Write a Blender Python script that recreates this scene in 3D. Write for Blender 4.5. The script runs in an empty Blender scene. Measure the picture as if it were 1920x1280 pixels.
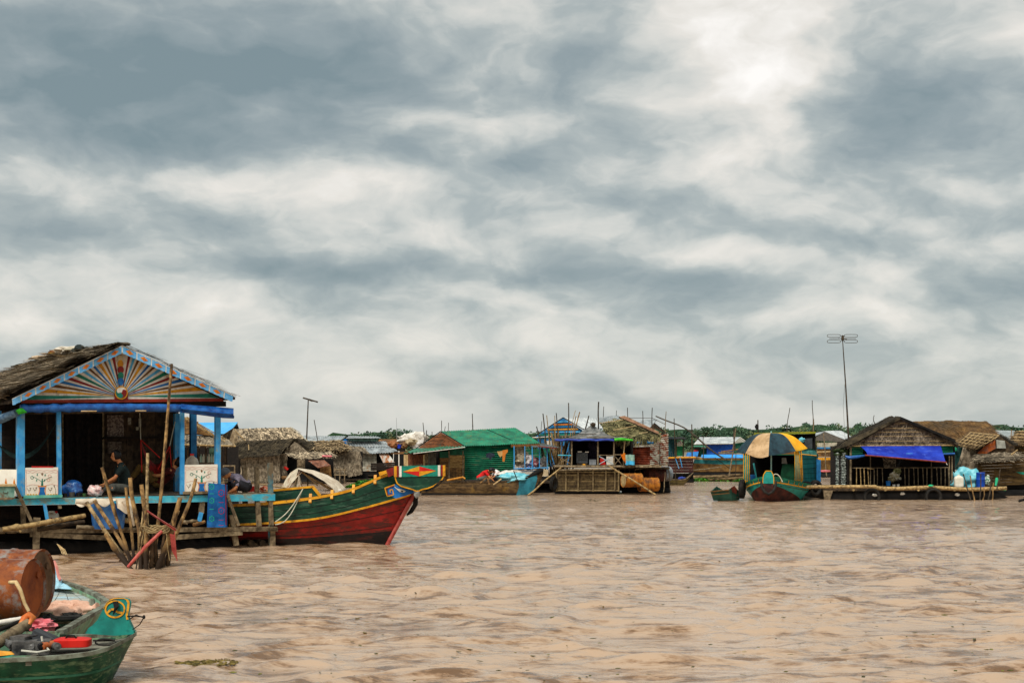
import bpy, math, random
import numpy as np
from mathutils import Vector, Matrix, noise as mnoise
V = Vector; PI = math.pi
sc = bpy.context.scene; COL = sc.collection
# ---------------------------------------------------------------- camera (focal F px on a 1920 px wide frame)
F = 2700.0; HZ = 832.0; CX = 960.0; H = 2.2
cam = bpy.data.cameras.new('camera'); camo = bpy.data.objects.new('camera', cam); COL.objects.link(camo)
camo.location = (0, 0, H); camo.rotation_euler = (PI/2, 0, 0)
cam.sensor_width = 36; cam.lens = 36*F/1920; cam.shift_y = 0.1; cam.clip_end = 20000; cam.clip_start = .1
sc.camera = camo
# ---------------------------------------------------------------- sky
SUN_EL = math.radians(52); SUN_ROT = math.radians(205)
world = bpy.data.worlds.new('World'); sc.world = world; world.use_nodes = True
def build_world():
    nt = world.node_tree; N = nt.nodes; Lk = nt.links
    for n in list(N): N.remove(n)
    def nd(t, **k):
        n = N.new(t)
        for a, b in k.items(): setattr(n, a, b)
        return n
    def put(sock, v):
        if isinstance(v, (int, float)): sock.default_value = v
        elif isinstance(v, tuple): sock.default_value = v
        else: Lk.new(v, sock)
    def m(op, a, b=0., c=0.):
        n = nd('ShaderNodeMath', operation=op); put(n.inputs[0], a); put(n.inputs[1], b); put(n.inputs[2], c); return n.outputs[0]
    def vm(op, a, b=(0, 0, 0), out=0):
        n = nd('ShaderNodeVectorMath', operation=op); put(n.inputs[0], a); put(n.inputs[1], b); return n.outputs[out]
    def noi(vec, scale, det, rough=.5, lac=2., dist=0.):
        n = nd('ShaderNodeTexNoise'); Lk.new(vec, n.inputs['Vector']); n.inputs['Scale'].default_value = scale
        n.inputs['Detail'].default_value = det; n.inputs['Roughness'].default_value = rough; n.inputs['Lacunarity'].default_value = lac
        n.inputs['Distortion'].default_value = dist; return n
    tc = nd('ShaderNodeTexCoord'); sp = nd('ShaderNodeSeparateXYZ'); Lk.new(tc.outputs['Generated'], sp.inputs[0])
    az = m('ARCTAN2', sp.outputs[0], sp.outputs[1]); el = m('ARCSINE', sp.outputs[2])
    cb = nd('ShaderNodeCombineXYZ'); put(cb.inputs[0], az); put(cb.inputs[1], el); p = cb.outputs[0]
    st = vm('MULTIPLY', p, (5.0, 11.0, 1.0))
    w1 = noi(st, 1.1, 4, .55); d1 = vm('SUBTRACT', w1.outputs['Color'], (.5, .5, .5)); d1 = vm('MULTIPLY', d1, (.12, .045, 0))
    pw = vm('ADD', p, d1)
    w2 = noi(st, 4.2, 5, .62); d2 = vm('SUBTRACT', w2.outputs['Color'], (.5, .5, .5)); d2 = vm('MULTIPLY', d2, (.016, .010, 0))
    pw = vm('ADD', pw, d2)
    tot = None
    for (px, py, sx, sy, a) in BLOBS:
        ca = math.atan((px-CX)/F); ce = math.atan((HZ-py)/F*math.cos(ca))
        q = vm('SUBTRACT', pw, (ca, ce, 0)); q = vm('MULTIPLY', q, (F/sx, F/sy, 0))
        dt = vm('DOT_PRODUCT', q, q, 1); e = m('EXPONENT', m('MULTIPLY', dt, -1.)); e = m('MULTIPLY', e, a)
        tot = e if tot is None else m('ADD', tot, e)
    n1 = noi(vm('MULTIPLY', pw, (7., 13.5, 1.)), 1.3, 5, .50, 2.1, .0).outputs['Fac']
    n2 = noi(vm('MULTIPLY', pw, (13., 21., 1.)), 3.0, 4, .55).outputs['Fac']
    n1b = noi(vm('MULTIPLY', vm('ADD', pw, (.004, .016, 0)), (7., 13.5, 1.)), 1.3, 5, .50, 2.1, .0).outputs['Fac']
    vo = nd('ShaderNodeTexVoronoi', feature='SMOOTH_F1'); Lk.new(vm('MULTIPLY', pw, (9., 20., 1.)), vo.inputs['Vector']); vo.inputs['Scale'].default_value = 1.5; vo.inputs['Smoothness'].default_value = .7
    vo.inputs['Detail'].default_value = 1.; vo.inputs['Roughness'].default_value = .55
    val = m('ADD', m('ADD', tot, .535), m('MULTIPLY', m('SUBTRACT', n1, .5), .52))
    val = m('ADD', val, m('MULTIPLY', m('SUBTRACT', n1, n1b), .80))
    val = m('ADD', val, m('MULTIPLY', m('SUBTRACT', .42, vo.outputs['Distance']), .13))
    val = m('ADD', val, m('MULTIPLY', m('SUBTRACT', n2, .5), .20))
    # thin even veil towards the horizon
    hz = nd('ShaderNodeMapRange'); put(hz.inputs[0], el); hz.inputs[1].default_value = 0.; hz.inputs[2].default_value = .085
    hz.inputs[3].default_value = .60; hz.inputs[4].default_value = 0.
    mx = nd('ShaderNodeMix'); put(mx.inputs[0], hz.outputs[0]); put(mx.inputs[2], val); mx.inputs[3].default_value = .60; val = mx.outputs[0]
    cr = nd('ShaderNodeValToRGB'); put(cr.inputs[0], val); els = cr.color_ramp.elements; cr.color_ramp.interpolation = 'LINEAR'
    stops = [(.0, '#7a8b90'), (.24, '#919da0'), (.42, '#aab2b1'), (.56, '#c8cac5'), (.74, '#e2ded6'), (1., '#fcf8f3')]
    els[0].position = 0; els[0].color = hexc(stops[0][1]); els[1].position = 1; els[1].color = hexc(stops[-1][1])
    for s, c in stops[1:-1]:
        e = els.new(s); e.color = hexc(c)
    # the grey cloud bases over the water, the brightness high above the frame
    sky = nd('ShaderNodeTexSky', sky_type='NISHITA', sun_disc=False, sun_elevation=SUN_EL, sun_rotation=SUN_ROT)
    bs = nd('ShaderNodeBackground'); Lk.new(sky.outputs[0], bs.inputs[0]); bs.inputs[1].default_value = .10
    bc = nd('ShaderNodeBackground'); Lk.new(cr.outputs[0], bc.inputs[0]); 
    up = nd('ShaderNodeMapRange'); put(up.inputs[0], el); up.inputs[1].default_value = .30; up.inputs[2].default_value = .75; up.inputs[3].default_value = SKY_STR; up.inputs[4].default_value = SKY_STR*1.15
    Lk.new(up.outputs[0], bc.inputs[1])
    ms = nd('ShaderNodeMixShader'); ms.inputs[0].default_value = .94
    Lk.new(bs.outputs[0], ms.inputs[1]); Lk.new(bc.outputs[0], ms.inputs[2])
    o = nd('ShaderNodeOutputWorld'); Lk.new(ms.outputs[0], o.inputs[0])
    world.cycles.sampling_method = 'MANUAL'; world.cycles.sample_map_resolution = 256
def hexc(h, k=1.):
    h = h.lstrip('#'); o = []
    for i in (0, 2, 4):
        x = int(h[i:i+2], 16)/255; o.append(min(1., k*(x/12.92 if x <= .04045 else ((x+.055)/1.055)**2.4)))
    return (*o, 1.)
SKY_STR = .82
BLOBS = [ # px, py, sx, sy, amount (directions of the cloud masses)
 (320,170,440,125,-.50),(90,60,250,110,-.10),(560,90,260,90,-.12),(420,265,300,30,-.12),(40,445,170,42,-.20),
 (560,515,220,36,-.26),(330,440,210,36,-.08),(1140,515,240,26,-.28),(1120,115,125,75,-.26),(1680,110,190,120,-.20),
 (1880,330,150,60,-.14),(860,330,230,36,-.16),(1100,390,300,22,-.10),(1890,530,110,46,-.20),(1600,250,170,60,-.12),(1020,300,120,60,-.10),
 (640,335,250,46,.34),(420,330,120,25,.12),(1400,80,190,150,.33),(1440,180,110,80,.14),(1180,40,150,60,.12),(1290,40,90,50,.14),(1540,20,110,50,.14),(900,215,170,55,.14),(880,440,150,28,.14),
 (1450,330,220,60,.08),(1320,465,90,22,.16),(1460,480,80,20,.12),(1830,345,110,28,.16),(560,610,420,42,.12),(90,610,160,34,.12),
 (560,470,90,18,.12),(830,520,90,20,.12),(160,330,180,50,.06),(900,650,300,22,.10),(1550,600,300,20,.06),(1780,470,120,24,.08)]
build_world()
sl = bpy.data.lights.new('sun', 'SUN'); sl.energy = 2.6; sl.angle = math.radians(24); sl.color = (1, .96, .9)
slo = bpy.data.objects.new('sun', sl); COL.objects.link(slo)
sd = V((math.sin(SUN_ROT)*math.cos(SUN_EL), math.cos(SUN_ROT)*math.cos(SUN_EL), math.sin(SUN_EL)))
slo.location = (0, -10, 40); slo.rotation_euler = sd.to_track_quat('Z', 'Y').to_euler()
sc.view_settings.view_transform = 'Standard'; sc.view_settings.look = 'None'; sc.view_settings.gamma = 1; sc.view_settings.exposure = 0.40

# ---------------------------------------------------------------- pixel <-> place
def P(px, py, d): return V(((px-CX)/F*d, d, H-(py-HZ)/F*d))
def Wd(py): return H*F/(py-HZ)
class Pl:                      # upright plane of a real wall or board
    def __init__(s, px, d, ang=0.):
        a = math.radians(ang); s.o = P(px, HZ, d); s.u = V((math.cos(a), math.sin(a), 0)); s.n = V((math.sin(a), -math.cos(a), 0))
        s.b = -s.n
    def __call__(s, px, py, off=0.):
        r = V(((px-CX)/F, 1, -(py-HZ)/F)); c = V((0, 0, H)); o = s.o+s.n*off
        return c+r*((o-c).dot(s.n)/r.dot(s.n))
# ---------------------------------------------------------------- materials
_mats = {}
def mat(name, a, b=None, sc_=6, st=(1, 1, 1), r=.8, bump=.25, isl=0., met=0., wear=None, wamt=.55, wsc=3., k=1., spec=.3, lo=.38, hi=.62, wsoft=.06, wst=(1, 1, 1), trans=0., wet=0.):
    if name in _mats: return _mats[name]
    m = bpy.data.materials.new(name); m.use_nodes = True; nt = m.node_tree; N = nt.nodes; Lk = nt.links
    bs = N['Principled BSDF']; bs.inputs['Roughness'].default_value = r; bs.inputs['Metallic'].default_value = met
    bs.inputs['Specular IOR Level'].default_value = spec
    tc = N.new('ShaderNodeTexCoord'); mp = N.new('ShaderNodeMapping'); mp.inputs['Scale'].default_value = st
    Lk.new(tc.outputs['Object'], mp.inputs[0])
    n = N.new('ShaderNodeTexNoise'); n.inputs['Scale'].default_value = sc_; n.inputs['Detail'].default_value = 7; n.inputs['Roughness'].default_value = .62
    Lk.new(mp.outputs[0], n.inputs['Vector'])
    cr = N.new('ShaderNodeValToRGB'); Lk.new(n.outputs['Fac'], cr.inputs[0]); e = cr.color_ramp.elements
    e[0].position = lo; e[0].color = hexc(a, k); e[1].position = hi; e[1].color = hexc(b or a, k)
    col = cr.outputs[0]
    if isl:
        g = N.new('ShaderNodeNewGeometry'); mr = N.new('ShaderNodeMapRange'); Lk.new(g.outputs['Random Per Island'], mr.inputs[0])
        mr.inputs[3].default_value = 1-isl; mr.inputs[4].default_value = 1+isl*.8
        mx = N.new('ShaderNodeVectorMath'); mx.operation = 'SCALE'; Lk.new(col, mx.inputs[0]); Lk.new(mr.outputs[0], mx.inputs['Scale']); col = mx.outputs[0]
    if wear:
        mp2 = N.new('ShaderNodeMapping'); mp2.inputs['Scale'].default_value = wst; mp2.inputs['Location'].default_value = (3.1, 7.7, 1.3)
        Lk.new(tc.outputs['Object'], mp2.inputs[0])
        n2 = N.new('ShaderNodeTexNoise'); n2.inputs['Scale'].default_value = wsc; n2.inputs['Detail'].default_value = 9; n2.inputs['Roughness'].default_value = .7
        Lk.new(mp2.outputs[0], n2.inputs['Vector'])
        mr = N.new('ShaderNodeMapRange'); mr.inputs[1].default_value = wamt-wsoft; mr.inputs[2].default_value = wamt+wsoft; Lk.new(n2.outputs['Fac'], mr.inputs[0])
        mx = N.new('ShaderNodeMix'); mx.data_type = 'RGBA'; Lk.new(mr.outputs[0], mx.inputs[0]); Lk.new(col, mx.inputs[6]); mx.inputs[7].default_value = hexc(wear, k); col = mx.outputs[2]
    if wet:       # waterlogged foot of a stake, up to a stained tide line
        sx = N.new('ShaderNodeSeparateXYZ'); Lk.new(tc.outputs['Object'], sx.inputs[0]); ad = N.new('ShaderNodeMath'); ad.operation = 'MULTIPLY_ADD'
        Lk.new(n.outputs['Fac'], ad.inputs[0]); ad.inputs[1].default_value = -.5; Lk.new(sx.outputs[2], ad.inputs[2])
        mr = N.new('ShaderNodeMapRange'); Lk.new(ad.outputs[0], mr.inputs[0]); mr.inputs[1].default_value = wet-.30; mr.inputs[2].default_value = wet-.12; mr.inputs[3].default_value = 1; mr.inputs[4].default_value = 0
        mx = N.new('ShaderNodeMix'); mx.data_type = 'RGBA'; Lk.new(mr.outputs[0], mx.inputs[0]); Lk.new(col, mx.inputs[6]); mx.inputs[7].default_value = hexc('#33261a'); col = mx.outputs[2]
    Lk.new(col, bs.inputs['Base Color'])
    if trans:
        bs.inputs['Transmission Weight'].default_value = trans
    if bump:
        bp = N.new('ShaderNodeBump'); bp.inputs['Strength'].default_value = bump; bp.inputs['Distance'].default_value = .02
        Lk.new(n.outputs['Fac'], bp.inputs['Height']); Lk.new(bp.outputs[0], bs.inputs['Normal'])
    _mats[name] = m; return m
# ---------------------------------------------------------------- mesh builder (world coordinates)
class MB:
    def __init__(s): s.v = []; s.f = []; s.m = []
    def add(s, vs, fs, mi=0):
        k = len(s.v); s.v += [V(p) for p in vs]
        for f in fs: s.f.append(tuple(i+k for i in f)); s.m.append(mi)
    def prism(s, pts, ext, mi=0):
        n = len(pts); ext = V(ext); vs = [V(p) for p in pts]+[V(p)+ext for p in pts]
        fs = [tuple(range(n)), tuple(range(2*n-1, n-1, -1))]+[((i+1) % n, i, i+n, (i+1) % n+n) for i in range(n)]
        s.add(vs, fs, mi); return s
    def pp(s, pl, pts, off=0., th=.02, mi=0): return s.prism([pl(x, y, off) for x, y in pts], -pl.n*th, mi)
    def pline(s, pl, pts, w, off=0., mi=0, th=.006):
        for (x0, y0), (x1, y1) in zip(pts, pts[1:]):
            L = math.hypot(x1-x0, y1-y0) or 1; ax, ay = -(y1-y0)/L*w/2, (x1-x0)/L*w/2
            s.pp(pl, [(x0+ax, y0+ay), (x1+ax, y1+ay), (x1-ax, y1-ay), (x0-ax, y0-ay)], off, th, mi)
        return s
    def box(s, c, sx, sy, sz, rz=0., mi=0, R=None):
        c = V(c); R = R or Matrix.Rotation(rz, 3, 'Z'); vs = []
        for z in (-1, 1):
            for x, y in ((-1, -1), (1, -1), (1, 1), (-1, 1)): vs.append(c+R@V((x*sx/2, y*sy/2, z*sz/2)))
        s.add(vs, [(3, 2, 1, 0), (4, 5, 6, 7), (0, 1, 5, 4), (1, 2, 6, 5), (2, 3, 7, 6), (3, 0, 4, 7)], mi); return s
    def bar(s, a, b, w, h, mi=0, up=(0, 0, 1)):
        a = V(a); b = V(b); t = (b-a).normalized(); up = V(up)
        if abs(t.dot(up)) > .97: up = V((0, 1, 0))
        x = t.cross(up).normalized()*w/2; z = x.cross(t).normalized()*h/2
        vs = [a-x-z, a+x-z, a+x+z, a-x+z, b-x-z, b+x-z, b+x+z, b-x+z]
        s.add(vs, [(3, 2, 1, 0), (4, 5, 6, 7), (0, 1, 5, 4), (1, 2, 6, 5), (2, 3, 7, 6), (3, 0, 4, 7)], mi); return s
    def tube(s, pts, rad, n=8, mi=0, cap=True):
        pts = [V(p) for p in pts]; k = len(pts)
        if not hasattr(rad, '__len__'): rad = [rad]*k
        vs = []; px = None
        for i in range(k):
            t = (pts[min(i+1, k-1)]-pts[max(i-1, 0)])
            t = t.normalized() if t.length > 1e-9 else V((0, 0, 1))
            if px is None:
                px = t.orthogonal().normalized()
            px = (px-t*px.dot(t)); px = px.normalized() if px.length > 1e-6 else t.orthogonal().normalized()
            py = t.cross(px)
            for j in range(n):
                a = 2*PI*j/n; vs.append(pts[i]+(px*math.cos(a)+py*math.sin(a))*rad[i])
        fs = [(i*n+j, i*n+(j+1) % n, (i+1)*n+(j+1) % n, (i+1)*n+j) for i in range(k-1) for j in range(n)]
        if cap: fs += [tuple(range(n-1, -1, -1)), tuple((k-1)*n+j for j in range(n))]
        s.add(vs, fs, mi); return s
    def lathe(s, c, axis, prof, n=20, mi=0):       # prof: (along, radius); mi may be a list per strip
        c = V(c); ax = V(axis).normalized(); x = ax.orthogonal().normalized(); y = ax.cross(x); vs = []
        for a, r in prof:
            for j in range(n):
                t = 2*PI*j/n; vs.append(c+ax*a+(x*math.cos(t)+y*math.sin(t))*max(r, 1e-4))
        k = len(prof)
        for i in range(k-1):
            s.f += [tuple(q+len(s.v) for q in (i*n+j, i*n+(j+1) % n, (i+1)*n+(j+1) % n, (i+1)*n+j)) for j in range(n)]
            s.m += [mi[i] if isinstance(mi, list) else mi]*n
        s.v += vs; return s
    def grid(s, fn, nu, nv, th=None, mi=0):         # fn(u,v)->point ; th: thickness vector
        vs = [V(fn(i/nu, j/nv)) for j in range(nv+1) for i in range(nu+1)]; W_ = nu+1
        fs = [(j*W_+i, j*W_+i+1, (j+1)*W_+i+1, (j+1)*W_+i) for j in range(nv) for i in range(nu)]
        if th is not None:
            n0 = len(vs); th = V(th); vs += [p+th for p in vs]
            fs += [(d+n0, c+n0, b+n0, a+n0) for a, b, c, d in fs]
            for i in range(nu):
                fs.append((i+1, i, i+n0, i+1+n0)); q = nv*W_; fs.append((q+i, q+i+1, q+i+1+n0, q+i+n0))
            for j in range(nv):
                a, b = j*W_, (j+1)*W_; fs.append((a, b, b+n0, a+n0)); a += nu; b += nu; fs.append((b, a, a+n0, b+n0))
        s.add(vs, fs, mi); return s
    def blob(s, c, rx, ry, rz, amp=.15, fr=2., seed=0, n=10, mi=0, flat=-1., R=None):
        c = V(c); vs = []; W_ = 2*n
        for i in range(n+1):
            t = PI*i/n
            for j in range(W_):
                f = 2*PI*j/W_; d = V((math.sin(t)*math.cos(f), math.sin(t)*math.sin(f), math.cos(t)))
                k = 1+amp*mnoise.noise(d*fr+V((seed*7.3, seed*1.7, 3)))*1.6
                q = V((d.x*rx*k, d.y*ry*k, max(d.z*k, flat)*rz))
                if R: q = R@q
                vs.append(c+q)
        s.add(vs, [(i*W_+j, (i+1)*W_+j, (i+1)*W_+(j+1) % W_, i*W_+(j+1) % W_) for i in range(n) for j in range(W_)], mi); return s
def bil(A, B, C, D, u, v): return (A*(1-u)+B*u)*(1-v)+(D*(1-u)+C*u)*v
def nrm(A, B, C, D): return ((B-A)+(C-D)).cross((D-A)+(C-B)).normalized()
def corr(mb, A, B, C, D, n, amp=.02, vert=True, th=.012, mi=0, rng=None, wob=0.):
    N = nrm(A, B, C, D)
    sd_ = rng.random()*9 if rng else 0
    def f(u, v):
        t = u if vert else v
        return bil(A, B, C, D, u, v)+N*(amp*math.sin(2*PI*n*t)+wob*mnoise.noise(V((u*4+sd_, v*4, sd_))))
    mb.grid(f, n*4 if vert else 4, 3 if vert else n*4, -N*th, mi)
def boards(mb, A, B, C, D, n, hor=True, th=.02, gap=.06, jit=.01, rng=random, mi=0, splits=0, ragged=0.):
    N = nrm(A, B, C, D)
    for i in range(n):
        t0 = (i+gap*.5)/n; t1 = (i+1-gap*.5)/n
        cuts = [0]+sorted(rng.uniform(.15, .85) for _ in range(splits))+[1]
        for c0, c1 in zip(cuts, cuts[1:]):
            o = N*rng.uniform(0, jit)+N*.0005*i; e0 = c0+.001; e1 = c1-.001; r0 = rng.uniform(0, ragged); r1 = rng.uniform(0, ragged*.3)
            if hor: q = [bil(A, B, C, D, e0+r0*.3, t0), bil(A, B, C, D, e1-r1, t0), bil(A, B, C, D, e1-r1, t1), bil(A, B, C, D, e0+r0*.3, t1)]
            else: q = [bil(A, B, C, D, t0, e0+r0), bil(A, B, C, D, t1, e0+r0), bil(A, B, C, D, t1, e1-r1), bil(A, B, C, D, t0, e1-r1)]
            mb.prism([p+o for p in q], -N*th, mi)
def thatch(mb, A, B, C, D, n, ln=.5, wd=.02, rng=random, lift=.04, th=.05, rows=8, ang=.25, base=True, over=.15, bi=0, mi=0, bump=.05):
    """A,B = eave, C,D = ridge; strands run down from ridge to eave."""
    N = nrm(A, B, C, D); dn = ((A-D)+(B-C)).normalized(); sdw = ((B-A)+(C-D)).normalized(); sd_ = rng.random()*20
    if N.z < 0 and abs(N.z) > .3: N = -N
    if base: mb.grid(lambda u, v: bil(A, B, C, D, u, v)+N*bump*mnoise.noise(V((u*5+sd_, v*5, sd_))), 14, 8, -N*th, bi)
    for i in range(n):
        u = rng.uniform(-.01, 1.01); r = rng.randrange(rows); v = (r+rng.uniform(.3, 1.))/rows
        p = bil(A, B, C, D, u, v); t = (dn+sdw*rng.gauss(0, ang)).normalized(); L = ln*rng.uniform(.5, 1.25); w = wd*rng.uniform(.5, 1.4)
        x = t.cross(N).normalized()*w/2; o = N*(bump*mnoise.noise(V((u*5+sd_, v*5, sd_)))+rng.uniform(.002, lift)*.5); o2 = o+N*rng.uniform(-.01, lift)-V((0, 0, rng.uniform(0, .02)))
        rem = (v*((A-D).length))
        if L > rem+over*ln: L = rem+over*ln*rng.random()*2
        q = p+t*L
        mb.add([p-x+o, p+x+o, q+x*.5+o2, q-x*.5+o2], [(0, 1, 2, 3)], mi)
# ---------------------------------------------------------------- objects
def _me(name, mb, mats, origin, smooth):
    me = bpy.data.meshes.new(name); me.from_pydata([tuple(p-origin) for p in mb.v], [], mb.f)
    for m in (mats if isinstance(mats, (list, tuple)) else [mats]): me.materials.append(m)
    if me.materials and max(mb.m, default=0) > 0: me.polygons.foreach_set('material_index', mb.m)
    if smooth: me.polygons.foreach_set('use_smooth', [True]*len(mb.f))
    me.validate(); me.update(); return me
def autosmooth(o, deg=40):
    me = o.data; me.polygons.foreach_set('use_smooth', [True]*len(me.polygons))
    try: me.set_sharp_from_angle(angle=math.radians(deg))
    except Exception: pass
def props(o, label, cat, group=None, kind=None):
    if label: o['label'] = label
    if cat: o['category'] = cat
    if group: o['group'] = group
    if kind: o['kind'] = kind
def thing(name, label, cat, loc, group=None):
    o = bpy.data.objects.new(name, None); COL.objects.link(o); o.location = V(loc); o.empty_display_size = .2
    props(o, label, cat, group); o['_o'] = 1; del o['_o']; return o
def worg(o):
    p = V((0, 0, 0))
    while o is not None: p += o.location; o = o.parent
    return p
def part(name, mb, m, parent, label=None, smooth=None):
    org = worg(parent); ob = bpy.data.objects.new(name, _me(name, mb, m, org, False)); COL.objects.link(ob); ob.parent = parent
    if label: ob['label'] = label
    if smooth: autosmooth(ob, smooth if smooth is not True else 50)
    return ob
def solo(name, mb, m, label, cat, group=None, kind=None, smooth=None):
    xs = [p.x for p in mb.v]; ys = [p.y for p in mb.v]; zs = [p.z for p in mb.v]
    org = V(((min(xs)+max(xs))/2, (min(ys)+max(ys))/2, min(zs)))
    ob = bpy.data.objects.new(name, _me(name, mb, m, org, False)); COL.objects.link(ob); ob.location = org
    props(ob, label, cat, group, kind)
    if smooth: autosmooth(ob, smooth if smooth is not True else 50)
    return ob
# ---------------------------------------------------------------- shared materials
WOODG = mat('weathered_wood', '#5b4c38', '#a08c6c', 9, r=.85, isl=.3, k=.8)
WOODD = mat('dark_old_wood', '#2c231a', '#5c4a34', 7, r=.9, isl=.35, k=.8)
WOODB = mat('brown_plank_wood', '#5e3f22', '#96703f', 6, (1, 1, 4), r=.8, isl=.35, wear='#4a3a28', wamt=.58)
WOODY = mat('pale_raw_wood', '#a88a5a', '#cdb283', 8, r=.75, isl=.2)
BAMB = mat('bamboo_poles', '#7a623c', '#b89a66', 10, r=.6, isl=.25, wear='#4c3c26', wamt=.58, wsc=7)
STK = mat('river_stake_wood', '#6e5230', '#b58f58', 8, r=.7, isl=.3, wear='#3b2a18', wamt=.55, wsc=6, wst=(1, 1, .4))
POLE = mat('dark_pole_wood', '#2a241c', '#5a4c3a', 6, r=.85, k=.8)
BLACK = mat('plain_black', '#0b0a09', '#1c1814', 5, r=.9)  # also colours the panels added to darken gaps under decks
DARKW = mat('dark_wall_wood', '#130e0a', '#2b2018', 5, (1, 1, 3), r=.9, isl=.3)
BLUEP = mat('sky_blue_paint', '#2c86c4', '#4aa6da', 5, r=.55, wear='#8a9690', wamt=.59, wsc=7, wst=(1, 1, .35), bump=.1)
BLUEB = mat('turquoise_paint', '#2f9cb8', '#53b9c9', 5, r=.6, wear='#7c8678', wamt=.56, wsc=6, wst=(.4, 1, 1), bump=.12)
BLUED = mat('deep_blue_paint', '#155a8a', '#2477ab', 5, r=.6, wear='#3a4a50', wamt=.64, wsc=6)
TARPB = mat('blue_tarpaulin', '#0a3a7c', '#1c60a8', 7, r=.4, bump=.35, spec=.5, isl=.05)
TARPR = mat('royal_blue_tarpaulin', '#182f86', '#2c4aa8', 4, r=.45, bump=.2, spec=.4)
WHITEP = mat('white_paint', '#d2cabb', '#e8e3d7', 6, r=.6, bump=.05, wear='#a8977c', wamt=.62, wsc=5)
CREAM = mat('cream_panel_paint', '#e2d8c6', '#f0ead9', 3, r=.6, bump=.06, wear='#cdb59a', wamt=.66, wsc=5)
ORNG = mat('orange_paint', '#c8681c', '#e08a24', 14, r=.5, bump=.05)
YELP = mat('yellow_paint', '#c07f10', '#e2a11e', 8, r=.5, bump=.08, wear='#7a5a24', wamt=.61, wsc=9)
REDP = mat('dark_red_paint', '#6e1512', '#8e1f18', 8, r=.5, bump=.05)
REDB = mat('bright_red_paint', '#b81610', '#d42418', 6, r=.5, bump=.05)
TEALP = mat('teal_paint', '#0c6a58', '#1c8a72', 8, r=.5, bump=.06)
BROWNP = mat('brown_paint', '#5e3a14', '#7a5220', 8, r=.5, bump=.05)
MIDB = mat('mid_blue_paint', '#125a9c', '#1f74b8', 8, r=.5, bump=.05)
LBLUE = mat('light_blue_paint', '#3f9ccf', '#68b6e0', 6, r=.5, bump=.05)
THAT = mat('old_thatch', '#4c4032', '#c8b494', 5, r=.95, isl=.7, bump=.3)
THATB = mat('thatch_base', '#1c1712', '#46392a', 4, r=1, bump=.6)
THATD = mat('dark_thatch', '#221d14', '#4c4230', 4, r=.95, isl=.5, bump=.3)
THATR = mat('reddish_thatch', '#5a3c1e', '#8e6a3a', 2, r=.95, isl=.45, wear='#4a3c2a', wamt=.5, wsc=1.2, wsoft=.15)
THATL = mat('leaf_mat_wall', '#5c5140', '#a0917a', 5, r=.95, isl=.5)
TING = mat('grey_tin', '#6c7476', '#a4aaaa', 3, r=.5, met=.0, spec=.5, wear='#7a5a44', wamt=.64, wsc=4, isl=.1)
TINW = mat('pale_tin', '#a3a8a8', '#d0d3d0', 3, r=.45, spec=.5, wear='#8b7a6a', wamt=.68, wsc=4)
TINGRN = mat('green_painted_tin', '#0a5a42', '#1a8460', 2.5, r=.45, spec=.5, wear='#5a6a3a', wamt=.60, wsc=3, wst=(1, 1, .4))
GRNP = mat('green_paint', '#0a4a34', '#14694a', 5, r=.55, wear='#3a4a34', wamt=.64)
RUST = mat('rusted_iron', '#6a2c10', '#b35a1e', 4, r=.8, wear='#77706a', wamt=.60, wsc=3, wsoft=.12, bump=.3)
RUSTO = mat('orange_rust', '#8a420c', '#cf7c18', 5, r=.75, wear='#4a3420', wamt=.58, wsc=5, wsoft=.1)
RUBBER = mat('old_rubber', '#12100e', '#2c2822', 8, r=.8)
ROPE = mat('pale_rope', '#a9a48e', '#cfcab4', 9, r=.9)
SKIN = mat('skin', '#b06c42', '#cc8a58', 6, r=.5, bump=.03, k=1.0)
HAIR = mat('black_hair', '#080606', '#141010', 14, r=.5, bump=.2)
AQUA = mat('aqua_tarpaulin', '#4aa4b4', '#8cccd2', 4, r=.45, bump=.4)
WSACK = mat('white_sack', '#b8b0a2', '#e2dccf', 5, r=.8, bump=.3, wear='#8a7a66', wamt=.62)
WPLAS = mat('white_plastic', '#cfc9b6', '#e6e2d2', 4, r=.4, bump=.05)
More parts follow.
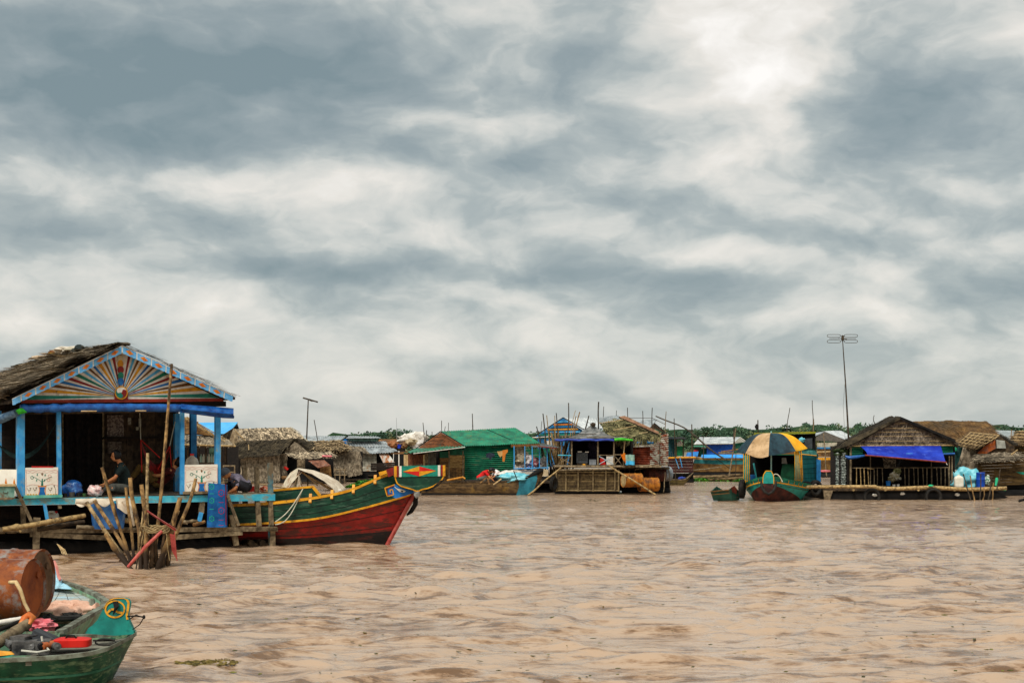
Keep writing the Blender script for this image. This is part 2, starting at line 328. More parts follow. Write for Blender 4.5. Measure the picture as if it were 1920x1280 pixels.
# ================================================================ water, bank, far wood
def water():
    rng = np.random.RandomState(4)
    a1 = np.radians(24)
    ang = np.concatenate([np.linspace(-np.pi, -a1, 60)[:-1], np.linspace(-a1, a1, 900), np.linspace(a1, np.pi, 60)[1:]])
    rad = [1.5]
    while rad[-1] < 9000:
        r = rad[-1]; rad.append(r+max(.035, min(r*r/(H*F)*.9, r*.03)) if r < 400 else r*1.3)
        if r < 9.5: rad[-1] = r+.4
    rad = np.array(rad); R, A = np.meshgrid(rad, ang, indexing='ij'); X = R*np.sin(A); Y = R*np.cos(A)
    Z = np.zeros_like(X)
    # short wind chop running towards and across the camera, in patches
    def vn(x, y, s):            # smooth value noise
        r_ = np.random.RandomState(s); T = r_.rand(64, 64); xi = np.floor(x).astype(int); yi = np.floor(y).astype(int); fx = x-xi; fy = y-yi
        fx = fx*fx*(3-2*fx); fy = fy*fy*(3-2*fy); g = lambda i, j: T[i % 64, j % 64]
        return (g(xi, yi)*(1-fx)+g(xi+1, yi)*fx)*(1-fy)+(g(xi, yi+1)*(1-fx)+g(xi+1, yi+1)*fx)*fy
    wx = (vn(X*.9, Y*.9, 1)-.5)*.9; wy = (vn(X*.9, Y*.9, 2)-.5)*.9
    for lam, amp, n in ((2.1, .016, 5), (1.05, .026, 7), (.58, .024, 9), (.34, .0125, 10), (.20, .0055, 9)):
        S = np.zeros_like(X)
        for i in range(n):
            th = np.radians(90+rng.uniform(-42, 42)+8); l = lam*rng.uniform(.8, 1.25); k = 2*np.pi/l
            ph = k*((X+wx)*np.cos(th)+(Y+wy)*np.sin(th))+rng.uniform(0, 6.28)
            S += np.sin(ph)
        S /= math.sqrt(n); fade = np.clip(1.6-R/(46*math.sqrt(lam)), 0, 1)
        pat = .45+1.1*vn(X/(lam*2.2)+9, Y/(lam*2.2), int(lam*100))
        E = np.exp(1.55*S); Z += amp*.62*(6*E/(6+E)-1.2)*fade*pat
    for (cx, cy, r) in ((-9, 31, 5), (-6, 15, 0)):   # calmer in the lee of the near house
        if r: Z *= 1-.35*np.exp(-(((X-cx)/r)**2+((Y-cy)/3.)**2))
    nr, na = X.shape; co = np.stack([X, Y, Z], -1).reshape(-1, 3)
    idx = np.arange(nr*na).reshape(nr, na)
    q = np.stack([idx[:-1, :-1], idx[1:, :-1], idx[1:, 1:], idx[:-1, 1:]], -1).reshape(-1, 4)
    q = q[:, ::-1]
    me = bpy.data.meshes.new('water'); me.vertices.add(len(co)); me.vertices.foreach_set('co', co.ravel().astype(np.float32))
    me.loops.add(q.size); me.loops.foreach_set('vertex_index', q.ravel().astype(np.int32))
    me.polygons.add(len(q)); me.polygons.foreach_set('loop_start', (np.arange(len(q))*4).astype(np.int32)); me.polygons.foreach_set('loop_total', np.full(len(q), 4, np.int32))
    me.polygons.foreach_set('use_smooth', np.ones(len(q), bool)); me.update(calc_edges=True); me.validate()
    o = bpy.data.objects.new('water', me); COL.objects.link(o); o['kind'] = 'structure'; o['label'] = 'choppy muddy brown river water'
    m = bpy.data.materials.new('muddy_water'); m.use_nodes = True; N = m.node_tree.nodes; Lk = m.node_tree.links; b = N['Principled BSDF']
    tc = N.new('ShaderNodeTexCoord')
    def noi(s, st, det, rough=.6):
        mp = N.new('ShaderNodeMapping'); mp.inputs['Scale'].default_value = st; Lk.new(tc.outputs['Object'], mp.inputs[0])
        n = N.new('ShaderNodeTexNoise'); n.inputs['Scale'].default_value = s; n.inputs['Detail'].default_value = det; n.inputs['Roughness'].default_value = rough
        Lk.new(mp.outputs[0], n.inputs['Vector']); return n.outputs['Fac']
    # random streaks painted in: brown for dark wave fronts, tan for bright flat water
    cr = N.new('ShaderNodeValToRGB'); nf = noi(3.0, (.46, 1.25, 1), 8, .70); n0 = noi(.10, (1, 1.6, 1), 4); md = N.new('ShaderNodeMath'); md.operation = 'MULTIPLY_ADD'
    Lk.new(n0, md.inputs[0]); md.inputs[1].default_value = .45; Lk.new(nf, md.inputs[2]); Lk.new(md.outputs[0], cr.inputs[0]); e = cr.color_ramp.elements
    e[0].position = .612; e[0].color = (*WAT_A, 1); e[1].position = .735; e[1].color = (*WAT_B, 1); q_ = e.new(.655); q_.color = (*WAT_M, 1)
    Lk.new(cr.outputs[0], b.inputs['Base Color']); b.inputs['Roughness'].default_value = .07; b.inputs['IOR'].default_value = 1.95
    b.inputs['Specular IOR Level'].default_value = .5
    b.inputs['Specular Tint'].default_value = (1, .89, .79, 1)
    # the chop too small to model grows in the open river
    sx = N.new('ShaderNodeSeparateXYZ'); Lk.new(tc.outputs['Object'], sx.inputs[0]); mr = N.new('ShaderNodeMapRange'); Lk.new(sx.outputs[1], mr.inputs[0])
    mr.inputs[1].default_value = 18; mr.inputs[2].default_value = 55; mr.inputs[3].default_value = .5; mr.inputs[4].default_value = 1.5
    def mul(a):
        q0 = N.new('ShaderNodeMath'); q0.operation = 'POWER'; Lk.new(a, q0.inputs[0]); q0.inputs[1].default_value = 3.2
        q = N.new('ShaderNodeMath'); q.operation = 'MULTIPLY'; Lk.new(q0.outputs[0], q.inputs[0]); Lk.new(mr.outputs[0], q.inputs[1]); return q.outputs[0]
    b1 = N.new('ShaderNodeBump'); b1.inputs['Strength'].default_value = 1.; b1.inputs['Distance'].default_value = .16; Lk.new(mul(noi(1.9, (.6, 1.7, 1), 5, .6)), b1.inputs['Height'])
    b2 = N.new('ShaderNodeBump'); b2.inputs['Strength'].default_value = .9; b2.inputs['Distance'].default_value = .025; Lk.new(mul(noi(6.5, (.6, 1.5, 1), 4, .6)), b2.inputs['Height'])
    Lk.new(b1.outputs[0], b2.inputs['Normal']); Lk.new(b2.outputs[0], b.inputs['Normal'])
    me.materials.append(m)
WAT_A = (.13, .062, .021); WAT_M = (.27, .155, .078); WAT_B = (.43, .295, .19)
water()
def bank():
    rng = random.Random(3)
    mb = MB()
    def f(u, v):
        x = -260+u*560; return V((x, 395+v*60+6*mnoise.noise(V((x*.02, 0, 1))), -.4+min(v*6, 1)*.9+.3*mnoise.noise(V((x*.05, v, 2)))))
    mb.grid(f, 120, 6, (0, 0, -1)); o = solo('riverbank', mb, mat('bank_earth', '#3c4426', '#5c5a34', .3, r=1), 'low green far riverbank', None, kind='structure')
    # far wood: one mass of crowns
    leaf = mat('wood_foliage', '#1f3d30', '#4c6648', .16, r=.9, isl=.45, bump=0, wear='#7d7a4c', wamt=.60, wsc=.12)
    mb = MB()
    def top(px):
        b_ = 806
        for x, y in ((600, 820), (640, 812), (700, 812), (742, 806), (800, 816), (1000, 816), (1270, 803), (1300, 806), (1330, 800), (1400, 803), (1480, 800), (1524, 797), (1560, 802), (1640, 796), (1740, 802), (1900, 797), (1960, 797)):
            if px <= x: return b_ + (y-b_)*1. if px < 600 else lp+(y-lp)*(px-lx)/(x-lx+1e-6)
            lx, lp = x, y
        return 798
    for i in range(460):
        px = rng.uniform(300, 2150); d = rng.uniform(398, 440); ty = top(px)+rng.gauss(2.5, 4.6)+3*math.sin(px*.031)
        c = P(px, ty, d); ht = c.z; r = rng.choice((1.2, 1.8, 2.4, 3.0, 4.2))*rng.uniform(.85, 1.15)
        c.z = ht-r*.8
        for k in range(95):
            dv = V((rng.gauss(0, 1), rng.gauss(0, 1), rng.gauss(0, 1))).normalized()
            rr = r*(rng.uniform(.55, 1.05)); q = c+V((dv.x*rr*1.25, dv.y*rr, dv.z*rr*.85))
            if dv.z < -.2: q.z -= rng.uniform(0, max(.1, c.z-.5)); 
            a = V((rng.gauss(0, 1), rng.gauss(0, 1), rng.gauss(0, 1))).normalized(); b_ = a.orthogonal().normalized(); s_ = rng.uniform(.22, .5)
            mb.add([q-a*s_, q+b_*s_*.7, q+a*s_, q-b_*s_*.7], [(0, 1, 2, 3)])
    solo('far_wood', mb, leaf, 'far green wood along the horizon', 'trees', kind='stuff')
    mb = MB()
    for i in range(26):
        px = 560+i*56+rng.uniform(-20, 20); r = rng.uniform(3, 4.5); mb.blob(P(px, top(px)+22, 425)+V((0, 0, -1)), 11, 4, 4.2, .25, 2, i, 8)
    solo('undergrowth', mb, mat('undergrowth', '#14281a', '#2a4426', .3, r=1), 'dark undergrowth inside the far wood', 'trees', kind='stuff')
    # a few trees stand out of the wood
    for k, (px, ty, d, r, lab) in enumerate(((742, 806, 380, 2.9, 'round dark tree standing out of the wood above the sack pile'), (1322, 799, 380, 2.6, 'pointed tree standing out of the wood above the pale tin roof'),
        (1526, 796, 378, 3.6, 'broad tree standing out of the wood behind the tall thin mast'), (1622, 797, 380, 3.4, 'round tree standing out of the wood beside the aerial mast'), (1885, 796, 378, 3.0, 'tree standing out of the wood near the right edge'))):
        c = P(px, ty, d); t = thing('tree', lab, 'tree', (c.x, c.y, 0), 'trees standing out of the far wood')
        m_ = MB(); m_.tube([V((c.x, c.y, -.3)), V((c.x+.2, c.y, c.z*.45)), V((c.x, c.y, c.z-r*.5))], [.3, .22, .1], 8)
        for j in range(4):
            a = j*1.6; m_.tube([V((c.x, c.y, c.z*.45)), V((c.x+math.cos(a)*r*.7, c.y+math.sin(a)*r*.7, c.z-r*.8))], [.14, .05], 6)
        part('trunk', m_, WOODD, t)
        m_ = MB()
        lobes = [(V((rng.gauss(0, r*.45), rng.gauss(0, r*.4), -r*.9+rng.gauss(0, r*.3))), rng.uniform(.4, .7)*r) for _ in range(7)]+[(V((0, 0, -r*.45)), r*.45)]
        for off, lr in lobes:
            for _ in range(170):
                dv = V((rng.gauss(0, 1), rng.gauss(0, 1), rng.gauss(0, 1))).normalized(); q = c+off+dv*lr*rng.uniform(.5, 1.05)
                a = V((rng.gauss(0, 1), rng.gauss(0, 1), rng.gauss(0, 1))).normalized(); b_ = a.orthogonal().normalized(); s_ = rng.uniform(.18, .36)
                m_.add([q-a*s_, q+b_*s_*.7, q+a*s_, q-b_*s_*.7], [(0, 1, 2, 3)])
        part('crown', m_, leaf, t)
bank()

def debris():
    rng = random.Random(17); b = MB()
    for i in range(230):
        px = rng.uniform(360, 1915); py = 960+320*rng.random()**.7; p = P(px, HZ, Wd(py)); p.z = .022; a = rng.uniform(0, PI); L = rng.uniform(.012, .05); o = V((math.cos(a)*L, math.sin(a)*L, 0)); w = V((-math.sin(a)*L*.4, math.cos(a)*L*.4, rng.uniform(0, .006)))
        b.prism([p-o, p+w, p+o, p-w], (0, 0, -.004))
    solo('floating_flecks', b, mat('fleck_leaf', '#2e3312', '#6a6428', 9, r=.8, isl=.5), 'small leaf flecks drifting over the open brown water', 'debris', kind='stuff')
    b = MB()
    for i in range(420):
        a = rng.uniform(0, 2*PI); r = rng.random()**.6; p = P(388+62*r*math.cos(a), HZ, Wd(1243)+.30*r*math.sin(a)); p.z = .018+rng.uniform(0, .012); q = rng.uniform(0, PI); L = rng.uniform(.012, .035); o = V((math.cos(q)*L, math.sin(q)*L, 0)); w = V((-math.sin(q)*L*.5, math.cos(q)*L*.5, .004))
        b.prism([p-o, p+w, p+o, p-w], (0, 0, -.004))
    solo('floating_weed', b, mat('scum_olive', '#4c4218', '#7c6a30', 9, r=.8, isl=.4), 'olive patch of floating weed in front of the green sampan', 'weed', kind='stuff')
debris()
# ================================================================ people
def remesh(ob, vox, it=3):
    m = ob.modifiers.new('r', 'REMESH'); m.mode = 'VOXEL'; m.voxel_size = vox; m.use_smooth_shade = True
    s = ob.modifiers.new('s', 'SMOOTH'); s.iterations = it; s.factor = .5
    dg = bpy.context.evaluated_depsgraph_get(); me = bpy.data.meshes.new_from_object(ob.evaluated_get(dg)); mats = list(ob.data.materials)
    ob.modifiers.clear(); ob.data = me; me.materials.clear()
    for x in mats: me.materials.append(x)
    me.polygons.foreach_set('use_smooth', [True]*len(me.polygons)); return ob
def lerpv(a, b, t): return V(a)*(1-t)+V(b)*t
def figure(label, base, fwd, J, shirt, trous, hair=True, group=None, vox=.013, cap=None, bare=False, watch=False):
    """J: joints in metres; x = to the person's right, y = forward, z = up, from base."""
    f = V(fwd).normalized(); r = V((f.y, -f.x, 0)); base = V(base)
    def G(p): p = V(p); return base+r*p.x+f*p.y+V((0, 0, p.z))
    t = thing('person', label, 'person', base, group)
    j = {k: G(v) for k, v in J.items() if k not in ('face', 'up')}
    fd = (r*J['face'][0]+f*J['face'][1]+V((0, 0, J['face'][2]))).normalized(); up = V((0, 0, 1)); up = (up-fd*up.dot(fd)).normalized(); sd_ = fd.cross(up)
    hd = j['head']; b = MB()
    R = Matrix((sd_, fd, up)).transposed()
    b.blob(hd+up*.015, .074, .092, .098, 0, n=14, R=R)
    b.blob(hd-up*.05+fd*.022, .056, .066, .062, 0, n=12, R=R)       # jaw
    b.tube([hd+fd*.088+up*.02, hd+fd*.108-up*.018, hd+fd*.096-up*.03], [.008, .015, .010], 8)     # nose
    b.blob(hd+fd*.086-up*.057, .024, .010, .010, 0, n=6, R=R)       # lips
    b.blob(hd+fd*.076+up*.032, .046, .016, .010, 0, n=6, R=R)       # brow
    for s in (-1, 1): b.blob(hd+sd_*s*.074-up*.004-fd*.01, .010, .020, .032, 0, n=6, R=R)
    b.tube([hd-up*.05-fd*.02, lerpv(hd, j['neck'], .6), j['neck']], [.052, .05, .062], 10)
    ch = lerpv(j['neck'], j['pelvis'], .33)
    b.tube([j['neck'], ch, lerpv(j['neck'], j['pelvis'], .7), j['pelvis']], [.075, .125, .115, .135], 14)
    for s in 'LR':
        sh, el, wr = j['sh'+s], j['el'+s], j['wr'+s]; hp, kn, an, to = j['hip'+s], j['kn'+s], j['an'+s], j['to'+s]
        b.tube([lerpv(j['neck'], sh, .1), sh], [.06, .058], 10); b.tube([ch, sh], [.08, .055], 10)
        b.tube([sh, lerpv(sh, el, .5), el], [.052, .045, .038], 10); b.tube([el, lerpv(el, wr, .35), wr], [.038, .037, .026], 10)
        b.tube([j['pelvis'], hp], [.11, .085], 10); b.tube([hp, lerpv(hp, kn, .4), kn], [.088, .078, .055], 12); b.tube([kn, lerpv(kn, an, .35), an], [.053, .052, .034], 10)
        b.tube([an, lerpv(an, to, .5), to], [.036, .036, .024], 8)
        hdv = (j['ha'+s]-wr).normalized(); ax = hdv.orthogonal().normalized() if abs(hdv.z) > .9 else hdv.cross(V((0, 0, 1))).normalized(); nz = ax.cross(hdv)
        if nz.z > 0: nz = -nz
        pc = wr+hdv*.05; Rh = Matrix((ax, hdv, nz)).transposed(); b.blob(pc, .038, .052, .016, 0, n=8, R=Rh)
        for q, (o, L) in enumerate(((-.028, .062), (-.010, .072), (.009, .068), (.027, .054))):
            a0 = pc+ax*o+hdv*.038; a1 = a0+hdv*L*.5+nz*.006; a2 = a1+hdv*L*.36+nz*.020; b.tube([a0, a1, a2], [.0095, .009, .0075], 6)
        tb = pc+ax*.034*(1 if s == 'L' else -1)-hdv*.02; b.tube([tb, tb+(ax*(1 if s == 'L' else -1)+hdv*.8).normalized()*.035, tb+(ax*(1 if s == 'L' else -1)*.5+hdv).normalized()*.06+nz*.01], [.011, .010, .008], 6)
    remesh(part('body', b, SKIN, t), vox, 2)
    # clothes
    b = MB(); k = .018
    b.tube([j['neck']+(ch-j['neck'])*.02, lerpv(j['neck'], ch, .4), ch, lerpv(j['neck'], j['pelvis'], .7), lerpv(j['neck'], j['pelvis'], 1.02)], [.065, .11, .145, .138, .155], 14)
    for s in 'LR':
        sh, el = j['sh'+s], j['el'+s]; b.tube([ch, sh], [.1, .07], 10); b.tube([j['neck'], sh], [.07, .066], 10)
        e_ = el if J.get('long', 0) else lerpv(sh, el, .8)
        b.tube([sh, lerpv(sh, e_, .5), e_], [.070, .063, .060], 10)
        if J.get('long', 0): b.tube([el, lerpv(el, j['wr'+s], .55)], [.058, .05], 10)
    remesh(part('shirt', b, shirt, t), vox*1.1, 2)
    b = MB(); b.tube([lerpv(j['neck'], j['pelvis'], .88), j['pelvis']], [.145, .155], 12)
    for s in 'LR':
        hp, kn, an = j['hip'+s], j['kn'+s], j['an'+s]
        b.tube([j['pelvis'], hp], [.14, .108], 12); b.tube([hp, lerpv(hp, kn, .5), kn], [.11, .098, .078], 12)
        b.tube([kn, lerpv(kn, an, .75)], [.076, .062], 10)
    remesh(part('trousers', b, trous, t), vox*1.1, 2)
    if hair:
        b = MB()
        def hf(u, v):
            th = v*PI*.78; ph = u*2*PI; d = V((math.sin(th)*math.cos(ph), math.sin(th)*math.sin(ph), math.cos(th)))
            lim = 1.12 if d.y < .35 else max(.86, 1.12-(d.y-.35)*(1.1 if th > .75 else .15))
            q = 1+.05*mnoise.noise(d*5)
            return hd+up*.018+R@V((d.x*.082*lim*q, d.y*.100*lim*q, d.z*.104*min(1.1, lim+.05)*q))
        b.grid(hf, 28, 14); part('hair', b, HAIR, t, smooth=True)
        for s in (-1, 1): b = MB(); b.blob(hd+fd*.081+up*.016+sd_*s*.030, .012, .006, .006, 0, n=5, R=R); part('eye', b, BLACK, t)
    if cap:
        b = MB()
        b.grid(lambda u, v: hd+up*.02+R@V((math.sin(v*PI*.56)*math.cos(u*2*PI)*.092, math.sin(v*PI*.56)*math.sin(u*2*PI)*.112, math.cos(v*PI*.56)*.122)), 20, 8)
        b.grid(lambda u, v: hd+up*.015+R@V(((u-.5)*.14, .095+v*.07*(1-(2*u-1)**2*.6), .02-v*.02)), 6, 3, -up*.006)
        part('cap', b, cap, t, smooth=True)
    if watch:
        w = j['wrR']+(j['elR']-j['wrR']).normalized()*.012; d = (j['elR']-j['wrR']).normalized()
        b = MB(); b.lathe(w, d, [(-.012, .027), (-.012, .033), (.012, .034), (.012, .028)], 14); part('wristwatch', b, WHITEP, t)
    return t
SIT = dict(head=(0, .06, .80), face=(0, 1, -.05), neck=(0, 0, .62), pelvis=(0, 0, .14), shL=(-.18, .0, .56), shR=(.18, .0, .56),
 elL=(-.22, .16, .34), elR=(.22, .16, .34), wrL=(-.14, .36, .24), wrR=(.14, .36, .24), haL=(-.12, .45, .20), haR=(.12, .45, .20),
 hipL=(-.1, .02, .12), hipR=(.1, .02, .12), knL=(-.32, .34, .16), knR=(.32, .34, .16), anL=(-.02, .42, .07), anR=(.04, .30, .07), toL=(.1, .46, .05), toR=(-.08, .36, .05))
# ================================================================ small shared builders
def drum(label, c, axis, L=.88, r=.29, m=None, group=None, cat='oil drum', end=None):
    c = V(c); a = V(axis).normalized(); t = thing('oil_drum', label, cat, c-V((0, 0, r)), group); b = MB()
    pr = [(-L/2+.02, r-.02), (-L/2, r+.004), (-L/2+.015, r+.006), (-L/2+.03, r)]
    for q in (-.17, .17): pr += [(q*L*.98-.03, r), (q*L*.98-.012, r+.012), (q*L*.98+.012, r+.012), (q*L*.98+.03, r)]
    pr += [(L/2-.03, r), (L/2-.015, r+.006), (L/2, r+.004), (L/2-.02, r-.02)]
    b.lathe(c, a, pr, 32); part('shell', b, m, t, smooth=30)
    for s, nm in ((1, 'end_plate'), (-1, 'end_plate')):
        b = MB(); b.lathe(c+a*s*(L/2-.022), a*s, [(-.01, r-.012), (0, r-.014), (.004, r-.05), (.000, r-.07), (0, .001)], 28)
        x = a.orthogonal().normalized(); b.lathe(c+a*s*(L/2-.022)+x*r*.62, a*s, [(0, .035), (.018, .035), (.018, .001)], 10)
        part(nm, b, end or m, t, smooth=30)
    return t
def tyre(label, c, axis, R=.27, r=.075, arc=1., group=None, squash=1.):
    c = V(c); a = V(axis).normalized(); up = V((0, 0, 1)); x = a.cross(up).normalized(); b = MB(); ns = 28; nr = 12; vs = []
    for i in range(ns):
        t = 2*PI*i/ns; d = x*math.cos(t)+up*math.sin(t)*squash
        for j in range(nr):
            f = 2*PI*j/nr; rr = r*(1+.05*math.sin(i*PI)); vs.append(c+d*(R+rr*math.cos(f)*.8)+a*rr*math.sin(f))
    b.add(vs, [(i*nr+j, ((i+1) % ns)*nr+j, ((i+1) % ns)*nr+(j+1) % nr, i*nr+(j+1) % nr) for i in range(ns) for j in range(nr)])
    for i in range(ns*2):       # tread blocks
        t = PI*i/ns; d = x*math.cos(t)+up*math.sin(t)*squash; tt = (-x*math.sin(t)+up*math.cos(t))
        b.bar(c+d*(R+r*.8)-a*r*.7, c+d*(R+r*.8)+a*r*.7, .02, .012, up=d)
    return solo('tyre', b, RUBBER, label, 'tyre', group, smooth=40)
def stake(label, a, b_, r0=.04, r1=.03, seed=0, wob=.02, m=None, group=None, name='wooden_stake', cat='stake', knots=5, seg=9, tip=False):
    a = V(a); b_ = V(b_); rng = random.Random(seed*31+7); ax = (b_-a); L = ax.length; d = ax.normalized(); x = d.orthogonal().normalized(); y = d.cross(x)
    pts = []; rad = []; kn = [rng.uniform(.05, .95) for _ in range(knots)]
    ws = [(rng.uniform(-1, 1), rng.uniform(-1, 1)) for _ in range(3)]
    N = seg*2
    for i in range(N+1):
        t = i/N; w = V((0, 0, 0))
        for q, (p1, p2) in enumerate(ws): s_ = math.sin(PI*(q+1)*t)/(q+1); w += (x*p1+y*p2)*s_*wob
        pts.append(a+ax*t+w); k = 1+.22*sum(math.exp(-((t-q)*L/.035)**2) for q in kn)+rng.uniform(-.05, .05)
        rad.append((r0*(1-t)+r1*t)*k)
    mb = MB(); mb.tube(pts, rad, 8)
    for q in kn[:3]:
        if rng.random() < .6:
            i = int(q*N); s_ = (x*rng.uniform(-1, 1)+y*rng.uniform(-1, 1)).normalized()
            mb.tube([pts[i], pts[i]+s_*rad[i]*1.5+d*rad[i]*.7], [rad[i]*.45, rad[i]*.25], 5)
    return solo(name, mb, m or STK, label, cat, group, smooth=60)
def jerry(mb, c, w, dpt, h, rz=0, cap=None):
    c = V(c); R = Matrix.Rotation(rz, 3, 'Z'); n = 10
    def se(t, e): return math.copysign(abs(t)**e, t)
    def f(u, v):
        ph = u*2*PI; x = se(math.cos(ph), .45)*w/2; y = se(math.sin(ph), .45)*dpt/2
        prof = ((0, .90, 0), (.04, 1, .02), (.5, 1, .5), (.78, 1, .80), (.92, .72, .93), (1, .3, 1.))
        for (a, k0, z0), (b, k1, z1) in zip(prof, prof[1:]):
            if v <= b+1e-9: q = (v-a)/(b-a); k = k0+(k1-k0)*q; z = z0+(z1-z0)*q; break
        return c+R@V((x*k, y*k, z*h))
    mb.grid(f, 24, 12); mb.add([c+R@V((se(math.cos(i*PI/12), .45)*w/2*.9, se(math.sin(i*PI/12), .45)*dpt/2*.9, 0.001)) for i in range(24)], [tuple(range(23, -1, -1))])
    return mb
# ================================================================ the near floating house (left)
FP = Pl(258, 29.6, 30); FN = FP.n; FB = -FP.n; FU = FP.u
def hero():
    rng = random.Random(11); STKW = mat('stake_wood_wet_foot', '#6e5230', '#b58f58', 8, r=.7, isl=.3, wear='#3b2a18', wamt=.54, wsc=6, wst=(1, 1, .4), wet=.55); T = thing('floating_house', 'sky blue floating house with a thatched roof and a sunburst painted gable', 'house', FP(228, 1036))
    # floor
    b = MB(); b.pp(FP, [(-75, 936.5), (516, 925.5), (516, 938), (-75, 948.5)], 0, .06); part('floor_beam', b, BLUEB, T)
    b = MB(); A = FP(-75, 935, -.065); B = FP(424, 926, -.065)
    boards(b, A, B, B+FB*6, A+FB*6, 34, False, .03, .05, .002, rng); part('floor', b, WOODD, T)
    b = MB(); A = FP(424.5, 926, -.062); B = FP(515, 924.5, -.062); boards(b, A, B, B+FB*.9, A+FB*.9, 6, False, .03, .06, .002, rng); part('side_landing', b, WOODG, T)
    # lower rails of the platform
    for pts, w in (([(-20, 992), (130, 995), (520, 991)], 8), ([(58, 1001.5), (202, 1008)], 9), ([(328, 1007), (455, 998)], 9), ([(455, 990), (521, 992)], 7)):
        b = MB(); b.pline(FP, pts, w, .05, 0, .10); part('platform_rail', b, WOODG, T)
    for (x0, y0, x1, y1, w) in ((70, 970, 68, 1029, 12), (435, 965, 444, 1022, 9), (512, 992, 512, 1031, 9), (43, 948, 45, 985, 8), (484, 940, 487, 986, 8), (508, 938, 510, 984, 7), (380, 940, 378, 962, 9), (112, 946, 113, 953, 6)):
        b = MB(); b.pline(FP, [(x0, y0), (x1, y1)], w, -.02 if w != 12 else .10, 0, .08); part('platform_post', b, WOODG, T)
    for (x0, y0, x1, y1, w, m) in ((84, 945, 90, 980, 6, BLUEP), (378, 960, 374, 977, 7, BLUEP), (27, 908, 66, 992, 6, WOODG), (427, 928, 448, 985, 5, WOODG)):
        b = MB(); b.pline(FP, [(x0, y0), (x1, y1)], w, .12, 0, .04); part('brace', b, m, T)
    # dark skirt, black sheet added behind to darken its gaps, raft logs
    b = MB(); boards(b, FP(-75, 1036, -.8), FP(430, 1030, -.8), FP(430, 940, -.8), FP(-75, 949, -.8), 7, True, .03, .02, .02, rng, splits=3); part('skirt_wall', b, DARKW, T); b = MB(); b.pp(FP, [(-75, 949), (430, 940), (430, 1034), (-75, 1040)], -1.0, .03); part('skirt_dark_backing', b, BLACK, T)
    b = MB(); A = FP(-75, 998, -.05); B = FP(520, 994, -.05); boards(b, A, B, B+FB*.9, A+FB*.9, 30, False, .03, .25, .01, rng); part('lower_deck', b, WOODG, T)
    for i in range(12):
        y = 1018+(i % 3)*6; b = MB(); p0 = FP(472+(i % 6)*7, y, -.1); b.tube([p0, p0+FB*3+V((0, 0, 0))], [.075]*2, 10); part('raft_bamboo', b, WOODD, T)
    b = MB(); b.tube([FP(-75, 1030, -.3), FP(430, 1025, -.3)], .16, 12); part('raft_log', b, BLACK, T)
    # posts
    for (x0, x1, yt, yb, off, m, th) in ((33, 46.5, 770, 930, .0, BLUEP, .17), (107, 114.5, 766, 930, .0, BLUEP, .10), (339, 346, 766, 926, 0, BLUEP, .08), (405, 414, 776, 925, .0, BLUEP, .12),
                                         (-8, 3, 770, 925, -1.2, BLUEP, .12), (328, 337, 775, 925, -1.9, BLUEP, .12), (358, 369, 774, 920, -3.4, BLUED, .13)):
        b = MB(); t_ = 1.5 if x0 == 107 else 0; b.pp(FP, [(x0, yt), (x1, yt), (x1+t_, yb), (x0+t_, yb)], off, th); part('post', b, m, T)
    # walls
    W = T
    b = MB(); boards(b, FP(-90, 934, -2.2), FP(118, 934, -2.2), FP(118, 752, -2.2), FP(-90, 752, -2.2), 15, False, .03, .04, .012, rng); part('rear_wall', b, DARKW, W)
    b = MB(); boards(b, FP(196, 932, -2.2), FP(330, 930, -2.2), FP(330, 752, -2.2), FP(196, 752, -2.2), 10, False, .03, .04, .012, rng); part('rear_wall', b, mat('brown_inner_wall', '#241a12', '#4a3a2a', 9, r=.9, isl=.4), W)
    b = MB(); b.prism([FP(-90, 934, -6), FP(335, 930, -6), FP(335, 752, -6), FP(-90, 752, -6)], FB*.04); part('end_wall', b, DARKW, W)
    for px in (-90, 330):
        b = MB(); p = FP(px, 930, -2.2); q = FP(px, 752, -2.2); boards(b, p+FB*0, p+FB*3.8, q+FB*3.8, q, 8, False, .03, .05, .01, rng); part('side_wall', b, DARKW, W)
    b = MB(); b.grid(lambda u, v: FP(119+u*75, 930-v*172, -2.35+.05*math.sin(u*22)), 30, 4, FB*.02); part('door_dark_sheet', b, mat('doorway_dim_brown', '#0e0c0b', '#2a211c', 9, r=.95), W)  # dark brown sheet added to stand for the dim room behind the door
    b = MB(); p = FP(118, 758, -2.18); b.pline(FP, [(118, 756), (118, 930)], 2, -2.16, 0, .05); b.pline(FP, [(194, 756), (194, 930)], 3, -2.16, 0, .05); b.pline(FP, [(118, 757), (194, 757)], 3, -2.16); part('door_frame', b, WOODG, W)
    for (x0, y0, x1, y1, c1, c2) in ((201, 778, 232, 818, '#4a3c34', '#86786c'), (240, 783, 246, 796, '#766e60', '#a09a88'), (260, 784, 265, 800, '#766e60', '#8f8a78'), (202, 828, 228, 850, '#3e3026', '#6a5c4c'), (255, 800, 260, 806, '#8a8470', '#a8a28c')):
        b = MB(); b.pp(FP, [(x0, y0), (x1, y0), (x1, y1), (x0, y1)], -2.12, .01); solo('poster', b, mat('poster_%d' % x0, c1, c2, 22, r=.7, lo=.45, hi=.55), {201: 'largest faded poster pinned high on the dark inner wall', 240: 'small pale paper hanging between the big poster and the hooks', 260: 'narrow pale paper hanging right of the others on the inner wall', 202: 'faded lower poster behind the seated person', 255: 'tiny pale tag below the narrow paper on the inner wall'}[x0], 'poster', 'papers on the inner wall')
    b = MB(); b.pp(FP, [(196, 819), (320, 817), (320, 821), (196, 823)], -2.0, .2); part('wall_shelf', b, DARKW, W)
    b = MB(); b.pline(FP, [(88, 770), (92, 925)], 3, -1.6); part('inner_rail', b, WOODD, W)
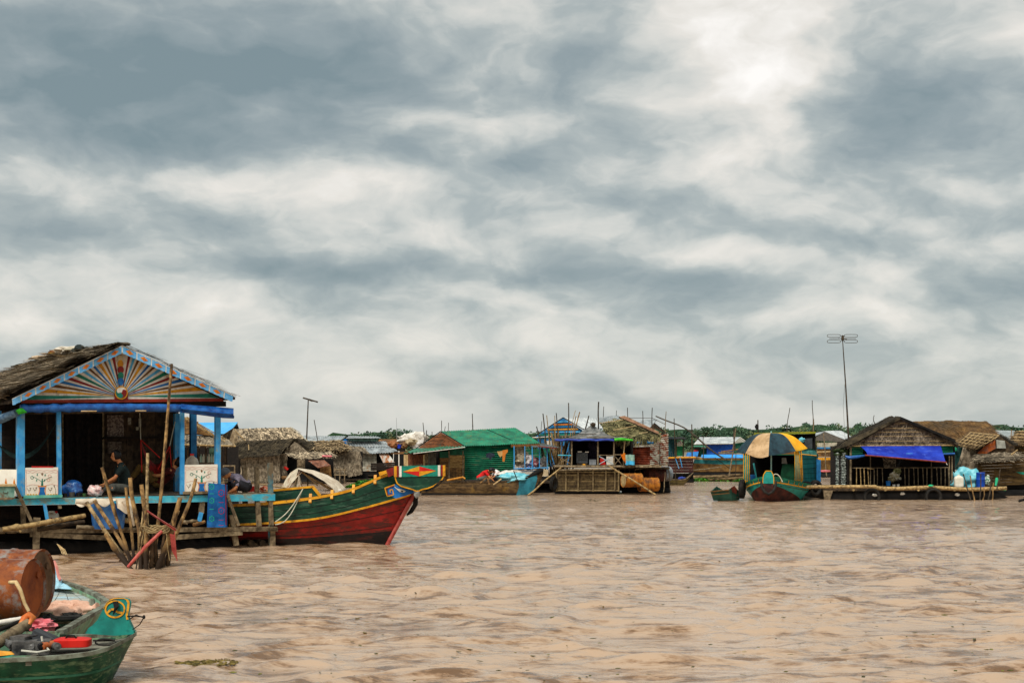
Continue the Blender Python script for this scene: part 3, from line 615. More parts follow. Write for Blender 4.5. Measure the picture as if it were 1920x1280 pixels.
    # tie beams under the roof
    for off in (-.1, -2.15, -4.5):
        b = MB(); b.pline(FP, [(-60 if off < -1 else 36, 774), (415, 768)], 6, off, 0, .1); part('tie_beam', b, WOODD, W)
    # roof --------------------------------------------------------------------------------
    eL, eR, ap = FP(16, 752.5, .30), FP(441, 744.5, .30), FP(229, 646, .30); Lr = 10.
    roof = MB(); back = FB*Lr
    roof.prism([eL, ap, ap+back, eL+back], V((0, 0, -.05)), 0); roof.prism([ap+V((0, 0, .002)), eR, eR+back, ap+back+V((0, 0, .002))], V((0, 0, -.05)), 0)
    R_ = part('roof', roof, THATB, T)
    b = MB(); thatch(b, eL+V((0, 0, .02)), eL+back+V((0, 0, .02)), ap+back+V((0, 0, .03)), ap+V((0, 0, .03)), 7000, .55, .075, rng, .20, rows=13, ang=.13, base=False, bump=.16); part('thatch_layer', b, THAT, R_)
    b = MB(); thatch(b, eR+back+V((0, 0, .02)), eR+V((0, 0, .02)), ap+V((0, 0, .03)), ap+back+V((0, 0, .03)), 2600, .40, .03, rng, .06, rows=11, ang=.16, base=False, bump=.06); part('thatch_layer', b, THAT, R_)
    b = MB()
    for i in range(42):
        p = ap+FB*(.1+i*.24)+V((rng.uniform(-.1, .05), 0, .02)); b.blob(p, .2, .2, .035, .4, 3, i, 5)
    part('ridge_cap', b, THATD, R_)
    for i, (px, py, w, h, c) in enumerate(((95, 668, .34, .10, '#c9bfae'), (72, 673, .26, .09, '#7a4a22'), (48, 681, .40, .05, '#c0a88c'), (112, 672, .22, .05, '#a89f88'), (80, 684, .36, .03, '#b88a2a'), (150, 660, .18, .10, '#1a2422'), (60, 676, .2, .12, '#5a3a20'))):
        u = (229-px)/229*7.6; p = ap+FB*u; dv = (eL-ap).normalized(); p = p+dv*(.06+.09*(i % 3))+V((0, 0, .15)); b = MB()
        b.blob(p, w, w*.6, h, .5, 3, i+20, 7)
        solo('roof_debris', b, mat('debris_%d' % i, c, None, 6, r=.8), ['white crumpled plastic lying on the thatch ridge', 'brown rag beside the white plastic on the thatch ridge', 'pale flat sheet lying lowest on the thatch near the left edge', 'small grey sheet right of the white plastic on the thatch', 'yellow strip lying on the thatch below the brown rag', 'black tuft sticking up from the thatch ridge', 'dark brown bundle between the rag and the pale sheet on the thatch'][i], 'debris', 'loose things lying on the near thatched roof')
    # bargeboards
    def barge(t0, t1, b0, b1, n):
        # t0/t1: top line start (eave) and end (apex); b0/b1: bottom line
        W_ = MB(); Bl = MB()
        def top(s): return (t0[0]+(t1[0]-t0[0])*s, t0[1]+(t1[1]-t0[1])*s)
        def bot(s, k=0): return (b0[0]+(b1[0]-b0[0])*s, b0[1]+(b1[1]-b0[1])*s+k)
        N_ = int(n*12); pts = [top(i/N_) for i in range(N_+1)]+[bot(s_/N_, .9+1.3*abs(math.sin(s_/N_*n*PI*3))*1.) for s_ in range(N_, -1, -1)]
        for i in range(N_):
            k = lambda s_: .9+1.4*abs(math.sin(s_*n*PI*3))-2.2*math.exp(-(((s_*n) % 1-.5)/.5)**2*0)
            s0, s1 = i/N_, (i+1)/N_
            W_.pp(FP, [top(s0), top(s1), bot(s1, k(s1)), bot(s0, k(s0))], .33, .03, 0)
        seg = []
        for q in range(int(math.ceil(n))):
            s0 = max(0, (q+.045-(math.ceil(n)-n))/n); s1 = (q+1-.045-(math.ceil(n)-n))/n
            if s1 <= s0: continue
            m_ = 6; tp = []; bt = []
            for i in range(m_+1):
                s_ = s0+(s1-s0)*i/m_; a = top(s_); c = bot(s_, .9+1.4*abs(math.sin(s_*n*PI*3))); tp.append((a[0]+(c[0]-a[0])*.10, a[1]+(c[1]-a[1])*.10)); bt.append((a[0]+(c[0]-a[0])*.88, a[1]+(c[1]-a[1])*.88))
            for i in range(m_): W_.pp(FP, [tp[i], tp[i+1], bt[i+1], bt[i]], .336, .004, 1)
            mid = (s0+s1)/2; hw = (s1-s0)*.30
            if s1-s0 > .6/n:
                A_ = top(mid); C_ = bot(mid); mz = lambda s_, f_: (top(s_)[0]*(1-f_)+bot(s_)[0]*f_, top(s_)[1]*(1-f_)+bot(s_)[1]*f_)
                W_.pp(FP, [mz(mid-hw, .52), mz(mid, .22), mz(mid+hw, .52), mz(mid, .82)], .341, .004, 2)
                W_.pp(FP, [mz(mid-hw*.45, .52), mz(mid, .38), mz(mid+hw*.45, .52), mz(mid, .66)], .346, .004, 3)
        return W_
    PT = [WHITEP, mat('barge_blue', '#4a98d0', '#7ab8e0', 10, r=.5, bump=.05), ORNG, mat('barge_red', '#b8481c', '#c87a1c', 30, r=.5, bump=.05)]
    part('bargeboard', barge((23, 747), (229, 647), (24, 760), (229, 662), 7.6), PT, T); part('bargeboard', barge((437.5, 741), (229.4, 647), (435.5, 753), (229.4, 662), 7.6), PT, T)
    # sunburst gable
    g = MB(); tri = [(46, 750), (229, 660), (413, 747)]
    g.pp(FP, tri, .0, .04, 0)
    cx, cy = 227.5, 743.
    cols = {'t': 1, 'y': 2, 'n': 3, 'b': 4, 'r': 5, 'g': 6, 'l': 7}
    wl = [('t', -2.4, 1.0), ('y', 2.6, 6.0), ('n', 7.4, 10.4), ('b', 12, 15.3), ('r', 17, 21), ('g', 23.5, 28.6), ('l', 31.5, 36), ('n', 38.8, 42.6), ('b', 45.6, 50), ('y', 53.5, 59.5), ('n', 62.5, 66.5), ('l', 69, 73), ('r', 76, 81)]
    wr = [('t', -1.2, 2.2), ('y', 3.8, 7.4), ('n', 8.8, 11.8), ('b', 13.4, 16.8), ('r', 18.6, 22.5), ('g', 25, 30), ('l', 32.5, 37), ('n', 39.8, 43.6), ('b', 46.4, 50.5), ('y', 54, 60), ('n', 62.8, 67), ('l', 69.4, 74), ('r', 76.6, 81)]
    def hit(a, sgn):        # ray from centre to the gable edges
        dx, dy = sgn*math.cos(math.radians(a)), -math.sin(math.radians(a)); best = 1e9
        P0, P1, P2 = tri
        for (ax, ay), (bx, by) in ((P0, P1), (P1, P2), (P2, P0)):
            ex, ey = bx-ax, by-ay; den = dx*ey-dy*ex
            if abs(den) < 1e-9: continue
            t_ = ((ax-cx)*ey-(ay-cy)*ex)/den; s_ = ((ax-cx)*dy-(ay-cy)*dx)/den
            if t_ > 5 and -1e-6 <= s_ <= 1+1e-6: best = min(best, t_)
        return (cx+dx*best, cy+dy*best)
    for lst, sgn in ((wl, -1), (wr, 1)):
        for c_, a0, a1 in lst:
            a0, a1 = a0+(a1-a0)*.09, a1-(a1-a0)*.09
            r0 = 11.5; g.pp(FP, [(cx+sgn*r0*math.cos(math.radians(a0)), cy-r0*math.sin(math.radians(a0))), hit(a0, sgn), hit(a1, sgn), (cx+sgn*r0*math.cos(math.radians(a1)), cy-r0*math.sin(math.radians(a1)))], .006, .005, cols[c_])
    G_ = part('gable_panel', g, [WHITEP, TEALP, YELP, BROWNP, MIDB, REDP, mat('green_teal_ray', '#0e5a4a', '#16785e', 8, r=.5), LBLUE], T)
    b = MB(); b.pp(FP, [(42, 749.5), (415, 746.6), (420, 752), (40, 755.5)], .02, .05); part('gable_base_board', b, mat('red_brown_paint', '#7a2012', '#9c3018', 6, r=.55), T)
    b = MB(); b.pp(FP, [(36, 755.5), (424, 752), (424, 762), (36, 764)], -.02, .06); part('head_beam', b, BLACK, T)
    # totem column of discs and the round emblem
    b = MB()
    for (y, w, h, mi) in ((672, 5.2, 6.6, 0), (682, 5.4, 7.6, 1), (693, 5.8, 7., 2), (704, 5.4, 7, 3), (715, 5.6, 7, 4)):
        pts = [(226+(1.5 if mi > 1 else 0)*.4+w*math.cos(a*PI/8), y+h*math.sin(a*PI/8)) for a in range(16)]; b.pp(FP, pts, .03+.004*mi, .03, mi)
    part('gable_ornament', b, [mat('ornament_cream', '#b5a888', '#d8cca8', 6, r=.5), YELP, REDP, mat('green_teal_ray', '', ''), MIDB], G_)
    b = MB(); b.pp(FP, [(215, 738), (240, 737), (240, 748), (215, 749)], .035, .03, 4)
    def disc(mb, x, y, r, off, mi, a0=0, a1=360, n=28): mb.pp(FP, [(x+r*math.cos(math.radians(a0+(a1-a0)*i/n)), y+r*1.02*math.sin(math.radians(a0+(a1-a0)*i/n))) for i in range(n)], off, .012, mi)
    disc(b, 227.5, 736, 12.2, .05, 0); ins = 10.2
    for k_, (mi, a0) in enumerate(((1, 95), (2, 215), (0, 335))):      # three comma shapes turning round the centre
        pts = []
        for i in range(13): a = math.radians(a0+i*10); pts.append((227.5+ins*math.cos(a), 736+ins*math.sin(a)))
        ae = a0+120
        for i in range(1, 9): s_ = i/9; a = math.radians(ae-40*math.sin(PI*s_)); rr = ins*(1-s_); pts.append((227.5+rr*math.cos(a), 736+rr*math.sin(a)))
        for i in range(0, 9): s_ = i/9; a = math.radians(a0-40*math.sin(PI*s_)); rr = ins*s_; pts.append((227.5+rr*math.cos(a), 736+rr*math.sin(a)))
        cxm = sum(p[0] for p in pts)/len(pts)
        b.pp(FP, pts, .056+.001*k_, .004, [2, 1, 0][mi] if False else (1 if k_ == 1 else 3 if k_ == 0 else 2))
    part('emblem', b, [YELP, WHITEP, REDP, TEALP, REDP], G_)
    # rolled tarpaulin under the gable
    pts = []; rad = []
    for i in range(41):
        s_ = i/40; x = 38+s_*306; y = 766-1.5*math.sin(s_*PI)-s_*1.0; pts.append(FP(x, y, .16)); rad.append(.082+.014*math.sin(i*1.7)*(1 if s_ < .35 else .3))
    b = MB(); b.tube(pts, rad, 12); part('rolled_awning', b, TARPB, T, smooth=60)
    b = MB()
    def tf(u, v):
        x = 340+u*98; yt = 757+u*8; yb = 771+u*13-9*max(0, u-.8); return FP(x, yt+(yb-yt)*v, .20+.12*math.sin(v*PI)+.03*mnoise.noise(V((u*6, v*3, 2)))+(.05 if v > .5 else 0))
    b.grid(tf, 24, 8, FB*.02); b.tube([tf(u/24, 1.)-FN*.0+V((0, 0, .01)) for u in range(25)], .035, 8); part('rolled_awning', b, TARPB, T, smooth=60)
    b = MB(); b.tube([FP(-60, 806, -.9), FP(0, 786, -.3), FP(32, 773, .14)], [.10, .09, .075], 12); part('rolled_awning', b, mat('grey_blue_tarp', '#2c4a66', '#6a8496', 8, r=.5, bump=.4), T, smooth=60)
    b = MB(); b.tube([FP(36, 767, .25), FP(38, 771, .26), FP(44, 771, .27), FP(50, 772.5, .25)], [.075, .07, .045, .008], 10); part('green_cloth', b, mat('bright_green_cloth', '#1a8a1c', '#3ab62c', 6, r=.7), T, smooth=60)
    for (x0, x1, y) in ((152, 181, 770.5), (254, 274, 770)):
        b = MB(); b.tube([FP(x0, y, .27), FP(x1, y, .27)], .012, 6); part('batten', b, WOODY, T)
    # painted panels of the railing
    pm = [CREAM, MIDB, ORNG, TEALP, BROWNP, YELP, WHITEP, REDP, mat('thin_dark_line', '#5a4a34', '#6e5c40', 6, r=.6), mat('pale_pink_line', '#cf9a8a', '#dcb0a0', 6, r=.6)]
    def painting(x0, x1, yt, yb, off, full=True):
        b = MB(); b.pp(FP, [(x0, yt+1), (x1, yt), (x1, yb), (x0, yb+.5)], off, .025, 0); w = x1-x0; h = yb-yt; cxx = (x0+x1)/2+1; o = off+.004
        q = lambda u, v: (x0+u*w, yt+v*h)
        b.pline(FP, [q(i/14, .17+.025*(i % 2)) for i in range(15)], .6, o, 9); b.pline(FP, [q(i/9, .10+.02*(i % 2)) for i in range(10)], .8, o, 9)
        for s_ in (.015, .985): b.pline(FP, [q(s_+.008*(i % 2), .12+.86*i/10) for i in range(11)], .7, o, 9)
        b.pline(FP, [q(.02, .66), q(.2, .60), q(.4, .63)], .5, o, 9); b.pline(FP, [q(.62, .63), q(.8, .59), q(.98, .64)], .5, o, 9)
        b.pp(FP, [q(.43, .70), q(.60, .70), q(.575, .82), q(.62, .99), q(.40, .99), q(.445, .82)], o, .004, 1)       # vase
        for s_ in (-1, 1): b.pline(FP, [q(.515+s_*.115, .655), q(.515+s_*.10, .70), q(.515+s_*.085, .82), q(.515+s_*.12, .99)], 1.0, o+.001, 2)
        b.pline(FP, [q(.38, .655), q(.5, .67), q(.64, .655)], 1.4, o+.002, 2)
        b.pp(FP, [q(.475, .66), q(.50, .40), q(.525, .40), q(.545, .66)], o+.0015, .004, 3)                                 # stem
        for s_ in (-1, 1): b.pline(FP, [q(.51, .52), q(.51+s_*.12, .42), q(.51+s_*.22, .36), q(.51+s_*.30, .33)], .7, o, 3)
        for u, v in ((.36, .26), (.34, .46), (.60, .28), (.58, .46)): b.pp(FP, [q(u-.018, v), q(u+.01, v-.05), q(u+.02, v), q(u-.005, v+.05)], o, .004, 3)
        b.pp(FP, [q(.46, .20), q(.51, .30), q(.56, .20), q(.53, .24), q(.51, .17), q(.49, .24)], o, .004, 4)
        for u, v, mi in ((.20, .36, 3), (.74, .30, 9), (.70, .44, 9)):
            b.pline(FP, [q(u+.045*math.cos(i*PI/4), v+.05*math.sin(i*PI/4)) for i in range(9)], .8, o, mi)
        if full:
            for s_, ph in ((0, .04), (1, .66)): 
                for i in range(4): b.pp(FP, [q(ph+.035+i*.085-.035, .985), q(ph+.035+i*.085-.03, .945), q(ph+.035+i*.085, .93), q(ph+.035+i*.085+.03, .945), q(ph+.035+i*.085+.04, .985)], o, .004, 5)
        else:
            for u in (.25, .31, .66, .72): b.pp(FP, [q(u-.03, .985), q(u, .92), q(u+.03, .985)], o, .004, 5)
        for u, v in ((.10, .78), (.28, .76), (.75, .77)):
            b.pline(FP, [q(u-.05, v-.05), q(u-.02, v+.03), q(u+.04, v+.03), q(u+.07, v-.06), q(u+.02, v-.04)], .6, o, 8); b.pline(FP, [q(u, v+.03), q(u+.01, v+.10)], .5, o, 8)
        b.pline(FP, [q(.88, .62), q(.90, .72), q(.93, .80), q(.92, .95)], .7, o, 8); b.pline(FP, [q(.90, .72), q(.86, .64)], .7, o, 8)
        return b
    part('painted_railing_panel', painting(47.8, 109, 875.5, 929, .03), pm, T); part('painted_railing_panel', painting(347, 408, 870, 922, .03, False), pm, T)
    b = MB(); b.pp(FP, [(60, 873.5), (100, 874), (100, 876), (60, 876)], .035, .03); part('red_top_strip', b, REDB, T)
    b = MB(); b.pp(FP, [(45, 928), (117, 927), (117, 932), (45, 934)], .05, .06); part('panel_sill', b, mat('pale_green_paint', '#4aa08c', '#74b8a4', 6, r=.6), T)
    b = MB(); b.pp(FP, [(344, 921), (416, 920), (390, 925), (344, 926)], .05, .06); part('panel_sill', b, WOODG, T)
    b = MB(); p0, p1 = FP(34, 930, -.05), FP(34, 880, -.05); q0 = p0+FB*1.6-FU*.75; q1 = p1+FB*1.6-FU*.75; b.prism([q0, p0, p1, q1], (.0, .02, 0)); 
    for i, s_ in enumerate((.25, .42, .6, .78, .93)):
        c0 = p0.lerp(q0, 1-s_)-V((0, .006, 0)); hh = (p1-p0); e = (p0-q0)*.02
        b.prism([c0+hh*.35, c0+hh*.5+e, c0+hh*.68, c0+hh*.5-e], (0, .003, 0), 2)
    part('painted_railing_panel', b, pm, T)
    # ---- things on and under the porch
    t = figure('seated person in a dark shirt leaning over a plastic bag on the porch floor', FP(232, 926.5, -.55), (-.86, -.50, 0),
        dict(head=(0, .16, .80), face=(.0, 1, -.10), neck=(0, .06, .62), pelvis=(0, -.05, .14), shL=(-.17, .08, .57), shR=(.18, .06, .57),
        elL=(-.24, .24, .36), elR=(.24, .12, .30), wrL=(-.10, .44, .22), wrR=(.17, .36, .19), haL=(-.04, .54, .19), haR=(.13, .46, .15),
        hipL=(-.1, .02, .12), hipR=(.1, .02, .12), knL=(-.34, .34, .16), knR=(.32, .30, .17), anL=(-.04, .44, .08), anR=(.02, .36, .08), toL=(.10, .46, .06), toR=(-.10, .40, .06)),
        mat('black_shirt', '#0c1413', '#1c2c2a', 6, r=.9), mat('grey_trousers', '#3c3d38', '#5a5a52', 6, r=.9), watch=True)
    # red hammock with a person
    b = MB(); h0 = FP(264, 824, -1.35); h1 = FP(318, 836, -1.35); 
    def ham(u, v):
        x = 264+u*56; s_ = 4*u*(1-u); return FP(x, 824+u*12+s_*(44+26*v)*(.9), -1.35+(.35*(v-.5)*s_))
    b.grid(ham, 26, 8, V((0, .01, 0))); 
    for u in range(0, 9):
        for e, a in ((0, 0), (1, 1)): pass
    HM = solo('hammock', b, mat('red_hammock_net', '#5e0c08', '#a81c10', 18, r=.8, isl=.2), 'red hammock slung under the porch roof with a person in it', 'hammock', smooth=60)
    for a, c in (((264, 824), (266, 885)), ((264, 824), (300, 858)), ((318, 836), (322, 880)), ((318, 836), (296, 880))):
        b = MB(); b.tube([FP(*a, -1.30), FP(*c, -1.15)], .012, 6); part('hammock_cord', b, mat('red_cord', '#a01810', '#c82a1c', 6), HM)
    b = MB(); b.tube([FP(264, 824, -1.3), FP(262, 772, -1.5)], .01, 5); part('hammock_rope', b, ROPE, HM); b = MB(); b.tube([FP(318, 836, -1.3), FP(328, 790, -1.8)], .01, 5); part('hammock_rope', b, ROPE, HM)
    figure('person lying back in the red hammock with bent brown legs', FP(296, 912, -1.30), (-.95, -.1, 0),
        dict(head=(0, -.42, .52), face=(0, .8, .5), neck=(0, -.32, .36), pelvis=(0, 0, .10), shL=(-.17, -.28, .34), shR=(.17, -.28, .34), elL=(-.25, -.05, .24), elR=(.25, -.05, .24),
        wrL=(-.1, .14, .26), wrR=(.1, .14, .26), haL=(-.05, .22, .28), haR=(.05, .22, .28), hipL=(-.09, .05, .12), hipR=(.09, .05, .12), knL=(-.1, .34, .46), knR=(.12, .38, .42), anL=(-.08, .58, .12), anR=(.1, .62, .14), toL=(-.08, .72, .10), toR=(.1, .76, .12)),
        mat('dark_red_shirt', '#3a0a08', '#5a120e', 5, r=.9), mat('olive_shorts', '#5a4420', '#7a5c2c', 5, r=.9), vox=.016)
    # dark green hammock left
    b = MB(); 
    def h2(u, v): 
        x = -20+u*132; s_ = 4*u*(1-u); return FP(x, 800-28*u**2.0+6+s_*62-v*10*s_, -1.1-.3*v*s_)
    b.grid(h2, 30, 5, V((0, .012, 0))); solo('hammock', b, mat('dark_green_net', '#0c1c1a', '#1c3a34', 14, r=.9), 'dark green hammock slung across the left corner of the porch', 'hammock', smooth=60)
    # blue bag and bits
    b = MB(); b.blob(FP(136, 918, -.35), .20, .16, .20, .16, 2.2, 3, 16); solo('plastic_bag', b, mat('blue_bag_plastic', '#123a86', '#2c6cb4', 9, r=.3, spec=.6, bump=.6, wear='#6aa0d0', wamt=.60, wsc=9), 'full blue plastic bag on the porch floor beside the painted panel', 'bag', smooth=70)
    b = MB(); b.blob(FP(178, 920, -.15), .155, .12, .12, .2, 2.6, 8, 14); solo('plastic_bag', b, mat('pink_clear_plastic', '#c98a84', '#e6d6cc', 12, r=.25, spec=.7, bump=.6), 'clear pinkish plastic bag in front of the seated person', 'bag', smooth=70)
    for i, (x, y, r_, c, lab) in enumerate(((122, 921, .05, '#1a1816', 'black pot on the porch floor in front of the blue bag'), (135, 922, .062, '#4a4640', 'grey metal tin between the black pot and the dark pan'), (148, 922, .055, '#14120f', 'dark pan right of the grey tin on the porch floor'), (121, 928, .03, '#b0201c', 'small red cup at the foot of the blue porch post'), (158, 925, .04, '#3c5a30', 'green leafy bundle next to the dark pan on the porch floor'), (146, 927, .03, '#8a5a3c', 'small brown packet at the floor edge below the dark pan'))):
        b = MB(); c_ = FP(x, 931-i*.2, -.12); b.lathe(c_, (0, 0, 1), [(0, .001), (0, r_*.8), (r_*1.3, r_), (r_*1.5, r_*1.02), (r_*1.5, r_*.9), (r_*.4, r_*.7), (r_*.3, .001)], 16)
        solo(['pot', 'tin', 'pan', 'cup', 'leaf_bundle', 'packet'][i], b, mat('kitchen_%d' % i, c, None, 4, r=.4), lab, 'kitchen thing', 'things on the porch floor', smooth=40)
    # pale green crate at the left frame edge
    b = MB(); cr_ = mat('pale_green_crate', '#4c7a6c', '#7fa596', 5, r=.7, wear='#6a5a44', wamt=.58); b.pp(FP, [(-30, 912), (28, 911), (27, 932), (-30, 934)], .35, .35); c_ = thing('crate', 'small pale green wooden box on the floor beam at the left edge', 'box', FP(0, 934, .2)); part('box_body', b, cr_, c_)
    b = MB(); b.pp(FP, [(-32, 908), (30, 907.5), (30, 911), (-32, 912)], .38, .41); part('lid', b, WOODY, c_)
    b = MB(); b.pline(FP, [(6, 921), (7, 924), (14, 924), (15, 921)], 1., .36, 0, .01); part('handle', b, WOODD, c_)
    b = MB(); b.pp(FP, [(-32, 933), (30, 932), (24, 936), (-32, 938)], .36, .4); part('base_board', b, WOODG, c_)
    # water jug
    c0 = FP(360, 893, -.35); t = thing('water_jug', 'large clouded plastic jug with a red cap behind the right painted panel', 'jug', c0)
    b = MB(); b.lathe(c0, (0, 0, 1), [(0, .001), (0, .12), (.02, .135), (.30, .14), (.38, .11), (.42, .05), (.45, .04), (.45, .001)], 20); part('jug_body', b, mat('clouded_plastic', '#8c8070', '#b4a894', 3, r=.35), t, smooth=50)
    b = MB(); b.lathe(c0+V((0, 0, .44)), (0, 0, 1), [(0, .042), (.045, .042), (.045, .001)], 14); part('cap', b, REDB, t, smooth=40)
    # blue mat over the beam
    b = MB()
    def mf(u, v):
        x = 390.5+u*36+(2.5 if v > .5 else 0)*0; y = 905+v*83; bulge = .10+.10*math.sin(v*PI)*(.4)+(.06*max(0, v-.85)*6)
        return FP(x-(3*(v-.3) if u < .3 else 0), y+(3*u if v < .2 else 0), bulge-.10*(u > .93))
    b.grid(mf, 12, 20, FB*.025)
    M_ = solo('floor_mat', b, mat('blue_mat', '#0a4a86', '#1668a8', 7, r=.7), 'blue patterned floor mat hanging over the floor beam beside the right painted panel', 'mat', smooth=60)
    b = MB()
    def ring(x, y, r_, mi, w=1.6):
        for i in range(6):
            a0, a1 = i*PI/3+.15, (i+1)*PI/3-.15; u0 = [(x+r_*math.cos(a)*.85, y+r_*math.sin(a)) for a in (a0, a1)]
            b.pline(FP, u0, w, .205, mi, .004)
        b.pp(FP, [(x-1, y), (x, y-1.2), (x+1, y), (x, y+1.2)], .206, .004, mi)
    for y, r_ in ((924, 6.2), (957, 6.2)): ring(415, y, r_, 0)
    for y in (941, 974, 984): b.pline(FP, [(410, y), (414, y+.6), (419, y)], 1.0, .205, 0, .004)
    for y in (912, 938, 972): ring(397, y, 5.0, 1, 2.2)
    for y in (925, 954): b.pline(FP, [(393, y), (401, y)], 1.2, .205, 1, .004)
    part('mat_pattern', b, [mat('mat_red', '#8c1440', '#a81c50', 5), mat('mat_green', '#128a78', '#22a886', 5)], M_)
    b = MB(); b.pline(FP, [(423.5, 907), (424, 984)], 1.4, .20, 0, .02); part('mat_edge', b, mat('mat_dark_red', '#5a0e22', '#7c1830', 5), M_)
    # blue tub with white cloth
    b = MB(); c0 = FP(203, 990, .16); b.lathe(c0, (0, 0, 1), [(0, .001), (0, .30), (.04, .31), (.50, .36), (.52, .37), (.52, .34), (.1, .29), (.1, .001)], 28)
    TB = solo('water_tub', b, mat('blue_tub_plastic', '#1c56a0', '#4a84c4', 4, r=.5, wear='#8aa8c0', wamt=.62, wsc=5), 'big blue tub on the lower planks behind the stakes', 'tub', smooth=40)
    b = MB()
    def cf(u, v):
        x = 142+u*108; y = 934.5-1.5*u+v*(10+6*math.sin(u*PI*5)+ (14 if u > .72 else 0)); return FP(x, y, .42+.20*math.sin(v*1.6)+.05*math.sin(u*17))
    b.grid(cf, 40, 8, FB*.012); b.tube([FP(142, 939, .6), FP(165, 942, .62), FP(180, 936, .6)], [.05, .075, .04], 10)
    b.tube([FP(232, 938, .6), FP(242, 955, .62), FP(251, 985, .5)], [.05, .06, .02], 8); solo('canvas_sheet', b, mat('cream_canvas', '#b8a68e', '#e0d2ba', 4, r=.85, bump=.5), 'cream canvas sheet folded over the rim of the blue tub', 'cloth', smooth=60)
    # jerrycan with label (generic marks)
    c0 = FP(98, 992, -.35); t = thing('jerrycan', 'white jerrycan with a red cap and orange label under the porch floor', 'jerrycan', c0)
    b = MB(); jerry(b, c0, .26, .16, .38, .4); part('can_body', b, WPLAS, t, smooth=50)
    b = MB(); b.tube([FP(91, 963, -.22), FP(92, 959, -.2), FP(101, 959, -.2), (FP(103, 963, -.22))], .018, 8); part('handle', b, WPLAS, t, smooth=60)
    b = MB(); q = FP(105, 960, -.3); b.lathe(q, (0, 0, 1), [(-.02, .03), (.025, .03), (.025, .001)], 12); part('cap', b, REDB, t)
    b = MB(); b.pp(FP, [(91, 976), (106, 975), (106, 979), (91, 980)], -.24, .01, 0); b.pline(FP, [(92, 975.5), (94, 973.5), (96, 975), (98, 973), (100, 975), (102, 973), (105, 974.5)], 1, -.235, 0); b.pp(FP, [(95, 970), (98, 970), (97.5, 972.5), (95.5, 972.5)], -.235, .01, 1); part('can_label', b, [ORNG, REDB], t)
    # loose poles on the lower deck
    for i, (a, c, r_, m, lab) in enumerate((((5, 992), (160, 966), .052, BAMB, 'thick bamboo pole slanting up across the lower planks'), ((70, 992), (158, 978), .05, WOODD, 'dark pole lying below the thick bamboo pole'), ((144, 988), (262, 992), .045, WOODG, 'long grey pole lying level behind the blue tub'), ((342, 978), (370, 976), .03, WOODG, 'short plank lying on the lower planks behind the stakes'), ((362, 983), (384, 977), .03, WOODB, 'small brown plank propped beside the blue mat'), ((222, 972), (270, 985), .045, BAMB, 'pale bamboo leaning down from the tub towards the stakes'))):
        stake(lab, FP(*a, .2-.1*(i == 1)), FP(*c, .15-.2*(i == 1)), r_, r_*.9, i+200, .01, m, 'loose poles on the lower planks', 'loose_pole', 'pole')
    # person with cap sitting behind the mat
    figure('crouching person in a grey cap and striped shirt beside the blue mat', FP(452, 925, -.55), (-.75, -.55, 0),
        dict(head=(0, .36, .44), face=(0, .85, -.5), neck=(0, .22, .38), pelvis=(0, -.12, .16), shL=(-.17, .16, .36), shR=(.17, .16, .36), elL=(-.24, .24, .12), elR=(.26, .10, .08), wrL=(-.14, .38, .02), wrR=(.22, .18, -.14), haL=(-.1, .44, -.04), haR=(.2, .22, -.22),
        hipL=(-.1, -.08, .14), hipR=(.1, -.08, .14), knL=(-.2, .26, .26), knR=(.24, .2, .24), anL=(-.16, .2, .02), anR=(.2, .14, .0), toL=(-.16, .32, 0), toR=(.2, .26, 0)),
        mat('striped_grey_shirt', '#6c6478', '#a49aa8', 30, (1, 1, 6), r=.9, bump=.1), mat('charcoal_trousers', '#1c1c1e', '#34323a', 6, r=.9), hair=False, cap=mat('grey_cap', '#3e4248', '#565a60', 6, r=.8))
    # dock stakes standing behind the landing
    for i, (x, yt, yb, w, lab) in enumerate(((460, 875, 985, 8, 'first of three weathered posts at the side landing, next to the capped person'), (482.5, 874, 985, 7, 'middle of three weathered posts at the side landing'), (508, 867, 1025, 8, 'blue stained post at the outer corner of the side landing'))):
        b = MB(); b.pline(FP, [(x, yt), (x+1.5, yb)], w, -.45 if i < 2 else .0-.07, 0, .09); solo('mooring_post', b, WOODG if i < 2 else mat('blue_stained_wood', '#3a6a78', '#7a8a7c', 5, r=.8, wear='#6a5c46', wamt=.52), lab, 'post', 'posts of the side landing')
    # red box + orange bundle on the landing
    b = MB(); b.pp(FP, [(466, 912), (481, 911), (481, 921), (466, 922)], -.75, .2); solo('red_box', b, REDB, 'small red box between the posts of the side landing', 'box')
    b = MB(); b.blob(FP(497, 917, -.75), .12, .09, .07, .4, 3, 2, 10); solo('orange_bundle', b, mat('orange_cloth', '#c04a1c', '#e2b49a', 9, r=.8, lo=.45, hi=.55), 'orange and white cloth bundle on the side landing', 'bundle', smooth=60)
    # oars
    stake('pale thin pole slanting across the side landing behind the posts', FP(432, 899, -.8), FP(540, 915, -.9), .018, .015, 77, .01, WOODY, None, 'pole', 'pole', 0)
hero()
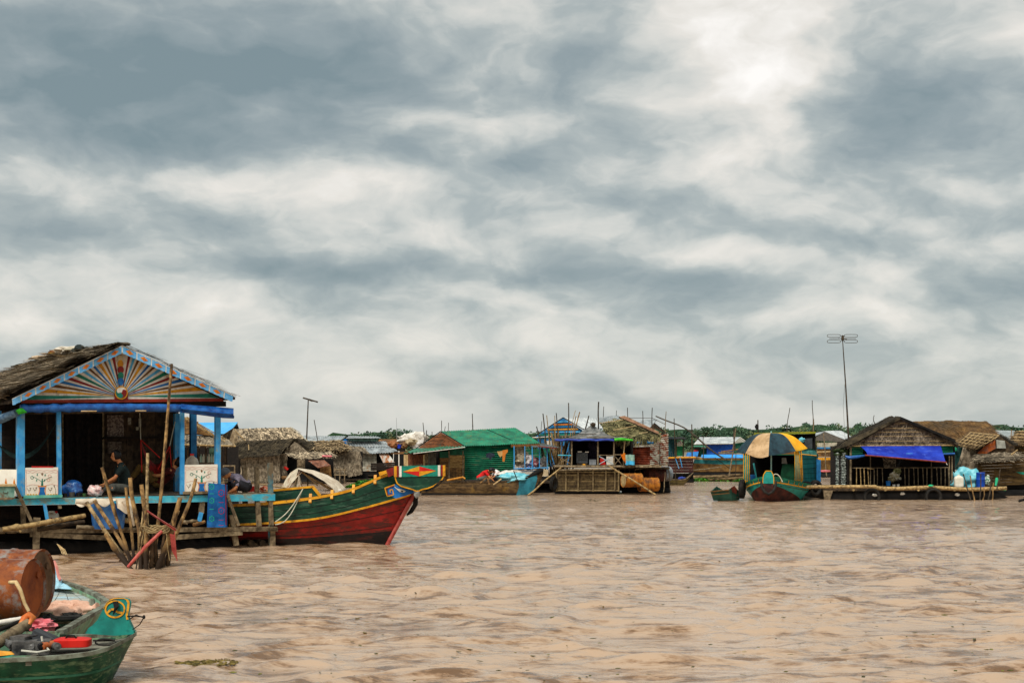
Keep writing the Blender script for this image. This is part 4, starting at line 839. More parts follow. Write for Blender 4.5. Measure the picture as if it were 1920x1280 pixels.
# ---------------------------------------------------------------- stake cluster in front
def stakes():
    D = 25.8
    L = [ # top px,py, base px,py(water), depth top, depth base, r0, r1, label
     (162, 941, 241, 1062, 25.9, 25.8, .052, .045, 'leftmost leaning bamboo stake with pale joints'),
     (177, 938, 258, 1056, 26.2, 26., .05, .04, 'dark thin stake leaning left just behind the pale jointed one'),
     (191, 876, 243, 1040, 25.6, 25.7, .045, .036, 'tall stake leaning left whose top reaches the seated person'),
     (198, 1000, 245, 1064, 25.3, 25.4, .055, .05, 'thick short brown stake leaning left low over the water'),
     (244, 895, 262, 1062, 25.7, 25.6, .052, .048, 'upright thick honey brown stake standing left of centre'),
     (236, 913, 256, 1058, 26.0, 25.9, .036, .034, 'thin pale stake close behind the honey brown one'),
     (265, 908, 276, 1062, 25.5, 25.5, .048, .05, 'dark knobbly stake beside the honey brown one'),
     (277, 849, 276, 1055, 26.2, 26.1, .04, .038, 'tall smooth pale bamboo stake standing upright in the middle'),
     (322, 682, 286, 1040, 26.6, 26.3, .034, .046, 'tallest stake of the cluster, reaching above the gable'),
     (367, 897, 305, 1058, 26.2, 25.8, .042, .05, 'long stake leaning right in front of the painted panel'),
     (338, 933, 296, 1062, 25.5, 25.6, .058, .06, 'thick stub leaning right below the long one'),
     (336, 957, 318, 1055, 26.0, 25.9, .022, .02, 'slim pale cane on the right side of the cluster'),
     (268, 958, 252, 1055, 25.6, 25.5, .018, .016, 'slim bamboo cane crossing the foot of the cluster')]
    for i, (tx, ty, bx, by, dt, db, r0, r1, lab) in enumerate(L):
        top = P(tx, ty, dt); bw = P(bx, by, db); bw.z = min(bw.z, .0); d = (bw-top).normalized()
        stake(lab+', in the near stake cluster', bw+d*.25, top, r1*.80, r0*.72, i, .05 if i != 7 else .012, mat('bamboo_wet_foot', '#86703e' if False else '#806a44', '#c0a474', 10, r=.6, wear='#4c3c26', wamt=.56, wsc=7, wet=.50) if i in (0, 7, 11, 12) else mat('stake_wood_wet_foot', ''), 'stakes driven into the river in front of the blue house')
    # stubs at the foot
    rng = random.Random(5)
    for i in range(6):
        x = 262+i*10; by = 1061-(i % 3)*2; top = P(x+rng.uniform(0, 8), rng.uniform(978, 1004), 25.6); bw = P(x, by, 25.7+.1*(i % 2)); bw.z = -.2
        stake(['black wet stub standing lowest left in the near stake cluster', 'black stub beside the lashing of the near stake cluster', 'wet black stub in the middle of the near stake cluster', 'split black stub right of the middle of the near stake cluster', 'leaning wet stub at the right foot of the near stake cluster', 'rightmost wet stub at the foot of the near stake cluster'][i], bw, top, .042, .036, i+40, .02, mat('wet_wood', '#2a1e12', '#5e4830', 7, r=.5, isl=.2), 'stakes driven into the river in front of the blue house')
    b = MB(); b.tube([P(240, 1062, 25.25), P(272, 1025, 25.2), P(304, 995, 25.3)], [.026, .032, .028], 12); solo('red_pipe', b, mat('faded_red_plastic', '#a03a34', '#c4645a', 7, r=.5, wear='#c89a90', wamt=.62), 'faded red pipe tied low across the near stake cluster', 'pipe', smooth=60)
    b = MB(); a, c = P(274, 956, 25.5), P(330, 994, 25.3); b.bar(a, c, .02, .03); b.prism([P(274, 956, 25.45), P(329, 990, 25.25), P(328, 993.5, 25.3), P(300, 973, 25.35)], (0, .02, 0)); solo('red_board', b, mat('red_board_paint', '#7c241c', '#a84a40', 7, r=.5), 'thin red board slanting down through the near stake cluster', 'board')
    b = MB(); b.prism([P(318, 1000, 25.3), P(328, 1002, 25.3), P(332, 1050, 25.3), P(322, 1032, 25.3)], (0, .02, 0)); b.bar(P(327, 996, 25.28), P(332, 1051, 25.28), .012, .02); solo('red_board', b, mat('red_board_paint', ''), 'red pointed board hanging at the right of the near stake cluster', 'board')
    b = MB()
    for k in range(5):
        pts = []; c0 = P(290+k*1.5, 992+k*2, 25.45)
        for i in range(30): t = i/29*2*PI*1.4; pts.append(c0+V((math.cos(t)*(.26-.02*k), math.sin(t)*.12, .06*math.sin(t*2+k)+.02*k)))
        b.tube(pts, .016, 6)
    for (x0, y0, x1, y1) in ((272, 985, 262, 1040), (277, 988, 268, 1020), (312, 1000, 318, 1050), (262, 990, 260, 1025)): b.tube([P(x0, y0, 25.2), P((x0+x1)/2-1, (y0+y1)/2, 25.15), P(x1, y1, 25.2)], .008, 5)
    solo('rope_lashing', b, mat('old_rope', '#6a5638', '#a08a60', 9, r=.9), 'coiled old rope lashed round the near stake cluster', 'rope')
    b = MB()
    for i in range(4):
        a = P(107+i*1.6, 1019+i, 27.5); b.tube([a, P(114+i*2.5, 1030, 27.4), P(117+i*3, 1038+i*.6, 27.3)], .007, 4)
    solo('hanging_twigs', b, WOODY, 'few thin twigs hanging from the lower planks into the water', 'twigs')
stakes()
# ================================================================ boats
def pl(pts, x):             # piecewise linear
    for (a, b), (c, d) in zip(pts, pts[1:]):
        if x <= c: return b+(d-b)*(x-a)/(c-a+1e-9)
    return pts[-1][1]
def smooth_pl(pts, x):
    n = len(pts)
    for i in range(n-1):
        if x <= pts[i+1][0] or i == n-2:
            (x1, y1), (x2, y2) = pts[i], pts[i+1]; x0, y0 = pts[i-1] if i else (2*x1-x2, 2*y1-y2); x3, y3 = pts[i+2] if i+2 < n else (2*x2-x1, 2*y2-y1)
            t = (x-x1)/(x2-x1); m1 = (y2-y0)/(x2-x0)*(x2-x1); m2 = (y3-y1)/(x3-x1)*(x2-x1)
            t = min(1, max(0, t)); return y1*(2*t**3-3*t*t+1)+m1*(t**3-2*t*t+t)+y2*(-2*t**3+3*t*t)+m2*(t**3-t*t)
class Hull:
    """side-on hull: levels = list of pixel curves from stern (left or right) to stem, near side at depth dn, centre plane behind it."""
    def __init__(s, levels, dn, wmax, nv=(0, 1, 0), slope=0., pw=.55, lw=None):
        s.lv = levels; s.dn = dn; s.w = wmax; s.nv = V(nv).normalized(); s.slope = slope; s.pw = pw; s.lw = lw or [1.]*len(levels)
    def pt(s, j, t, far=False):      # j fractional level, t 0..1 towards the stem
        j0 = int(min(j, len(s.lv)-2)); f = j-j0; A, B = s.lv[j0], s.lv[j0+1]
        def cur(c): x = c[0][0]+(c[-1][0]-c[0][0])*t; return x, (smooth_pl(c, x) if c[-1][0] > c[0][0] else smooth_pl([(-a, b) for a, b in c], -x))
        xa, ya = cur(A); xb, yb = cur(B); x = xa+(xb-xa)*f; y = ya+(yb-ya)*f
        w = s.w*(max(0, 1-t)**s.pw)*(s.lw[j0]*(1-f)+s.lw[j0+1]*f)
        wm = s.w*(s.lw[j0]*(1-f)+s.lw[j0+1]*f)
        d = s.dn+s.slope*(1-t)+(s.w-w)*.9
        p = P(x, y, d)
        return p+s.nv*2*w if far else p
    def shell(s, mb, j0, j1, mi=0, nt=36, nj=3, th=.03, t0=0., t1=1.):
        for far in (False, True):
            mb.grid(lambda u, v: s.pt(j1+(j0-j1)*v, t0+(t1-t0)*u, far), nt, nj, s.nv*th*(-1 if far else 1), mi)
    def strake(s, mb, j, h=.06, th=.03, mi=0, nt=36, t0=0., t1=1., far=True, off=-.02):
        for fr in ((False, True) if far else (False,)):
            sg = -1 if fr else 1
            pts = [s.pt(j, t0+(t1-t0)*i/nt, fr)+s.nv*off*sg for i in range(nt+1)]
            mb.grid(lambda u, v: pts[int(round(u*nt))]+V((0, 0, -h/2+h*v)), nt, 1, s.nv*th*sg, mi)
# ---- big red and green boat
def big_boat():
    D = 31.0
    lv = [[(430, 947), (516, 941), (599, 930), (658, 917), (690, 903), (727, 886), (765, 880)],
          [(430, 948), (516, 946), (599, 936), (658, 923), (690, 911), (727, 900), (777, 905)],
          [(430, 984), (520, 979), (599, 971), (678, 953), (757, 931), (776, 924)],
          [(430, 1023), (520, 1022), (599, 1021), (678, 1021), (708, 1021), (724, 1021)],
          [(430, 1045), (520, 1045), (599, 1045), (678, 1044), (700, 1043), (712, 1042)]]
    h = Hull(lv, D, .85, (.30, .95, 0), .0, .62, [1., 1., .95, .60, .3])
    T = thing('wooden_boat', 'large wooden boat with red lower hull, dark green sides and a diamond painted bow board', 'boat', P(620, 1021, 31.6))
    Gd = mat('dark_green_hull', '#0a2e22', '#15432f', 4, r=.45, bump=.12, wear='#3c5a48', wamt=.57, wsc=4, wst=(.5, 1, 3), wsoft=.03)
    Rd = mat('red_hull', '#6e140c', '#96201a', 3, r=.5, bump=.15, wear='#4e2018', wamt=.52, wsc=4, wst=(.4, 1, 1.8), wsoft=.04)
    Wl = mat('waterline_black', '#0c0a09', '#201614', 4, r=.5, wear='#4a1c16', wamt=.58, wsc=3, wst=(.5, 1, 2))
    b = MB(); h.shell(b, 0, 1, 0); h.shell(b, 1, 2, 0, nj=4); part('green_side', b, Gd, T, smooth=40)
    b = MB(); h.shell(b, 2, 2.72, 0, nj=4); part('red_side', b, Rd, T, smooth=40)
    b = MB(); h.shell(b, 2.72, 4, 0, nj=4); part('bottom', b, Wl, T, smooth=40)
    b = MB(); h.strake(b, .25, .058, .05, 0, off=-.03, t1=.93); part('gunwale', b, YELP, T)
    b = MB(); h.strake(b, 2, .045, .035, 0, off=-.02, t1=.985); part('rubbing_strake', b, YELP, T)
    for j in (1.35, 1.68, 2.3, 2.62):
        b = MB(); h.strake(b, j, .010, .012, 0, off=-.006, far=False, t1=.97); part('plank_seam', b, BLACK, T)
    # stem post
    b = MB(); st = [h.pt(j/8*4, 1.) for j in range(9)]; st = [p+V((.02, 0, 0)) for p in st]
    b.tube([st[i] for i in range(1, 9)], [.05]*8, 8); part('stem', b, mat('stem_paint', '#8c2a22', '#b0584c', 5, r=.5), T)
    b = MB(); b.tube([P(779, 918, 31.75), P(779, 945, 31.8), P(771, 958, 31.85), P(763, 965, 31.9)], [.06, .055, .05, .02], 10); part('rudder_fender', b, BLACK, T, smooth=60)
    # deck and inside
    b = MB(); b.grid(lambda u, v: h.pt(.9, .02+.9*u).lerp(h.pt(.9, .02+.9*u, True), v), 20, 4, (0, 0, -.03)); part('deck', b, WOODD, T)
    for i in range(4):
        b = MB(); x = (599+i*38); t = .45+.12*i; p = h.pt(.2, min(.93, t)); b.bar(p-V((0, .05, .09)), p+V((0, .06, .09)), .05, .06, up=(1, 0, 0)); part('deck_beam_end', b, YELP, T)
    # raised side board with yellow cap
    BP = Pl(560, 31.6, -4)
    b = MB(); b.pp(BP, [(500, 921), (586, 913), (598, 929), (500, 941)], 0, .03); part('coaming', b, Gd, T)
    b = MB(); b.pline(BP, [(500, 920), (587, 912)], 4, .02, 0, .06); b.pline(BP, [(586, 912), (600, 929)], 5, .02, 0, .06); part('coaming_cap', b, YELP, T)
    # bow board
    Q = Pl(787, 31.25, 12)
    b = MB(); b.pp(Q, [(739, 873.5), (835, 871.5), (834.5, 892), (739.5, 894)], .02, .06, 0)
    def q(u, v): return (739+u*96, 873.5-2*u+v*20.4)
    for u0, u1, mi in ((0, .05, 1), (.05, .09, 2), (.10, .145, 3), (.855, .90, 3), (.91, .95, 2), (.95, 1., 1)): b.pp(Q, [q(u0, .0), q(u1, .0), q(u1, 1), q(u0, 1)], .026, .004, mi)
    c_ = (.5, .5); 
    for pts, mi in (((( .17, .52), (.49, .06), (.49, .52)), 1), (((.49, .06), (.82, .50), (.49, .52)), 4), (((.17, .52), (.49, .52), (.49, .98)), 4), (((.49, .52), (.82, .50), (.49, .98)), 1)):
        b.pp(Q, [q(*p) for p in pts], .028, .004, mi)
    part('bow_board', b, [TEALP, YELP, REDP, WHITEP, REDB], T)
    b = MB(); out = [(741, 893.5), (742, 899), (745, 906), (752, 911), (762, 914), (773, 917), (780, 920), (785, 920), (792, 917), (802, 915), (812, 911), (822, 905), (829, 898), (832, 892)]
    b.pp(Q, out, .0, .05); part('bow_apron', b, Gd, T)
    b = MB(); b.pline(Q, out, 2.2, .012, 0, .03); part('apron_trim', b, YELP, T)
    b = MB(); b.prism([P(755, 914, 31.35), P(800, 921, 31.3), P(815, 912, 31.3), P(828, 900, 31.3), P(829, 897, 31.5), P(780, 912, 31.8)], (.05, .3, 0)); part('bow_underside', b, BLACK, T)
    b = MB(); b.blob(P(782, 924, 31.3), .07, .07, .11, .3, 3, 1, 8); part('bow_knot', b, mat('grey_rope_knot', '#7a7a74', '#a8a8a0', 8, r=.9), T, smooth=60)
    # raised red / yellow piece behind the board
    b = MB(); b.pp(Pl(720, 31.35, 0), [(724, 880), (738, 875), (738, 890), (728, 894)], .0, .1); part('bow_cheek', b, REDP, T)
    b = MB(); b.pp(Pl(720, 31.4, 0), [(710, 885), (728, 880), (727, 886), (712, 892)], .02, .08); part('bow_cheek', b, YELP, T)
    # eye patch: blue field, meander, white eye
    e = MB(); S = Pl(750, 31.42, 9)
    e.pp(S, [(727, 914), (741, 907), (752, 914), (776, 920), (777, 923), (760, 929), (742, 934), (735, 930), (727, 928)], .06, .02, 0)
    e.pline(S, [(740, 908), (721.5, 914.5), (726, 930), (738, 927), (736, 917), (731, 918), (732, 923)], 1.8, .075, 1); e.pline(S, [(739, 910), (723.7, 915.8), (727.5, 927.6), (735.4, 925.6)], 1.2, .08, 2)
    e.pp(S, [(737, 909.5), (744, 915), (754, 917), (761, 920.5), (757, 923), (749, 921.5), (741, 914)], .078, .006, 3); e.pp(S, [(752, 918.8), (756, 919.8), (755.5, 921.8), (752, 921)], .084, .004, 4)
    part('bow_eye', e, [MIDB, YELP, REDP, WHITEP, BLACK], T)
    # mooring ropes to the landing
    b = MB()
    for k, (x1, y1) in enumerate(((568, 916), (565, 922))):
        a = P(516, 978+k*5, 30.9); c = P(x1, y1, 31.2); b.tube([a.lerp(c, i/10)-V((0, 0, .10*math.sin(PI*i/10)*(1+k))) for i in range(11)], .012, 6)
    solo('mooring_rope', b, ROPE, 'two pale mooring ropes running from the side landing up to the big boat', 'rope')
    # canopy of the next boat behind it
    t = thing('cloth_canopy', 'cream arched cloth canopy open to the left behind the big red boat', 'canopy', P(600, 925, 38))
    cl = mat('cream_canvas', ''); b = MB()
    def arch(u, v):
        x0, y0 = 559+v*2, 877+v*1; X = [(0, 559, 877), (.25, 588, 881), (.5, 614, 890), (.75, 634, 901), (1, 648, 915)]
        for (a, xa, ya), (c, xb, yb) in zip(X, X[1:]):
            if u <= c+1e-9: s_ = (u-a)/(c-a); x = xa+(xb-xa)*s_; y = ya+(yb-ya)*s_; break
        p = P(x, y, 38.5); w = v*(1.6); return P(x-v*10*u*0-v*(14*u), y+v*(22*u-8*u*u)+v*2, 38.5-1.0*v)+V((0, 0, 0))
    b.grid(arch, 16, 6, (0, .02, -.01)); part('right_cover', b, cl, t, smooth=60)
    b = MB()
    def arl(u, v):
        X = [(0, 558, 877), (.4, 545, 885), (.75, 536, 897), (1, 527, 916)]
        for (a, xa, ya), (c, xb, yb) in zip(X, X[1:]):
            if u <= c+1e-9: s_ = (u-a)/(c-a); x = xa+(xb-xa)*s_; y = ya+(yb-ya)*s_; break
        return P(x+v*(10+14*u*(1-u)), y+v*(5+8*u*(1-u)), 38.5-1.0*v+.1*math.sin(v*7))
    b.grid(arl, 14, 8, (0, .02, -.01)); part('left_cover', b, mat('patterned_cloth', '#a89c84', '#d2c6ac', 3, r=.85, bump=.3, wear='#8a5a30', wamt=.57, wsc=5), t, smooth=60)
    b = MB(); b.grid(lambda u, v: P(559+v*9*u-8*(1-v)*u*1.2, 881+u*34, 37.6+.1*math.sin(v*6)), 10, 5, (0, .02, 0)); part('hanging_flap', b, mat('patterned_cloth', ''), t, smooth=60)
    for i, (a, c) in enumerate((((560, 880), (560, 914)), ((577, 897), (577, 922)), ((564, 884), (618, 917)), ((571, 889), (630, 921)), ((566, 884), (596, 910)))):
        b = MB(); b.tube([P(*a, 37.8), P(*c, 37.8)], .022, 6); part('canopy_pole', b, WOODD if i < 2 else WOODY, t)
    b = MB(); b.pline(Pl(600, 37.9, 0), [(570, 921), (640, 918)], 3, 0, 0, .1); part('base_board', b, WHITEP, t)
    b = MB(); lv2 = [[(505, 924), (560, 926), (620, 926), (655, 917)], [(505, 952), (560, 955), (620, 950), (640, 947)]]
    hh = Hull(lv2, 37.2, .6, (0, 1, 0)); hh.shell(b, 0, 1, nj=2); b.grid(lambda u, v: hh.pt(.3, u).lerp(hh.pt(.3, u, True), v), 10, 3, (0, 0, -.03)); part('hull', b, WOODB, t)
big_boat()
# ---- near sampans at the lower left
def bowhull(B, t, secs, nl=10):
    """B bow point on the water, t axis towards the bow; secs: (s back from bow, half width, sheer z, rake)"""
    B = V(B); t = V(t).normalized(); l = V((-t.y, t.x, 0))
    def pt(s, side, k):   # k 0 gunwale .. 1 keel
        for (a, w0, z0), (c, w1, z1) in zip(secs, secs[1:]):
            if s <= c+1e-9: f = (s-a)/(c-a); f2 = f; w = w0+(w1-w0)*f2; z = z0+(z1-z0)*f2; break
        else: w, z = secs[-1][1:]
        zk = -.12; kk = k; zz = z+(zk-z)*kk; ww = w*(1-.55*kk**1.6) if kk < 1 else w*.42
        rk = .28*kk*math.exp(-s/.5)      # raked stem
        return B-t*(s+rk)+l*side*ww+V((0, 0, zz))
    return pt, t, l
def near_boats():
    rng = random.Random(8)
    secs = [(0, .02, .44), (.03, .22, .43), (.08, .38, .41), (.16, .52, .38), (.30, .64, .355), (.5, .70, .34), (.8, .74, .33), (1.2, .76, .32), (1.8, .76, .315), (3.0, .74, .31), (5.0, .6, .40), (6., .2, .5)]
    B = P(256, 1273, 13.45); B.z = 0; B = V((-3.5, 13.4, 0)); pt, t, l = bowhull(B, (1, .10, 0), secs)
    T = thing('sampan', 'green wooden sampan with a teal painted bow plate in the lower left corner', 'boat', B)
    Gh = mat('worn_green_hull', '#0a3626', '#16553a', 5, r=.55, bump=.3, wear='#66805e', wamt=.565, wsc=8, wst=(.5, 1, 2), wsoft=.06)
    Wi = mat('boat_inside_wood', '#5a564a', '#96917f', 5, (.5, 3, 3), r=.85, isl=.25, wear='#3c3a30', wamt=.56, k=.85)
    L = 6.
    for side in (1, -1):
        b = MB(); b.grid(lambda u, v: pt(L*u**1.6, side, v), 48, 10, l*side*-.028+V((0, 0, 0))); part('hull_side', b, Gh, T, smooth=50)
        b = MB(); pp = [pt(L*(i/48)**1.6, side, 0)+V((0, 0, .01)) for i in range(49)]; b.grid(lambda u, v: pp[int(round(u*48))]+l*side*(-.035+.06*v), 48, 1, (0, 0, -.035)); part('gunwale', b, mat('worn_gunwale', '#4a4638', '#7c8272', 8, r=.8), T)
        b = MB()
        for kk, hh_, mi in ((.42, .022, 0), (.80, .018, 1)):
            pp = [pt(L*(i/48)**1.6, side, kk)+l*side*.012 for i in range(49)]
            b.grid(lambda u, v: pp[int(round(u*48))]+V((0, 0, -hh_/2+hh_*v))+l*side*.006, 48, 1, l*side*-.03, mi)
        part('strake', b, [mat('strake_green', '#1c5038', '#326a4e', 6, r=.6), YELP], T)
    b = MB(); b.grid(lambda u, v: pt(.15+(L-.3)*u, 1, .7).lerp(pt(.15+(L-.3)*u, -1, .7), v), 20, 6, (0, 0, -.02)); part('bottom_boards', b, mat('dark_bilge_wood', '#1c1812', '#3c362a', 6, r=.9), T)
    # foredeck planks
    for i in range(7):
        v0, v1 = i/7+.006, (i+1)/7-.006; b = MB()
        b.grid(lambda u, v: pt(.05+.72*u, 1, .10).lerp(pt(.05+.72*u, -1, .10), v0+(v1-v0)*v)+V((0, 0, .004*(i % 2))), 10, 1, (0, 0, -.015)); part('foredeck_plank', b, Wi, T)
    b = MB(); b.bar(pt(.80, 1, .08), pt(.80, -1, .08), .05, .06); part('thwart', b, Wi, T); b = MB(); b.bar(pt(2.0, 1, .08), pt(2.0, -1, .08), .14, .04); part('thwart', b, Wi, T)
    for s_ in (1.15, 1.6):
        b = MB(); b.tube([pt(s_, 1, i/8) if i <= 8 else pt(s_, -1, (16-i)/8) for i in range(17)], .018, 6); part('rib', b, Wi, T)
    # bow plate
    Q = Pl(208, 13.55, 8)
    out = [(160, 1187), (165, 1177), (172, 1172), (181, 1163), (187, 1152), (192, 1141), (197, 1131), (203, 1125), (211, 1122), (219, 1121), (230, 1121.5), (238, 1124), (241, 1130), (239.5, 1142), (237.5, 1153), (240, 1162), (244, 1170), (248, 1178), (252, 1188), (215, 1191)]
    b = MB(); tilt = lambda p: V((p.x, p.y+(p.z-.42)*.12, p.z)); b.prism([tilt(Q(x, y)) for x, y in out], (.006, .05, 0), 0)
    pr = MB(); bp = part('bow_plate', b, mat('teal_bow_paint', '#0c6a60', '#15887a', 5, r=.5, wear='#084038', wamt=.6), T)
    b = MB(); 
    def tl(pts, w, off, mi=0): 
        m2 = MB(); m2.pline(Q, pts, w, off, mi, .006); b.add([tilt(p) for p in m2.v], m2.f, mi)
    tl([(203, 1125.5), (211, 1122.5), (219, 1121.6), (230, 1122), (237, 1124.5)], 1.6, .008); tl([(236, 1124.5), (239.3, 1130), (238.3, 1142), (236.5, 1153), (238, 1161)], 4.0, .008)
    tl([(192, 1141), (198, 1130), (204, 1125)], .8, .008)
    ring = [(214+18*math.cos(a*PI/14), 1142+15*math.sin(a*PI/14)) for a in range(29)]; tl(ring, 3.0, .010)
    for a0 in (-95, 30, 150):
        tl([(214, 1142), (214+8*math.cos(math.radians(a0+25)), 1142+6.5*math.sin(math.radians(a0+25))), (214+16.5*math.cos(math.radians(a0)), 1142+14*math.sin(math.radians(a0)))], 3.8, .012)
    part('bow_emblem', b, YELP, bp)
    b = MB()
    for k_ in range(5): a = tilt(Q(210+k_*2.2, 1128, .02)); c = tilt(Q(211+k_*1.2, 1152-2*k_, .04)); b.tube([a, a.lerp(c, .5)+V((.02, -.02, 0)), c], .006, 5)
    part('rope_wrap', b, BLACK, T)
    b = MB(); a = tilt(Q(238, 1155)); b.tube([a, P(255, 1154, 13.3), P(270, 1156, 13.2)], .007, 6); b.tube([P(270, 1156, 13.2), P(262, 1170, 13.3), P(249, 1179, 13.35)], .005, 6); b.tube([P(243, 1160, 13.3), P(255, 1152, 13.25), P(268, 1157, 13.2)], .005, 6); b.blob(P(270, 1156, 13.2), .014, .014, .02, 0, n=5); part('bow_hook', b, BLACK, T)
    # things in the sampan
    def at(px, py, d): return P(px, py, d)
    t_ = thing('fuel_tray', 'red plastic fuel tank lying on the foredeck of the green sampan', 'tank', at(136, 1212, 13.2)); b = MB()
    jerry(b, at(135, 1211, 13.2), .34, .22, .085, .1); part('tank_body', b, REDB, t_, smooth=40)
    b = MB(); c_ = at(133, 1196, 13.15); b.tube([c_+V((-.05, 0, 0)), c_+V((-.03, 0, .025)), c_+V((.03, 0, .025)), c_+V((.05, 0, 0))], .008, 6); part('handle', b, BLACK, t_)
    b = MB(); b.tube([at(168+22*math.cos(i/11*PI*2)*.9+30, 1203+6*math.sin(i/11*PI*2), 13.15) for i in range(11)]+[at(175, 1200, 13.2)], .009, 6); solo('black_hose', b, RUBBER, 'loop of black hose lying beside the red fuel tank', 'hose')
    t_ = thing('boat_engine', 'black boat engine with a square cover among the clutter of the green sampan', 'engine', at(70, 1215, 13.1))
    b = MB(); b.prism([at(58, 1190, 13.05), at(66, 1185, 13.2), at(113, 1205, 13.1), at(112, 1214, 13.0), at(64, 1204, 12.95)], (-.02, .12, .03)); part('cover', b, mat('engine_black', '#0c0c0e', '#1c1c20', 5, r=.35), t_)
    b = MB(); b.box(at(60, 1212, 12.95), .32, .2, .12, .2); b.box(at(45, 1205, 13.05), .16, .2, .14, -.3); part('engine_block', b, mat('engine_grey', '#2c2c2c', '#6c6a66', 9, r=.5, met=.3), t_)
    for i in range(7): 
        b = MB(); x = 20+i*14; b.lathe(at(x, 1212+rng.uniform(-6, 5), 12.9), (rng.uniform(-1, 1), -1, rng.uniform(-.5, 1)), [(-.05, .001), (-.05, .035), (.05, .035), (.05, .02), (.06, .001)], 10); part('engine_fitting', b, [mat('engine_grey', ''), mat('engine_black', ''), RUST][i % 3], t_, smooth=40)
    b = MB(); b.tube([at(78, 1192, 12.9), at(80, 1205, 12.9), at(92, 1218, 12.85), at(70, 1222, 12.8), at(40, 1219, 12.8)], .010, 6); part('cable', b, mat('pale_cable', '#b8b4a4', '#d0ccbc', 5), t_)
    for i in range(5): b = MB(); b.tube([at(12+i*9, 1198+i*3, 12.95), at(20+i*11, 1218, 12.85)], .012, 6); part('engine_rod', b, mat('engine_grey', ''), t_)
    stake('thick squared grey beam slanting out of the green sampan to the left', at(-30, 1222, 12.8), at(52, 1168, 13.4), .055, .05, 301, .0, WOODG, 'beams and rods lying in the green sampan', 'wooden_beam', 'beam', 0)
    stake('dark rod lying above the grey beam in the green sampan', at(-20, 1188, 13.2), at(52, 1158, 13.6), .022, .02, 302, .0, BLACK, 'beams and rods lying in the green sampan', 'rod', 'rod', 0)
    stake('pale plank lying across the clutter of the green sampan', at(-20, 1170, 13.6), at(50, 1158, 13.8), .028, .025, 303, .0, WHITEP, 'beams and rods lying in the green sampan', 'plank', 'plank', 0)
    b = MB(); b.prism([at(-20, 1218, 12.72), at(20, 1221, 12.7), at(26, 1226, 12.68), at(-20, 1231, 12.66)], (0, .02, .0)); b.prism([at(-20, 1228, 12.7), at(26, 1227, 12.68), at(0, 1240, 12.64), at(-20, 1246, 12.6)], (0, .02, 0), 1); part('stern_trim', b, [YELP, TEALP], T)
    b = MB(); b.tube([at(18, 1091, 13.4), at(30, 1091, 13.35), at(38, 1105, 13.3), at(46, 1130, 13.3), at(54, 1145, 13.3)], [.018, .02, .018, .016, .016], 8); solo('tiller_handle', b, WOODY, 'bent pale tiller handle rising in front of the rusty drums', 'handle', smooth=60)
    b = MB(); b.tube([at(38, 1170, 13.35), at(46, 1160, 13.4), at(56, 1154, 13.45), at(62, 1157, 13.4), at(54, 1170, 13.35)], [.02, .04, .045, .03, .015], 8); solo('orange_float', b, mat('orange_float', '#b8501c', '#d8823c', 6, r=.5), 'small orange float at the foot of the nearer drum', 'float', smooth=60)
    # second boat: pale green, bow away from the camera
    B2 = V((-5.45, 17.35, 0)); secs2 = [(0, .02, .55), (.25, .30, .50), (.7, .55, .46), (1.3, .76, .44), (1.7, .80, .43), (2.4, .74, .41), (3.3, .70, .40), (3.6, .68, .40)]
    pt2, t2, l2 = bowhull(B2, (-.12, 1, 0), secs2)
    T2 = thing('sampan', 'pale green wooden boat carrying two rusty drums at the left edge', 'boat', B2)
    Gp = mat('pale_green_hull', '#5a8468', '#86a888', 4, r=.6, bump=.2, wear='#6a6450', wamt=.56, wsc=6)
    for side in (1, -1):
        b = MB(); b.grid(lambda u, v: pt2(3.6*u, side, v), 36, 8, l2*side*-.03); part('hull_side', b, Gp, T2, smooth=50)
        b = MB(); pp = [pt2(3.6*i/36, side, 0) for i in range(37)]; b.grid(lambda u, v: pp[int(round(u*36))]+l2*side*(-.04+.07*v)+V((0, 0, .012)), 36, 1, (0, 0, -.04)); part('gunwale', b, mat('worn_gunwale', ''), T2)
    b = MB(); b.prism([pt2(3.6, 1, 0), pt2(3.6, 1, 1), pt2(3.6, -1, 1), pt2(3.6, -1, 0)], t2*.03); part('transom', b, Gp, T2)
    b = MB(); b.grid(lambda u, v: pt2(.1+3.4*u, 1, .75).lerp(pt2(.1+3.4*u, -1, .75), v), 12, 6, (0, 0, -.02)); part('bottom_boards', b, mat('dark_bilge_wood', ''), T2)
    for i in range(7):
        v0, v1 = i/7+.005, (i+1)/7-.005; b = MB(); b.grid(lambda u, v: pt2(.1+1.0*u, 1, .12).lerp(pt2(.1+1.0*u, -1, .12), v0+(v1-v0)*v), 8, 1, (0, 0, -.015)); part('foredeck_plank', b, mat('pale_deck_wood', '#7c8480', '#a8aca0', 5, (.6, 3, 3), r=.8, wear='#9fc0cc', wamt=.60, isl=.15), T2)
    b = MB(); c_ = [P(94, 1050, 17.5), P(101, 1052, 17.45), P(106, 1062, 17.4), P(110, 1080, 17.35), P(118, 1092, 17.3), P(133, 1104, 17.0), P(110, 1103, 17.1), P(70, 1105, 17.2), P(70, 1050, 17.6)]; b.prism(c_, (0, .05, 0)); bp = part('bow_plate', b, mat('pale_blue_paint', '#7fb4c8', '#a8d0dc', 6, r=.6, wear='#6a7c84', wamt=.6, wsc=7), T2)
    b = MB(); b.tube([P(101, 1052, 17.38), P(106, 1062, 17.33), P(110, 1080, 17.28), P(113, 1087, 17.25)], .02, 6); part('pink_edge', b, mat('pink_paint', '#b86c60', '#d08c80', 6), bp)
    b = MB(); b.tube([P(172, 1139, 15.7), P(172.5, 1123, 15.75)], [.05, .03], 8); part('gunwale_post', b, mat('worn_gunwale', ''), T2)
